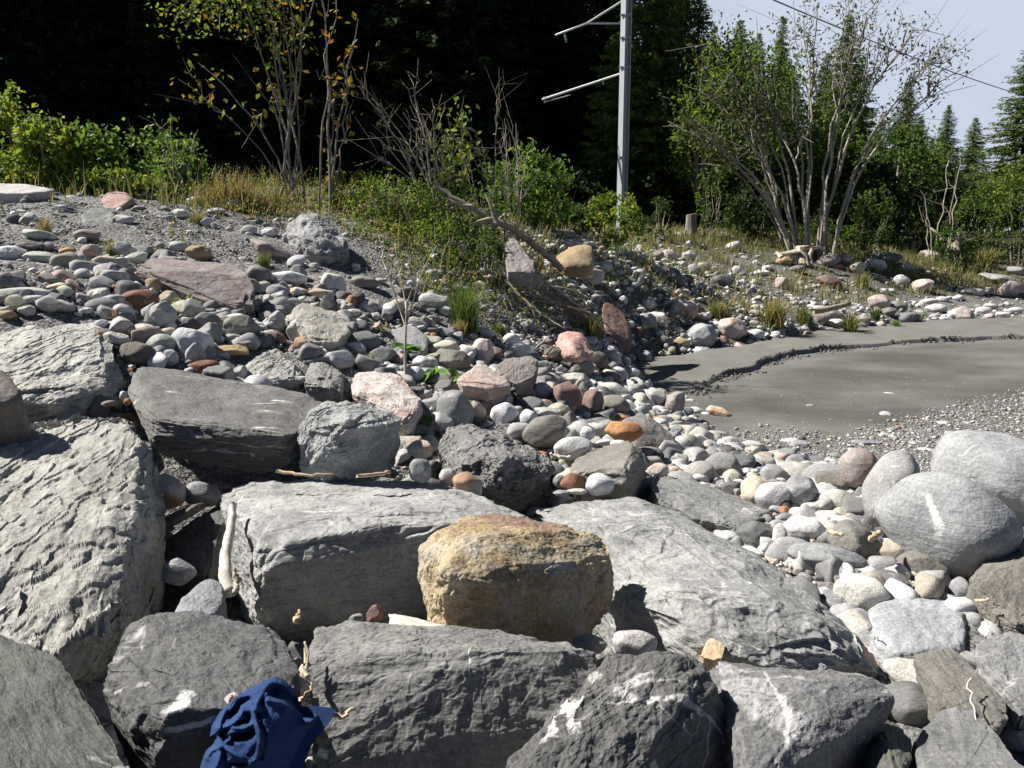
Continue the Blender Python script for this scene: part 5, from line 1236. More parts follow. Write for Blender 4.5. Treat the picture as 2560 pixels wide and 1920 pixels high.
def gpos(u, v, d=None, sink=.05):
    x, y = px('T', u, v)
    if d is None: d = float(ghit(x, y)[0])
    p = P('T', u, v, d); return (p[0], p[1], float(zat(p[0], p[1])) - sink)
def dsz(npx, d): return npx * 1.157 * d / FPX      # T pixels -> metres
def tbush(name, u0, u1, vt, vb, d, cols, n, size, label, seed, dep=.9, **kw):
    x, y = px('T', (u0 + u1) / 2, vb); p = P('T', (u0 + u1) / 2, vb, d)
    z = float(zat(p[0], p[1])) if d < 60 else p[2]
    z0 = min(z, p[2]); top = P('T', (u0 + u1) / 2, vt, d)[2]
    w = dsz(u1 - u0, d)
    return bush(name, (p[0], p[1], z0 - .05), w, top - z0 + .05, min(w, top - z0) * dep, cols, n, size, label, seed=seed, **kw)
# the bushes on the upper left
tbush('leafy_bush', -70, 95, 205, 440, 12.6, GY, 2600, .105, "tall bright green bush with round leaves in the upper left corner of the bank", 1, ncl=60)
tbush('leafy_bush', 40, 180, 260, 440, 12.2, GY, 2400, .10, "yellow-green bush with a bumpy outline, second from the left edge", 2, ncl=50)
tbush('leafy_bush', 150, 300, 285, 440, 12.6, GR, 2300, .105, "mid green bush with large round leaves above the reddish grey boulder", 3, ncl=44)
tbush('leafy_bush', 240, 450, 300, 445, 12.9, GR, 1800, .11, "loose arching bush with drooping leaf sprays, right end of the left thicket", 4, ncl=34, clump=.16)
tbush('leafy_bush', -60, 120, 330, 440, 11.9, GY, 1700, .07, "low yellowing undergrowth bush at the left edge behind the pale flat boulder", 5, ncl=44)
tbush('leafy_bush', 110, 330, 370, 445, 11.9, GY, 2300, .065, "low tangled bush of small yellow-green leaves along the gravel crest", 6, ncl=60)
tbush('leafy_bush', 300, 470, 380, 455, 12.2, GR, 1500, .06, "low green scrub at the right foot of the left thicket", 7, ncl=40)
# arching leafy shoot
def shoots(name, base, ends, label, cat, cols, leaf, nper, seed, rad=.008, mat='twig', spread=.16, frac=.5, sub=2, group=None, bend=.12, wob=.02, lsize_asp=.6, droop=None, bare=False, wide_base=False):
    r = np.random.default_rng(seed); e = empty(name, base, label, cat, group); tb = Tubes(); C = []
    for en in ends:
        en = np.asarray(en) - np.asarray(base); L = np.linalg.norm(en)
        b0 = np.array([r.normal() * .06 * min(1, L), r.normal() * .06, -.1])
        if len(ends) > 6: b0 = b0 * 2.2
        if wide_base: b0 = np.array([np.clip(en[0] * .16, -.6, .6) + r.normal() * .08, r.normal() * .25, -.15])
        bd = np.array([-en[0] * bend, r.normal() * .05 * L, L * .03])
        p = curve(b0, en, 12, bd, wob * L * .5, r)
        rr = rad * r.uniform(.7, 1.25)
        tb.add(p, np.linspace(rr, rr * .28, 12) , 5, False)
        for k in range(sub):
            i = r.integers(7 if wide_base else 4, 11); d = p[min(11, i + 1)] - p[i]; d /= np.linalg.norm(d)
            q = p[i] + (d * .9 + np.clip(r.normal(size=3), -1.2, 1.2) * .38 + np.array([0, 0, .15])) * L * r.uniform(.1, .22)
            s = curve(p[i], q, 6, (0, 0, 0), .012 * L, r)
            tb.add(s, np.linspace(rr * .45, rr * .14, 6), 4, False)
            if nper: C.append(s[2 + r.integers(0, 4, nper // 3)] + r.normal(size=(nper // 3, 3)) * spread * .7)
            if bare or k % 2:
                for k2 in range(2):
                    j = r.integers(2, 5); tb.add(curve(s[j], s[j] + (s[-1] - s[0]) * .5 + r.normal(size=3) * .09 * L, 4), np.linspace(rr * .25, rr * .1, 4), 3, False)
        if nper:
            t = r.integers(int(12 * (1 - frac)), 12, nper)
            C.append(p[t] + r.normal(size=(nper, 3)) * spread)
    obj('stems', tb.mesh(name + '_stems', M[mat]), e)
    if C:
        C = np.concatenate(C)
        obj('foliage', leaf_mesh(name + '_leaves', C, leaf, M['leaf'], tints(len(C), cols, seed), up=.35, aspect=lsize_asp, seed=seed, droop=droop), e)
    return e
def TE(d, *uv): return [P('T', u, v, d + dd) for (u, v, dd) in uv]
shoots('leafy_shrub', gpos(395, 440, 12.2), TE(12.2, (300, 310, 0), (330, 258, .2), (365, 240, 0), (385, 330, .2), (420, 300, .1), (345, 300, -.2), (440, 340, .2)),
       "thin shrub of arching shoots rising above the left thicket", 'shrub', GR, .085, 22, 11, .012, spread=.10, frac=.55)
# tall young maple saplings with yellowing leaves
e1 = shoots('maple_sapling', gpos(632, 442, 12.7), TE(12.7, (505, -30, 0), (535, -60, .3), (565, -80, -.2), (600, -90, .2), (628, -60, .4), (655, -90, -.3), (590, 60, .3), (385, 170, .1), (430, 135, .2), (690, -60, .2)),
       "clump of tall thin maple stems with yellowing leaves, behind the shaded-flank boulder", 'sapling', AUT + GY[:2], .12, 16, 12, .022, 'bark', spread=.09, frac=.35, sub=2, bend=.16, wob=.012, droop=.5)
e2 = shoots('maple_sapling', gpos(700, 452, 12.4), TE(12.4, (690, -70, 0), (735, -40, .3), (775, 40, .2), (760, 150, -.1), (720, 200, .2)),
       "darker young maple standing next to the clump of tall thin stems", 'sapling', AUT, .12, 12, 13, .025, 'bark', spread=.09, frac=.5, sub=2, bend=.10, wob=.014, droop=.5)
r_ = np.random.default_rng(14)
lf = empty('overhanging_branch', tuple(P('T', 500, -40, 12.9)), "leafy green and yellow branch hanging in from the top edge over the maple stems", 'branch')
tb = Tubes(); base_ = P('T', 500, -40, 12.9); C = []
for (u, v) in ((360, 20), (395, 60), (430, 40), (470, 70), (520, 45), (560, 90), (420, 5), (480, 10), (380, 45), (600, 30), (640, 70), (550, 20)):
    q = P('T', u, v, 12.9 + r_.normal() * .25) - base_
    c = curve((0, 0, .2), q, 7, (0, 0, .15), .03, r_); tb.add(c, np.linspace(.018, .005, 7), 4, False)
    C.append(c[3 + r_.integers(0, 4, 95)] + r_.normal(size=(95, 3)) * np.array([.22, .2, .12]))
C = np.concatenate(C)
obj('stems', tb.mesh('branch_stems', M['bark']), lf)
obj('foliage', leaf_mesh('branch_leaves', C, .085, M['leaf'], tints(len(C), GY + GR + AUT[:2], 14), up=.5, aspect=.6, seed=14), lf)
# bare dry shrub
shoots('dry_shrub', gpos(945, 468, 12.4), TE(12.4, (775, 190, 0), (800, 210, .2), (830, 260, .1), (880, 155, .1), (898, 215, .2), (870, 240, -.1), (920, 270, 0), (800, 285, .2), (850, 300, .1), (935, 240, .2), (960, 290, 0), (905, 320, -.1), (745, 300, .1), (975, 330, .1)),
       "bare dry shrub of pale arching twigs standing above the fallen log", 'shrub', None, .1, 0, 15, .016, 'twig', sub=4, bend=.22, wob=.012, bare=True)
shoots('bare_sapling', gpos(1072, 470, 12.6), TE(12.6, (1072, 215, 0), (1040, 300, .1), (1095, 310, -.1)),
       "leafless sapling with a straight pale stem in front of the round green bush", 'sapling', None, .1, 0, 16, .013, 'twig', sub=6, bend=.05, wob=.006, bare=True)
shoots('bare_sapling', gpos(1112, 478, 12.3), TE(12.3, (1115, 265, 0), (1090, 255, .1), (1140, 330, -.1)),
       "leafless forked sapling beside the straight pale one", 'sapling', None, .1, 0, 17, .013, 'twig', sub=6, bend=.05, wob=.008, bare=True)
shoots('bare_sapling', gpos(1050, 470, 12.2), TE(12.2, (985, 300, 0), (1010, 330, .1), (1060, 400, -.1)),
       "thin crooked leafless shoot left of the straight pale sapling", 'sapling', None, .1, 0, 18, .010, 'twig', sub=5, bend=.1, wob=.012, bare=True)
shoots('young_maple', gpos(985, 470, 12.7), TE(12.7, (970, 240, 0), (1000, 255, .1), (945, 300, .1), (1020, 300, 0), (960, 350, -.1), (1010, 360, .1)),
       "small maple with layered yellow-green leaves between the dry shrub and the bare saplings", 'sapling', GY, .12, 40, 19, .012, 'twig', spread=.15, frac=.6, up=None) if False else \
shoots('young_maple', gpos(985, 470, 12.7), TE(12.7, (970, 240, 0), (1000, 255, .1), (945, 300, .1), (1020, 300, 0), (960, 350, -.1), (1010, 360, .1)),
       "small maple with layered yellow-green leaves between the dry shrub and the bare saplings", 'sapling', GY, .12, 40, 19, .012, 'twig', spread=.15, frac=.6)
tbush('leafy_bush', 1050, 1240, 322, 500, 17.5, GR, 2100, .14, "round bush of large fresh green leaves behind the fallen log", 20, ncl=40, aspect=.5)
tbush('leafy_bush', 1255, 1390, 410, 515, 19.0, GY, 1700, .11, "small yellowing bush at the foot of the steel mast", 21, ncl=40)
tbush('leafy_bush', 700, 800, 370, 455, 12.8, AUT + GR, 500, .09, "low bush with a few orange leaves right of the maple stems", 22, ncl=24)
tbush('leafy_bush', 760, 960, 380, 520, 12.3, GY + GR, 2600, .06, "dense low green scrub under the bare dry shrub", 23, ncl=70)
tbush('leafy_bush', 900, 1100, 420, 560, 12.4, GR + GD, 2600, .06, "green scrub spilling over the bank under the fallen log", 24, ncl=70)
tbush('leafy_bush', 985, 1090, 500, 640, 11.6, GD + GR, 1900, .05, "dark green scrub hanging down the bank edge left of the dead branches", 25, ncl=50)
tbush('leafy_bush', 880, 1010, 470, 590, 11.4, GY + GR, 1700, .045, "tangle of small yellow-green weeds above the grass clump", 26, ncl=50)
tbush('leafy_bush', 740, 900, 470, 560, 11.6, AUT + GR + GY, 1300, .05, "withered bush with brown and orange leaves right of the shaded-flank boulder", 27, ncl=40)
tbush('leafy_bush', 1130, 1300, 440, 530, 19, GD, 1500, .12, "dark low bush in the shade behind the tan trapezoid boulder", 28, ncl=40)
tbush('leafy_bush', 1500, 1580, 340, 500, 27, GR, 500, .14, "slender leafy sapling by the old tree stump", 29, ncl=24, clump=.14)
tbush('leafy_bush', 1380, 1460, 430, 515, 25, GD, 500, .12, "small dark bush right of the steel mast foot", 30, ncl=24)
tbush('leafy_bush', 1560, 1700, 400, 530, 27.5, GD, 1400, .15, "dark bush between the old stump and the willow stems", 31, ncl=40)
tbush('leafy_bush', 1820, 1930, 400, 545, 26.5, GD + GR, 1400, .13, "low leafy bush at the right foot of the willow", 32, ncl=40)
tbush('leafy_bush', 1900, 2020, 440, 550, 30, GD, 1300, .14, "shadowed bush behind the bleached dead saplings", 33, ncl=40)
tbush('leafy_bush', 2040, 2160, 400, 560, 30, GR, 2200, .13, "rounded olive green bush near the right edge", 34, ncl=50)
tbush('leafy_bush', 2110, 2290, 360, 570, 29, GY + GR, 3000, .13, "large yellow-tinged bush cut by the right edge", 35, ncl=60)
tbush('leafy_bush', 2010, 2120, 480, 560, 27.5, GD + GR, 1000, .11, "low scrub in front of the rounded olive bush", 36, ncl=30)
tbush('leafy_bush', 1650, 1860, 470, 545, 27.5, GD + GR, 1600, .11, "dark scrub right behind the foot of the willow", 37, ncl=50)
# understorey along the forest edge, forest shade painted into its leaf colours
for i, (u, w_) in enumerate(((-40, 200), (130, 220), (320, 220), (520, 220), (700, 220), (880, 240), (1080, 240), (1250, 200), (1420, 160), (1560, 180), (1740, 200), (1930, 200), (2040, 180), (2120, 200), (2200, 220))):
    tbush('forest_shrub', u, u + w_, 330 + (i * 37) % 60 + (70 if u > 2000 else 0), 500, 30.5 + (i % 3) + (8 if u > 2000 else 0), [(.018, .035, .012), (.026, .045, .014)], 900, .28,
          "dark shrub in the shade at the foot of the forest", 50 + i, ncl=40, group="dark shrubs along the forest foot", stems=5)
def crown_tree(u, vt, vb, wpx, d, cols, n, size, label, seed, ncl=60, low=.35):
    r = np.random.default_rng(seed); cols = [tuple(1.05 * a for a in c) for c in cols]
    b = P('T', u, 510, d); z0 = 2.0; top = P('T', u, vt, d)[2]; bot = P('T', u, vb, d)[2]
    e = empty('broadleaf_tree', (b[0], b[1], z0), label, 'tree'); w = dsz(wpx, d)
    C, K = ellipsoid_pts(n, (0, 0, (top + bot) / 2 - z0), (w / 2, w / 2, (top - bot) / 2), r, shell=.5, clump=.17, ncl=ncl)
    tb = Tubes().add([(0, 0, -.3), (.1, 0, (bot - z0) * .6), (0, .1, (top + bot) / 2 - z0)], [.16, .12, .06], 7)
    for k in K[:22]: tb.add(curve((0, 0, max(.3, (bot - z0) * .7)), k, 6, (0, 0, .3), .06, r), np.linspace(.06, .012, 6), 4, False)
    obj('trunk', tb.mesh('tree_trunk', M['bark']), e)
    obj('crown', leaf_mesh('tree_leaves', C, size, M['leaf'], tints(n, cols, seed), up=.35, aspect=.55, seed=seed), e)
crown_tree(1600, 105, 430, 240, 32, GR, 8500, .17, "green broad-leaved tree with hanging foliage behind the left willow stems", 70)
crown_tree(1515, 190, 420, 150, 31, GR + GY, 3000, .16, "small bright leafed tree just right of the steel mast", 71)
crown_tree(1745, 250, 490, 220, 34, GR, 7500, .18, "yellow-green tree glowing behind the middle willow stems", 72)
crown_tree(1930, 270, 480, 190, 34, GR + GD, 6500, .18, "leafy tree with a sunlit top behind the right willow stems", 73)
# willow: a fan of many pale stems with a thin crown
shoots('willow_shrub', gpos(1755, 540, 25.2), TE(25.2, (1500, 285, .4), (1530, 200, -.3), (1575, 150, .5), (1630, 140, .2), (1665, 240, .5), (1715, 190, -.3), (1735, 40, .5), (1775, 15, .3),
       (1830, 5, .2), (1880, 45, -.3), (1930, 85, .3), (1980, 60, -.2), (2035, 100, -.4), (2075, 145, .2), (1985, 170, .5), (1475, 260, .2), (1850, 110, -.6)),
       "big willow shrub of many pale leaning stems fanning out from one root", 'shrub', WIL, .14, 60, 41, .052, 'willow', spread=.20, frac=.20, sub=7, bend=.17, wob=.016, lsize_asp=.42, wide_base=True)
shoots('willow_shrub', gpos(1700, 540, 26.0), TE(26.0, (1500, 130, 0), (1540, 110, .3), (1580, 180, -.3), (1500, 300, .3), (1470, 280, 0), (1610, 250, .3)),
       "smaller willow leaning left behind the big fan of stems, yellow-green leaved", 'shrub', GY + WIL, .14, 90, 42, .045, 'willow', spread=.25, frac=.25, sub=4, bend=.18, wob=.012)
shoots('dead_sapling', gpos(2020, 505, 28), TE(28, (1990, 410, 0), (2000, 450, .2), (2055, 345, .2)), "forked bleached dead sapling at the right edge of the bank", 'sapling', None, .1, 0, 43, .032, 'twig', sub=1, bend=.15, wob=.02, bare=True)
shoots('dead_sapling', gpos(2048, 510, 28.3), TE(28.3, (2065, 395, 0), (2075, 335, .2)), "second bleached dead sapling with a longer bare twig", 'sapling', None, .1, 0, 44, .030, 'twig', sub=1, bend=.12, wob=.02, bare=True)
# thin dead sapling in the middle of the stones
b_ = P('E', 420, 1230, 7.25)
ds = empty('dead_sapling', tuple(b_), "thin dead sapling with a three-way fork, standing among the stones", 'sapling'); tb = Tubes()
def ep(x, y, dd=0.0): return P('E', x, y, 7.25 + dd) - b_
tb.add(np.array([ep(420, 1240), ep(418, 1050), ep(424, 880), ep(428, 760), ep(425, 700)]), [.014, .013, .011, .009, .008], 6)
for pts in ([(424, 880), (380, 740), (330, 600), (290, 470), (262, 330), (248, 280)], [(428, 770), (408, 640), (385, 520), (362, 400), (352, 330)], [(425, 860), (470, 700), (510, 560), (560, 450), (622, 345)], [(428, 720), (450, 660), (470, 600)], [(300, 500), (270, 430), (276, 380)], [(385, 520), (400, 470)]):
    tb.add(np.array([ep(x, y, .02 * k) for k, (x, y) in enumerate(pts)]), np.linspace(.008, .003, len(pts)), 5)
obj('stem', tb.mesh('dead_sapling_stem', M['twig']), ds)

# ------------------------------------------------------------------ grass
def blades(name, X, Y, Z, L, cols, seed, width=.006, lean=.45, per=1):
    r = np.random.default_rng(seed); n = len(X)
    az = r.uniform(0, 6.28, n); ln = np.abs(r.normal(size=n)) * lean * L + .05 * L
    dx, dy = np.cos(az) * ln, np.sin(az) * ln
    wx, wy = -np.sin(az), np.cos(az); w = width * r.uniform(.6, 1.4, n)
    V = []
    for (t, f) in ((0, 1), (.55, .8), (1, .05)):
        cx = X + dx * t ** 1.8; cy = Y + dy * t ** 1.8; cz = Z + L * (t - .25 * t * t * np.minimum(1, ln / L))
        V += [np.stack([cx - wx * w * f, cy - wy * w * f, cz], -1), np.stack([cx + wx * w * f, cy + wy * w * f, cz], -1)]
    V = np.stack(V, 1).reshape(-1, 3); b = np.arange(n)[:, None] * 6
    F = np.concatenate([b + np.array([0, 1, 3, 2]), b + np.array([2, 3, 5, 4])])
    return mesh_np(name, V, F, M['grass'], smooth=False, tint=np.repeat(cols, 6, 0))
GG = [(.13, .17, .045), (.10, .15, .04), (.30, .25, .11), (.38, .31, .16), (.20, .21, .07)]
GF = [(.09, .16, .035), (.12, .19, .05), (.16, .2, .06)]
r_ = np.random.default_rng(91)
n = 90000
X = r_.uniform(-9, 16, n); Y = r_.uniform(9.5, 29, n); Z = zat(X, Y)
u, v, dep = project(np.stack([X, Y, Z], -1)); T = u * 2212 / 2560; W = v * 2212 / 2560
nz = fbm(np.stack([X, Y, X * 0], -1) * .9, 3, 51); nz2 = fbm(np.stack([X, Y, X * 0], -1) * 3, 3, 52)
p = np.where((T < 1020) & (Y > 11.4) & (Y < 15), np.clip(.35 + 2.2 * nz + .8 * nz2, .04, .9), 0)
p = np.where((T < 450) & (Y < 11.4), .12 * (nz > .1), p)
p = np.where((T > 860) & (T < 1180) & (W < 650) & (W > 470), np.clip(.4 + 1.5 * nz, .1, .8), p)
p = np.where((T > 1180) & (Y > 15.5) & (Z > .35), np.clip(.25 + 1.7 * nz + .6 * nz2, 0, .9), p)
p = np.where((T > 1300) & (Y > 25.5), .85, p)
p = np.where((T > 1900) & (Y < 24), p * .35, p)
p = np.where(poly_sd(SANDPOLY, X, Y) > -.3, 0, p)
k = r_.random(n) < p
X, Y, Z, Y0 = X[k], Y[k], Z[k], Y[k]; n = len(X)
L = np.where(Y < 15.5, r_.uniform(.08, .42, n) * (.5 + .8 * (fbm(np.stack([X, Y, X * 0], -1) * 1.5, 2, 55) > 0)), r_.uniform(.10, .42, n))
me = blades('grass', X, Y, Z - .02, L, tints(n, GG, 5), 92, .009)
tag(obj('grass', me), kind='stuff')
# leafy weeds growing through the grass
n = 14000
X = r_.uniform(-5, 1.2, n); Y = r_.uniform(9.8, 14.5, n); Z = zat(X, Y)
k = (fbm(np.stack([X, Y, X * 0], -1) * 1.2, 3, 53) + .14 > 0) & (X < .1 + .8 * (Y - 10.2)) & ((Y > 11.2) | (X > -1.6)); X, Y, Z = X[k], Y[k], Z[k]; n = len(X)
C = np.stack([X, Y, Z + np.abs(r_.normal(size=n)) * .16 + .03], -1)
tag(obj('undergrowth', leaf_mesh('undergrowth', C, .05, M['leaf'], tints(n, [(.07, .12, .025), (.10, .16, .03), (.16, .19, .045), (.22, .19, .07), (.30, .25, .12), (.26, .19, .09), (.05, .09, .02)], 6), up=.5, aspect=.5, seed=93)), kind='stuff')
def clump(c, x, y, w, h, cols, n, label, seed, width=.006, lean=.5, sub=None):
    U, Vv = px(c, x, y + h / 2); d = float(ghit(U, Vv)[0]); b = P(c, x, y + h / 2, d)
    r = np.random.default_rng(seed); wm = w * CS * d / FPX; hm = h * CS * d / FPX
    X = r.normal(size=n) * wm * .11; Y = r.normal(size=n) * wm * .11; L = hm * r.uniform(.4, 1.1, n)
    e = empty('grass_clump', (b[0], b[1], float(zat(b[0], b[1])) - .02), label, 'grass clump')
    obj('foliage', blades('grass_clump_blades', X, Y, X * 0, L, tints(n, cols, seed), seed, width, lean), e)
clump('E', 810, 720, 300, 330, GF + GG[:2], 520, "tall fresh green grass clump in the middle of the gravel slope", 1, .006, .38)
clump('E', 770, 850, 160, 110, GG[2:4], 260, "straw yellow grass tuft at the foot of the tall green clump", 2, .005, .4)
clump('E', 1620, 860, 140, 190, GG, 260, "yellow grass clump against the red-brown boulder by the sand", 3, .007, .3)
clump('E', 1020, 860, 180, 90, GF + GG, 240, "low green grass tuft right of the tall clump", 4)
clump('F', 800, 790, 160, 130, GF + GG, 320, "green grass clump by the grey driftwood pole at the sand edge", 5, .012)
clump('F', 1090, 840, 120, 170, GG + GF, 300, "bleached drooping grass clump between pinkish rocks at the sand edge", 6, .012)
clump('F', 600, 760, 260, 200, GG[2:4] + GG[:1], 420, "broad straw-coloured grass patch near the sand edge", 7, .012)
clump('F', 240, 740, 200, 130, GG, 320, "straw and green grass tuft behind the veined grey boulder at the sand edge", 8, .012)
clump('F', 1250, 770, 100, 90, GF, 220, "small green grass tuft left of the flat dark rock at the sand edge", 9, .012)
clump('F', 1390, 850, 90, 70, GF, 200, "tiny green grass tuft right at the edge of the sand", 10, .012)
clump('F', 1170, 560, 170, 110, GG, 260, "brownish grass tuft high on the right bank below the yellowish boulder", 11, .014)
clump('D', 290, 200, 160, 130, GG[2:4], 130, "sparse dry grass stalks on the upper left gravel", 12, .004, .3)
clump('D', 720, 340, 150, 130, GG, 150, "thin dry grass tuft beside the pale shattered rock", 13, .004, .35)
clump('D', 1020, 370, 160, 70, GG, 150, "short grass tuft left of the tan block stone", 14, .004)
clump('D', 1270, 150, 200, 90, GG, 200, "pale dry grass tuft near the crest of the gravel slope", 15, .005)
clump('D', 1700, 420, 140, 120, GF + GG, 160, "small green tuft below the brown flat stone", 16, .004)
clump('E', 260, 870, 90, 90, GG[2:4] + GF[:1], 120, "small dry tuft beside the white-laced grey boulder", 17, .004)
clump('F', 1960, 80 + 330, 220, 150, GG[2:4] + GG[:1], 260, "dry grass fringe in front of the large right bush", 18, .018)
for k_, (u_, v_, d_, w_, h_) in enumerate(((500, 405, 12.0, 110, 95), (560, 415, 12.1, 90, 70), (455, 420, 11.9, 90, 60))):
    r_ = np.random.default_rng(300 + k_); b_ = gpos(u_, v_ + 20, d_); n_b = 320
    e_ = empty('grass_clump', b_, ["tall arching dry grass with brown seed heads, left of the maple stems", "brown dry grass tuft at the foot of the maple stems", "short dry grass tuft at the right foot of the left thicket"][k_], 'grass clump')
    obj('foliage', blades('dry_grass_blades', r_.normal(size=n_b) * .22, r_.normal(size=n_b) * .15, np.zeros(n_b), dsz(h_, d_) * r_.uniform(.4, 1.15, n_b), tints(n_b, [(.30, .23, .11), (.22, .16, .08), (.36, .29, .15), (.14, .11, .05)], 300 + k_), 301 + k_, .006, .55), e_)
def bigleaves(c, x, y, w, h, n, size, cols, label, seed, dd=None):
    U, Vv = px(c, x, y + h / 2); d = dd or float(ghit(U, Vv)[0]); b = P(c, x, y + h / 2, d)
    r = np.random.default_rng(seed); wm = w * CS * d / FPX; hm = h * CS * d / FPX
    e = empty('leafy_plant', tuple(b), label, 'plant'); tb = Tubes(); V = []; F = []; cl = []
    for i in range(n):
        q = np.array([r.uniform(-.5, .5) * wm, r.uniform(-.3, .3) * wm, r.uniform(.35, 1) * hm])
        tb.add(curve((q[0] * .2, q[1] * .2, -.05), q, 5, (0, 0, .04)), np.linspace(.005, .003, 5), 4, False)
        nr = np.array([r.normal() * .5, -.35 + r.normal() * .4, 1]); nr /= np.linalg.norm(nr)
        a = np.cross(nr, [.3, 1, .1]); a /= np.linalg.norm(a); bb = np.cross(nr, a)
        th = np.linspace(0, 2 * np.pi, 14, endpoint=False); R = size * r.uniform(.6, 1.1) * .5 * (1 - .35 * np.exp(-((th - np.pi) / .35) ** 2)) * (1 + .06 * np.cos(5 * th))
        ring = q + R[:, None] * (np.cos(th)[:, None] * a + np.sin(th)[:, None] * bb) + nr * (R * .22)[:, None] * np.cos(2 * th)[:, None]
        k = len(V) and sum(len(v) for v in V); V.append(np.concatenate([q[None] - nr * size * .05, ring]))
        j = np.arange(14); F.append(np.stack([np.full(14, k), k + 1 + j, k + 1 + (j + 1) % 14], -1)); cl.append(np.repeat(tints(1, cols, seed * 31 + i), 15, 0))
    obj('stems', tb.mesh('plant_stems', M['twig']), e)
    obj('foliage', mesh_np('plant_leaves', np.concatenate(V), np.concatenate(F), M['leaf'], tint=np.concatenate(cl)), e)
FR = [(.10, .22, .04), (.13, .26, .05), (.08, .17, .035)]
bigleaves('E', 440, 1020, 150, 90, 9, .11, FR, "small plant of bright green leaves at the foot of the thin dead sapling", 1)
bigleaves('E', 660, 1195, 260, 100, 12, .17, FR, "plant with big lobed green leaves and one yellow leaf among the white stones", 2)
bigleaves('H', 740, 25, 180, 70, 8, .15, FR + [(.45, .36, .03)], "big-leaved green plant with a yellow leaf beside the pinkish beige slab", 3)
bigleaves('H', 510, 265, 150, 90, 8, .09, FR, "green plant in the gap right of the faceted grey boulder", 4)
bigleaves('H', 945, 175, 70, 50, 4, .08, FR, "little green leaves between two round white stones", 5)
bigleaves('H', 1150, 85, 110, 70, 6, .09, FR, "green leaves under the pale egg-shaped stone", 6)
bigleaves('H', 1700, 245, 110, 40, 4, .08, FR, "sprig of green leaves behind the bright orange boulder", 7)
bigleaves('D', 1210, 720, 180, 110, 12, .06, GY, "yellow-green weed in the shaded hollow below the mauve slab", 8)
bigleaves('E', 170, 1070, 140, 80, 14, .04, FR, "tiny green weed by the dark hollow left of the dead sapling", 9)
bigleaves('F', 1570, 800, 110, 70, 8, .10, FR, "low bright green plant at the upper edge of the sand", 10)
bigleaves('F', 570, 880, 110, 50, 7, .10, FR, "low green plant among white cobbles at the sand edge", 11)
bigleaves('E', 1780, 380, 110, 80, 10, .10, FR, "dark green leafy plant behind the bright white stone", 12)
# ------------------------------------------------------------------ railway mast, cable
def boxes(name, parts, mat, bev=.004):
    bm = bmesh.new()
    for (c, s, rot) in parts:
        m_ = Matrix.Translation(c) @ Matrix.Rotation(rot, 4, 'Z') @ Matrix.Diagonal((s[0], s[1], s[2], 1))
        bmesh.ops.create_cube(bm, size=1, matrix=m_)
    bmesh.ops.bevel(bm, geom=bm.edges[:], offset=bev, segments=1, affect='EDGES')
    me = bpy.data.meshes.new(name); bm.to_mesh(me); bm.free(); me.materials.append(mat); return me
MD = 27.0
mb = P('T', 1342, 505, MD); MB = np.array([mb[0], mb[1], mb[2] - .3])
mast = empty('railway_mast', tuple(MB), "tall grey steel mast with two brackets reaching out over the forest edge", 'mast')
MH = 11.0
obj('post', boxes('mast_post', [((-.115, 0, MH / 2), (.022, .24, MH), 0), ((.115, 0, MH / 2), (.022, .24, MH), 0), ((0, .0, MH / 2), (.208, .016, MH), 0)], M['galv']), mast).rotation_euler = (0, 0, .55)
def mp(c, x, y, dd=0.0): return P(c, x, y, MD + dd) - MB
def zof(c, y): return float(mp(c, 1830, y)[2])
for y in (160, 295, 470): obj('clamp_band', boxes('mast_band', [((0, 0, zof('B', y)), (.30, .29, .035), 0), ((-.17, -.05, zof('B', y)), (.05, .06, .06), 0)], M['galv']), mast)
obj('clamp_plate', boxes('mast_plate', [((-.10, -.15, zof('B', 1025)), (.09, .05, .10), 0)], M['galv']), mast)
t = Tubes(); t.add(np.array([mp('B', 1815, 8, -.2), mp('B', 1590, 150, -.25)]), .036, 8); t.add(np.array([mp('B', 1840, 150, -.2), mp('B', 1590, 150, -.25), mp('B', 1385, 226, -.3)]), .034, 8)
br = obj('upper_bracket', t.mesh('mast_upper_bracket', M['steel']), mast)
t = Tubes()
ip = [mp('B', 1442, 205, -.3), mp('B', 1444, 222, -.3), mp('B', 1446, 232, -.3), mp('B', 1449, 242, -.3), mp('B', 1451, 252, -.3), mp('B', 1453, 262, -.3), mp('B', 1455, 272, -.3)]
t.add(np.array(ip), [.012, .02, .05, .022, .05, .022, .035], 8); obj('insulator', t.mesh('mast_insulator', M['porcelain']), mast)
t = Tubes(); t.add(np.array([mp('B', 1805, 475, -.2), mp('B', 1300, 640, -.35)]), .036, 8)
obj('lower_bracket', t.mesh('mast_lower_bracket', M['steel']), mast)
t = Tubes(); t.add(np.array([mp('B', 1312, 622, -.35), mp('B', 1316, 662, -.35)]), .022, 6); t.add(np.array([mp('B', 1316, 655, -.35), mp('B', 1440, 622, -.4), mp('B', 1482, 610, -.4)]), .015, 6)
obj('steady_arm', t.mesh('mast_steady_arm', M['steel']), mast)
t = Tubes(); t.add(np.array([mp('B', 1690, 512, -.25), mp('B', 1692, 545, -.25)]), .025, 6); obj('hanger', t.mesh('mast_hanger', M['porcelain']), mast)
w0, w1 = P('T', 1630, -18, 33), P('T', 2230, 212, 62)
tt = np.linspace(0, 1, 24)[:, None]; wp = w0 * (1 - tt) + w1 * tt; wp[:, 2] -= (.25 * 4 * tt * (1 - tt))[:, 0]
we = tag(obj('overhead_cable', Tubes().add(wp - wp[0], .028, 6).mesh('overhead_cable', M['wire']), loc=tuple(wp[0])), "thin grey overhead cable crossing the pale sky behind the willow", 'cable')

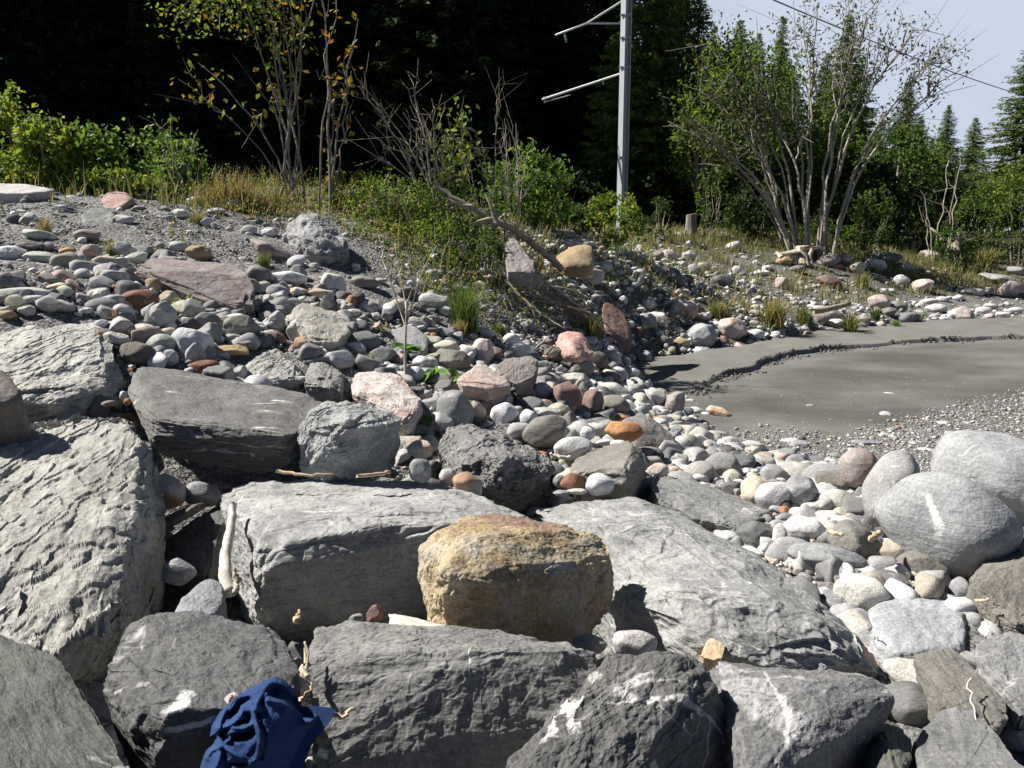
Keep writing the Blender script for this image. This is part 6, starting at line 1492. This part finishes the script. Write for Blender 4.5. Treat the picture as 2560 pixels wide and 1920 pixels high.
# ------------------------------------------------------------------ dead wood
def stick(name, pts, r0, r1, mat, label, cat='branch', sides=8, sub=10, wob=.004, twigs=(), group=None, seed=3, tree=None):
    r = np.random.default_rng(seed); pts = np.array(pts)
    s = np.concatenate([[0], np.cumsum(np.linalg.norm(np.diff(pts, axis=0), axis=1))]); n = max(sub, len(pts) * 3)
    q = np.stack([np.interp(np.linspace(0, s[-1], n), s, pts[:, k]) for k in range(3)], -1) + r.normal(size=(n, 3)) * wob
    b = q[0].copy(); o = empty(name, tuple(b), label, cat, group) if twigs else None
    me = Tubes().add(q - b, np.linspace(r0, r1, n) * r.uniform(.96, 1.05, n), sides).mesh(name, M[mat])
    if not twigs:
        return tag(obj(name, me, loc=tuple(b)), label, cat, group)
    obj('stem', me, o)
    for tw in twigs:
        tw = np.array(tw) - b; obj('twig', Tubes().add(tw, np.linspace(r1 * 1.1 + .002, .0025, len(tw)), 5).mesh(name + '_twig', M[mat]), o)
    return o
stick('fallen_log', [P('E', 600, -70, 12.0), P('E', 700, 20, 11.95), P('E', 850, 105, 11.9), P('E', 975, 180, 11.9), P('E', 1100, 235, 12.1), P('E', 1220, 310, 12.4), P('E', 1330, 410, 12.6), P('E', 1430, 495, 12.7)],
      .035, .05, 'log', "weathered fallen log slanting down the bank to the tan trapezoid boulder", 'log', 10, 30, .008,
      [[P('E', 975, 180, 11.9), P('E', 900, 190, 11.7), P('E', 830, 205, 11.6)], [P('E', 1000, 190, 11.9), P('E', 985, 120, 11.8), P('E', 930, 10, 11.8)], [P('E', 1220, 310, 12.4), P('E', 1265, 390, 12.2)], [P('E', 850, 105, 11.9), P('E', 780, 90, 11.7), P('E', 690, 40, 11.6)]])
def bp(*xy, d0=11.6, d1=11.6): return [P('E', x, y, d0 + (d1 - d0) * i / (len(xy) - 1)) for i, (x, y) in enumerate(xy)]
stick('dead_branch', bp((1010, 480), (1120, 545), (1260, 560), (1400, 600), (1540, 655), (1600, 720), d0=11.4, d1=12.3), .022, .006, 'twig', "long grey dead branch arching over the dark rock, uppermost of the tangle", 'branch', twigs=[bp((1260, 560), (1220, 480), (1140, 440), (1070, 420), d0=11.6, d1=11.3), bp((1540, 655), (1605, 725), d0=12.2, d1=12.2)], wob=.006)
stick('dead_branch', bp((1180, 480), (1330, 580), (1480, 690), (1560, 755), (1660, 810), (1740, 880), (1800, 908), d0=11.3, d1=11.9), .017, .005, 'twig', "long pale dead branch whose tip hangs in front of the red-brown boulder", 'branch', twigs=[bp((1480, 690), (1545, 735), (1590, 745), d0=11.6, d1=11.7), bp((1330, 580), (1290, 520), (1170, 450), d0=11.5, d1=11.4)], wob=.005)
stick('dead_branch', bp((1030, 490), (1150, 570), (1260, 650), (1330, 700), d0=11.3, d1=11.2), .016, .005, 'twig', "short forked dead branch in the middle of the tangle", 'branch', twigs=[bp((1260, 650), (1380, 712), d0=11.2, d1=11.2), bp((1200, 700), (1300, 700), (1375, 710), d0=11.2, d1=11.2)], seed=5)
stick('dead_branch', bp((1060, 560), (1180, 690), (1290, 780), (1380, 840), (1450, 885), d0=11.0, d1=10.6), .015, .004, 'twig', "low dead branch ending above the salmon red boulder", 'branch', twigs=[bp((1180, 690), (1240, 760), (1260, 830), d0=10.9, d1=10.7), bp((1290, 780), (1400, 835), d0=10.7, d1=10.6)], seed=6)
r_ = np.random.default_rng(8); tb = Tubes(); o_ = P('E', 1100, 560, 11.2)
for i in range(30):
    a = P('E', r_.uniform(980, 1300), r_.uniform(480, 680), 11.2 + r_.normal() * .15); b = a + np.array([r_.normal() * .45 + .2, r_.normal() * .25, -r_.uniform(-.1, .55)])
    tb.add(curve(a, b, 8, (r_.normal() * .1, 0, r_.normal() * .1), .02, r_) - o_, np.linspace(.006, .002, 8), 4)
tag(obj('twig_tangle', tb.mesh('twig_tangle', M['twig']), loc=tuple(o_)), "mat of fine dry twigs hanging down the bank under the dead branches", 'twigs')
stick('dead_root', bp((660, 395), (700, 355), (760, 325), (800, 330), (780, 420), d0=11.2, d1=11.1), .035, .02, 'log', "dark gnarled root sticking out of the green scrub", 'root', twigs=[bp((760, 325), (820, 390), (880, 410), d0=11.1, d1=11)])
stick('driftwood_pole', [P('F', 850, 770, 18.7), P('F', 950, 752, 18.8), P('F', 1095, 718, 19)], .07, .05, 'log', "grey driftwood pole lying among the cobbles near the sand edge", 'driftwood')
stick('driftwood_stick', [P('E', 1200, 1015, 9.8), P('E', 1260, 1000, 9.85), P('E', 1330, 938, 9.9)], .014, .008, 'drift', "curved pale stick behind the striped grey stone", 'driftwood')
stick('driftwood_log', [P('E', 1150, 985, 10.3), P('E', 1260, 965, 10.4), P('E', 1370, 975, 10.4)], .055, .045, 'log', "short grey driftwood log beside the salmon red boulder", 'driftwood')
stick('driftwood_post', [P('G', 1500, 768, 4.42), P('G', 1492, 860, 4.36), P('G', 1470, 1000, 4.26), P('G', 1448, 1130, 4.16), P('J', 1450, 0, 4.06), P('J', 1480, 110, 4.0)], .019, .034, 'drift', "bleached white driftwood post standing upright against the squared grey block", 'driftwood', 10, 24, .0015)
stick('driftwood_stick', [P('J', 1520, -30, 4.0), P('J', 1516, 60, 3.96), P('J', 1510, 120, 3.92)], .018, .012, 'twig', "short brown stick beside the foot of the bleached post", 'driftwood')
stick('driftwood_stick', [P('G', 1770, 556, 4.78), P('G', 1880, 572, 4.75), P('G', 2000, 590, 4.72), P('G', 2150, 580, 4.75)], .011, .004, 'fresh', "pale pointed stick lying below the faceted grey boulder", 'driftwood')
stick('driftwood_stick', [P('H', 100, 590, 4.72), P('H', 220, 580, 4.75), P('H', 325, 572, 4.8)], .010, .011, 'fresh', "pale cut stick at the right foot of the faceted grey boulder", 'driftwood')
stick('driftwood_stick', [P('H', 1345, 443, 5.62), P('H', 1420, 468, 5.6), P('H', 1490, 478, 5.6)], .010, .012, 'drift', "white stick wedged below the large white granite cobble", 'driftwood')
stick('driftwood_stick', [P('I', 940, 935, 4.75), P('I', 985, 955, 4.72), P('I', 1050, 978, 4.7)], .011, .013, 'fresh', "short brown stick poking out from under the pale granite cobble", 'driftwood')
stick('driftwood_stick', [P('I', 1222, 1000, 4.55), P('I', 1250, 975, 4.6), P('I', 1290, 958, 4.65)], .017, .014, 'fresh', "stub of pink-brown wood beside the round veined boulder", 'driftwood')
stick('dry_stalk', [P('L', 1850, 650, 3.3), P('L', 1862, 760, 3.2), P('L', 1905, 935, 3.02)], .003, .0025, 'drift', "thin straw stalk lying on the brown-grey angular slab", 'stalk')
stick('dry_stalk', [P('L', 1085, 215, 3.95), P('L', 1140, 265, 3.9), P('L', 1212, 325, 3.82)], .003, .003, 'fresh', "thin straw stalk beside the flat-topped pale blue-grey boulder", 'stalk')
stick('dry_stalk', [P('L', 1890, 155, 4.05), P('L', 1990, 158, 4.0)], .009, .006, 'fresh', "short straw stalk in the dark gap by the flat brown slab", 'stalk')
stick('dry_stalk', [P('I', 2010, 1065, 4.45), P('I', 2140, 1045, 4.5)], .012, .008, 'twig', "brown stalk in the gap below the round veined boulder", 'stalk')
stick('twig', [P('J', 1990, 840, 2.56), P('J', 2080, 870, 2.54), P('K', 20, 925, 2.53), P('K', 60, 880, 2.53), P('K', 105, 850, 2.55)], .006, .007, 'fresh', "knobbly pale twig touching the corner of the blue bag", 'twig')
stick('twig', [P('J', 1920, 800, 2.62), P('J', 1960, 760, 2.62), P('J', 2010, 715, 2.64)], .004, .0045, 'fresh', "orange-brown twig in the dark crack above the blue bag", 'twig')
stick('pine_debris', [P('J', 1965, 640, 2.75), P('J', 1970, 540, 2.78), P('J', 1962, 430, 2.82)], .008, .004, 'twig', "rust-coloured sliver of bark stuck in the crack beside the dark white-streaked boulder", 'bark', twigs=[[P('J', 1968, 600, 2.76), P('J', 1985, 480, 2.78)], [P('J', 1966, 560, 2.77), P('J', 1958, 460, 2.79)]])
stick('bark_sliver', [P('J', 1900, 285, 3.3), P('J', 1925, 225, 3.34)], .013, .005, 'fresh', "pale pointed wood sliver behind the dark white-streaked boulder", 'wood chip')
def rock_wood(name, spec, mat, k, label, cat, **nz):
    pts = parse(spec); pts = np.concatenate([pts, pts - np.array([0, -.05, .08])]); seedc[0] += 3
    V, F = hull_radial(pts, k, 6, seedc[0], 4, .08, .6); V = roughen(V, F, seedc[0], float(np.ptp(pts, axis=0).max()), **nz)
    base = V.mean(0); base[2] = V[:, 2].min()
    return tag(obj(name, mesh_np(name, V - base, F, M[mat]), loc=tuple(base)), label, cat)
rock_wood('driftwood_log', "K 300 235 3.42; K 330 228 3.44; K 480 270 3.42; K 620 320 3.36; K 760 335 3.35; K 700 400 3.25; K 580 410 3.2; K 420 380 3.22; K 300 330 3.32", 'drift', 20, "thick split piece of bleached white wood wedged against the yellow boulder", 'driftwood', chip=.02, fb=.015, strata=.02, axis=(.2, -.5, .8))
rock_wood('wood_block', "L 128 505 3.44; L 200 375 3.6; L 250 395 3.58; L 298 440 3.54; L 270 530 3.42; L 215 545 3.4; L 150 525 3.42", 'fresh', 34, "sawn chunk of pinkish wood leaning on the long veined slab", 'wood block', chip=.02, fb=.01, strata=.02)
def stump(label, c, x, y, w, h, d, mat='bark', name='tree_stump'):
    b = P(c, x, y, d); e = empty(name, tuple(b), label, 'stump'); s = CS * d / FPX; R_ = w * s / 2; H = h * s
    r = np.random.default_rng(int(x)); th = np.linspace(0, 2 * np.pi, 20, endpoint=False); V = []; lob = 1 + .1 * np.cos(5 * th + 1) + .06 * r.normal(size=20)
    zs = [-.15, 0, .15, .5, .85, 1.0]; rs = [1.5, 1.3, 1.12, 1.02, 1, .98]
    for z, q in zip(zs, rs): V.append(np.stack([np.cos(th) * R_ * q * lob, np.sin(th) * R_ * q * lob, np.full(20, z * H) + (.05 * H * np.cos(th) if z == 1 else 0)], -1))
    V = np.concatenate(V); j = np.arange(20)
    F = np.concatenate([np.stack([k * 20 + j, k * 20 + (j + 1) % 20, k * 20 + 20 + (j + 1) % 20, k * 20 + 20 + j], -1) for k in range(5)])
    obj('bark', mesh_np('stump_bark', V, F, M[mat]), e)
    top = V[100:120]; T_ = np.concatenate([top, [top.mean(0)]]); obj('cut_face', mesh_np('stump_cut', T_ + np.array([0, 0, .003]), np.stack([j, (j + 1) % 20, np.full(20, 20)], -1), M['fresh']), e)
    return e
stump("sawn grey tree stump by the path at the forest edge", 'F', 68, 255, 66, 110, 27)
# root stump below the willow
rs = empty('root_stump', tuple(P('F', 790, 470, 24.3)), "pale upturned root stump at the foot of the willow", 'stump'); tb = Tubes(); b_ = P('F', 790, 470, 24.3)
for pts, a, b in (([(800, 480), (790, 400), (760, 365), (830, 360)], .13, .09), ([(720, 470), (745, 410), (790, 370)], .12, .08), ([(835, 470), (832, 410), (850, 370)], .09, .06), ([(650, 420), (620, 385)], .07, .03), ([(760, 380), (660, 400), (610, 395)], .08, .03), ([(840, 365), (900, 355), (930, 375)], .06, .03), ([(780, 470), (775, 400)], .15, .1), ([(690, 430), (760, 420)], .12, .1)):
    q = np.array([P('F', x, y, 24.3 + .1 * k) - b_ for k, (x, y) in enumerate(pts)]); tb.add(q, np.linspace(a, b, len(q)), 8)
obj('roots', tb.mesh('root_stump_roots', M['twig']), rs)
rs = empty('root_stump', tuple(P('F', 1770, 380, 27.5)), "dark tangled root stump under the bleached dead saplings", 'stump'); tb = Tubes(); b_ = P('F', 1770, 380, 27.5)
for pts, a, b in (([(1770, 385), (1780, 320), (1790, 260)], .16, .06), ([(1730, 380), (1760, 340), (1790, 330)], .1, .07), ([(1690, 320), (1660, 270), (1610, 230)], .06, .03), ([(1700, 330), (1690, 360)], .08, .06), ([(1800, 330), (1860, 310), (1915, 292)], .04, .015)):
    q = np.array([P('F', x, y, 27.5 + .1 * k) - b_ for k, (x, y) in enumerate(pts)]); tb.add(q, np.linspace(a, b, len(q)), 7)
obj('roots', tb.mesh('root_stump_dark_roots', M['log']), rs)
# gravel path at the forest edge
pa = [P('T', u, v, d) for (u, v, d) in ((1370, 509, 27.3), (1600, 516, 26.6), (1620, 519, 25.9), (1370, 513, 26.5))]
gx = np.linspace(0, 1, 40); V = []
for a in gx:
    for b in np.linspace(0, 1, 6):
        x = 2.6 + a * 4.6; y = 27.2 + b * 1.3 + .15 * math.sin(a * 9); V.append((x, y, float(zat(x, y)) + .05))
i, j = np.meshgrid(np.arange(39), np.arange(5), indexing='ij'); i, j = i.ravel(), j.ravel()
n = NT('path_gravel'); tcp = n.new("ShaderNodeTexCoord").outputs['Object']
M['path'] = n.done(n.bsdf(n.ramp(n.noise(tcp, 40, 4, .7), [(.35, (.22, .21, .19)), (.6, (.42, .41, .38))]), .9, n.bump(n.noise(tcp, 50, 3), .5, .02), .2))
tag(obj('path', mesh_np('path', np.array(V), np.stack([i * 6 + j, (i + 1) * 6 + j, (i + 1) * 6 + j + 1, i * 6 + j + 1], -1), M['path'])), kind='structure')

# ------------------------------------------------------------------ blue cloth bag draped on the dark boulder
OUT = np.array([(1220, 238), (1300, 262), (1395, 345), (1450, 430), (1490, 520), (1520, 585), (1560, 592), (1700, 588), (1860, 604), (1925, 640), (1880, 740), (1790, 860), (1690, 980), (1640, 1060), (1590, 1180), (1530, 1330), (1500, 1480),
                (330, 1480), (325, 1330), (360, 1210), (400, 1115), (485, 1035), (522, 962), (446, 952), (462, 830), (495, 770), (565, 655), (645, 580), (770, 470), (900, 388), (1100, 285)], float)
def pl_dist(poly, x, y):
    poly = np.asarray(poly, float); best = np.full(x.shape, 1e9); side = np.zeros(x.shape)
    for i in range(len(poly) - 1):
        (ax, ay), (bx, by) = poly[i], poly[i + 1]; ex, ey = bx - ax, by - ay
        t = np.clip(((x - ax) * ex + (y - ay) * ey) / (ex * ex + ey * ey), 0, 1); d = np.hypot(x - ax - t * ex, y - ay - t * ey)
        s = np.sign(ex * (y - ay) - ey * (x - ax)); m = d < best; best = np.where(m, d, best); side = np.where(m, s, side)
    return best, side
def bag_bulge(x, y):
    """height of the cloth towards the viewer, metres"""
    sd = poly_sd(OUT, x, y); s = np.maximum(sd, 0)
    z = .085 * (1 - np.exp(-s / 150)) + .02 * (1 - np.exp(-s / 25))
    z = z - .10 * sstep(1000, 1900, x + .55 * (y - 700))                      # right flank turns away from the sun
    z = z + .05 * np.exp(-((x - 1200) / 300) ** 2 - ((y - 900) / 330) ** 2)
    def ridge(poly, amp, w, asym=0.0, w2=None):
        d, sg = pl_dist(poly, x, y); ww = np.where(sg * asym > 0, w2 or w, w)
        return amp * np.exp(-(d / ww) ** 2)
    def step(poly, amp, w, reach):          # sharp edge: high on the left-hand side of the polyline, falling off to the right
        d, sg = pl_dist(poly, x, y); return amp * np.where(sg > 0, np.exp(-(d / w) ** 2), np.exp(-(d / reach) ** 2))
    z += step([(1135, 310), (1060, 430), (1000, 560), (955, 680), (1000, 820), (1040, 950), (1040, 1080), (990, 1220), (920, 1260)], .034, 16, 70)
    z += step([(920, 1255), (760, 1160), (620, 1070), (535, 985), (560, 880)], .028, 18, 60)
    z += ridge([(1130, 515), (1290, 550), (1450, 650), (1640, 775)], .030, 40)
    z -= ridge([(1200, 430), (1330, 480), (1480, 560), (1560, 660)], .045, 75)
    z += ridge([(1220, 260), (1320, 330), (1420, 430), (1500, 560)], .018, 45)
    z -= ridge([(690, 700), (760, 640), (800, 560), (900, 520)], .055, 42)
    z -= ridge([(800, 780), (880, 760), (900, 720)], .05, 45)
    z -= ridge([(740, 960), (860, 940), (950, 890)], .055, 42)
    z -= ridge([(570, 960), (600, 900), (640, 880)], .045, 30)
    z -= ridge([(1085, 420), (1060, 540)], .04, 34)
    z -= ridge([(1000, 700), (1075, 870), (1090, 1000), (1040, 1200)], .03, 34)
    z += ridge([(800, 700), (820, 600), (900, 540), (980, 540)], .020, 32)
    z += ridge([(600, 860), (700, 800), (830, 740), (905, 715)], .022, 26)
    z += ridge([(640, 1010), (720, 950), (740, 900), (600, 900)], .018, 28)
    z += ridge([(720, 850), (860, 850), (940, 800)], .02, 26)
    z += ridge([(780, 480), (680, 590), (600, 700), (560, 830)], .022, 45)
    z -= ridge([(700, 560), (650, 660), (600, 780)], .016, 22)
    z += ridge([(400, 1200), (460, 1110), (580, 1070)], .015, 30); z -= ridge([(640, 1330), (640, 1200), (600, 1110)], .03, 34)
    z += ridge([(520, 1330), (540, 1220), (580, 1120)], .02, 40); z -= ridge([(700, 1270), (860, 1260)], .03, 30)
    z += ridge([(1700, 600), (1690, 700), (1640, 775)], .02, 60)
    q = np.stack([x / 160, y / 200, x * 0], -1)
    z += .006 * fbm(q.reshape(-1, 3), 4, 33).reshape(x.shape) * sstep(0, 60, s) * 1.6
    z += .004 * np.sin((x + .5 * y) / 45 + 3 * perlin((q * .8).reshape(-1, 3), 35).reshape(x.shape)) * sstep(20, 120, s) * sstep(1200, 900, x)
    return z
def bag_depth(x, y): return 2.56 - (y - 240) * .00012 - .02
def build_bag():
    xs = np.arange(300, 1960, 7.0); ys = np.arange(220, 1490, 7.0)
    x, y = np.meshgrid(xs, ys, indexing='ij'); s = poly_sd(OUT, x, y); n, m = x.shape
    ins = s > 0
    i = np.arange(n - 1)[:, None] * m; j = np.arange(m - 1)[None]
    F = np.stack([i + j, i + m + j, i + m + j + 1, i + j + 1], -1).reshape(-1, 4); F = F[(s > -7).ravel()[F].all(1) & ins.ravel()[F].any(1)]
    # snap outside corners onto the outline
    gxs = (poly_sd(OUT, x + 1, y) - s); gys = (poly_sd(OUT, x, y + 1) - s)
    x = np.where(ins, x, x - gxs * s); y = np.where(ins, y, y - gys * s)
    d = bag_depth(x, y); b = bag_bulge(x, y)
    Vf = P('M', x.ravel(), y.ravel(), (d - b).ravel()[:, None]); Vb = P('M', x.ravel(), y.ravel(), (d + .012).ravel()[:, None])
    V = np.concatenate([Vf, Vb]); N0 = n * m
    Fb = F[:, ::-1] + N0
    E = np.concatenate([F[:, [a, (a + 1) % 4]] for a in range(4)]); key = {}
    for a, b_ in E: key[(a, b_)] = key.get((a, b_), 0) + 1
    rim = np.array([(a, b_) for (a, b_) in key if (b_, a) not in key])
    Fr = np.stack([rim[:, 1], rim[:, 0], rim[:, 0] + N0, rim[:, 1] + N0], -1)
    FF = np.concatenate([F, Fb, Fr]); used = np.unique(FF); mp_ = np.full(len(V), -1); mp_[used] = np.arange(len(used))
    V = V[used]; FF = mp_[FF]; c0 = V.mean(0); c0[2] = V[:, 2].min()
    bag = empty('cloth_bag', tuple(c0), "crumpled navy blue cloth bag lying on the dark white-streaked boulder", 'bag')
    me = mesh_np('bag_body', V - c0, FF, M['cloth']); bm = bmesh.new(); bm.from_mesh(me); bmesh.ops.recalc_face_normals(bm, faces=bm.faces); bm.to_mesh(me); bm.free()
    obj('body', me, bag)
    def band(pts, w, lift, name):
        pts = np.array(pts, float); s_ = np.concatenate([[0], np.cumsum(np.hypot(*np.diff(pts, axis=0).T))]); k = 90; t = np.linspace(0, s_[-1], k)
        # smooth the path
        q = np.stack([np.interp(t, s_, pts[:, 0]), np.interp(t, s_, pts[:, 1])], -1)
        for _ in range(14): q[1:-1] = (q[:-2] + 2 * q[1:-1] + q[2:]) / 4
        tg = np.gradient(q, axis=0); tg /= np.linalg.norm(tg, axis=1)[:, None]; nn = np.stack([-tg[:, 1], tg[:, 0]], -1)
        rows = []; cross = [(-1, -.002), (-1, .003), (-.8, .006), (0, .0065), (.8, .006), (1, .003), (1, -.002)]
        zc = bag_bulge(q[:, 0], q[:, 1]); zc = np.convolve(np.pad(zc, 6, 'edge'), np.ones(13) / 13, 'valid')
        for (o, h) in cross:
            xy = q + nn * (o * w); zz = np.maximum(bag_bulge(xy[:, 0], xy[:, 1]), zc - .004) + h + lift
            rows.append(P('M', xy[:, 0], xy[:, 1], (bag_depth(xy[:, 0], xy[:, 1]) - zz)[:, None]))
        Vv = np.stack(rows, 1).reshape(-1, 3); a = np.arange(k - 1)[:, None] * 7; b2 = np.arange(6)[None]
        Fq = np.stack([a + b2, a + b2 + 1, a + 7 + b2 + 1, a + 7 + b2], -1).reshape(-1, 4)
        me = mesh_np(name, Vv - c0, Fq, M['cloth']); obj('strap', me, bag)
    band([(1130, 330), (1060, 440), (1000, 550), (955, 680), (985, 800), (1020, 920), (1025, 1060), (985, 1190), (930, 1240), (860, 1215), (740, 1150), (620, 1070), (545, 990), (555, 900)], 26, .004, 'bag_strap')
    lab = np.array([(650, 560), (612, 505), (650, 460), (720, 424), (750, 440), (772, 470), (720, 500), (680, 545)], float)
    zl = .045; Vl = P('M', lab[:, 0], lab[:, 1], (bag_depth(lab[:, 0], lab[:, 1]) - zl + .0 * lab[:, 0])[:, None]); Vl2 = Vl + np.array([0, .003, -.001])
    bm = bmesh.new(); a = [bm.verts.new(v - c0) for v in Vl]; b = [bm.verts.new(v - c0) for v in Vl2]; bm.faces.new(a); bm.faces.new(b[::-1])
    for k in range(8): bm.faces.new([a[k], b[k], b[(k + 1) % 8], a[(k + 1) % 8]])
    bmesh.ops.recalc_face_normals(bm, faces=bm.faces); me = bpy.data.meshes.new('bag_label'); bm.to_mesh(me); bm.free(); me.materials.append(M['label'])
    lo = obj('care_label', me, bag); lo["label"] = "white sewn-in label with faint red print"
    t = Tubes()
    for ln in ([(672, 500), (700, 482), (728, 474)], [(668, 520), (690, 506)], [(705, 500), (735, 484), (750, 474)], [(690, 470), (712, 456)], [(660, 535), (676, 522), (700, 512)], [(735, 462), (748, 456)]):
        q = np.array(ln, float); t.add(P('M', q[:, 0], q[:, 1], (bag_depth(q[:, 0], q[:, 1]) - zl - .0012)[:, None]) - c0, .0012, 4)
    obj('print', t.mesh('bag_label_print', M['redprint']), lo)
build_bag()

# ------------------------------------------------------------------ labels of the listed stones: each told by its nearest landmark
def short(l):
    for w in (' behind', ' below', ' beside', ' above', ' cut by', ' at the', ' in the', ' with', ',', ' filling', ' standing', ' lying', ' by ', ' sitting', ' under', ' just', ' perched', ' wedged', ' leaning', ' rising', ' left of', ' right of', ' across', ' that', ' tilted', ' between', ' its', ' near', ' sloping'):
        k = l.find(w)
        if k > 14: l = l[:k]
    return l
LAND = [r_ for r_ in ROCKS if r_['label']]
seen = {}
for L_ in LAND:
    s_ = short(L_['label']); seen.setdefault(s_, []).append(L_)
LAND = [dict(u=v[0]['u'], v=v[0]['v'], t=k) for k, v in seen.items() if len(v) == 1 and len(k.split()) <= 8]
for (c, x, y, t_) in (('E', 420, 900, 'thin forked dead sapling'), ('E', 800, 720, 'tall green grass clump'), ('F', 790, 420, 'pale upturned root stump'), ('F', 800, 790, 'grey driftwood pole'), ('G', 1480, 950, 'bleached driftwood post')):
    u, v = px(c, x, y); LAND.append(dict(u=u, v=v, t=t_))
ST = [r_ for r_ in ROCKS if not r_['label']]
# an unusual stone doubles as a landmark once it is named by hand
for r_ in ST: r_['npx'] = r_['size'] * FPX / r_['d']
NAMED = {('D', 890, 705): "large rust red oval stone on the gravel slope", ('H', 1825, 310): "bright orange rounded stone on the brown-grey boulder", ('D', 1860, 555): "smooth long white oval stone beside the mauve slab",
         ('E', 1935, 415): "brilliant white stone on the right bank", ('I', 1010, 757): "smooth pale green oval cobble in the right pile", ('D', 1325, 1135): "brick red oval stone at the top edge of the dark tilted slab",
         ('D', 150, 660): "long pale green stone like a loaf at the left edge", ('I', 800, 935): "speckled pale granite cobble below the pale green oval one", ('L', 1520, 660): "tilted whitish oval cobble above the dark round white-veined one",
         ('D', 1275, 395): "tan block stone sitting on top of the mauve slab", ('H', 1500, 415): "big white speckled cobble above the smooth brown-grey block", ('I', 585, 723): "pale speckled cobble on the shoulder of the grey wedge",
         ('L', 1478, 830): "dark round cobble with a white vein", ('G', 1080, 690): "round stone with a rusty rim, half lit in the black hollow", ('H', 735, 180): "leaning grey egg stone with white veins"}
SH = {'T': 1}
for (c, x, y), t_ in NAMED.items():
    u, v = px(c, x, y); r_ = min(ST, key=lambda q: (q['u'] - u) ** 2 + (q['v'] - v) ** 2)
    r_['label'] = t_; r_['o']['label'] = t_
    LAND.append(dict(u=r_['u'], v=r_['v'], t=short(t_), own=r_))
ST = [r_ for r_ in ST if not r_['label']]
ORD = ['', 'second ', 'third ', 'fourth ', 'fifth ', 'sixth ']
def quad(dx, dy): return ('right of' if dx > 0 else 'left of') if abs(dx) > abs(dy) * 1.1 else ('in front of' if dy > 0 else 'behind')
used = set()
for r_ in sorted(ST, key=lambda q: -q['npx']):
    best = None
    for L_ in LAND:
        dx, dy = r_['u'] - L_['u'], r_['v'] - L_['v']; dist = math.hypot(dx, dy * 1.5)
        if dist > 700: continue
        q = quad(dx, dy)
        rank = sum(1 for o_ in ST if o_ is not r_ and o_['adj'] == r_['adj'] and quad(o_['u'] - L_['u'], o_['v'] - L_['v']) == q and math.hypot(o_['u'] - L_['u'], (o_['v'] - L_['v']) * 1.5) < dist)
        if rank > 5: continue
        sc_ = dist * (1 + .5 * rank)
        t_ = "%s %sstone %s the %s" % (r_['adj'], '', q, L_['t']) if False else "%sclosest %s stone %s the %s" % (ORD[rank], r_['adj'], q, L_['t'])
        if t_ in used or len(t_.split()) > 16: continue
        if best is None or sc_ < best[0]: best = (sc_, t_)
    if best is None: best = (0, "%s stone among the cobbles of the river bank" % r_['adj'])
    used.add(best[1]); r_['o']['label'] = best[1]; r_['label'] = best[1]
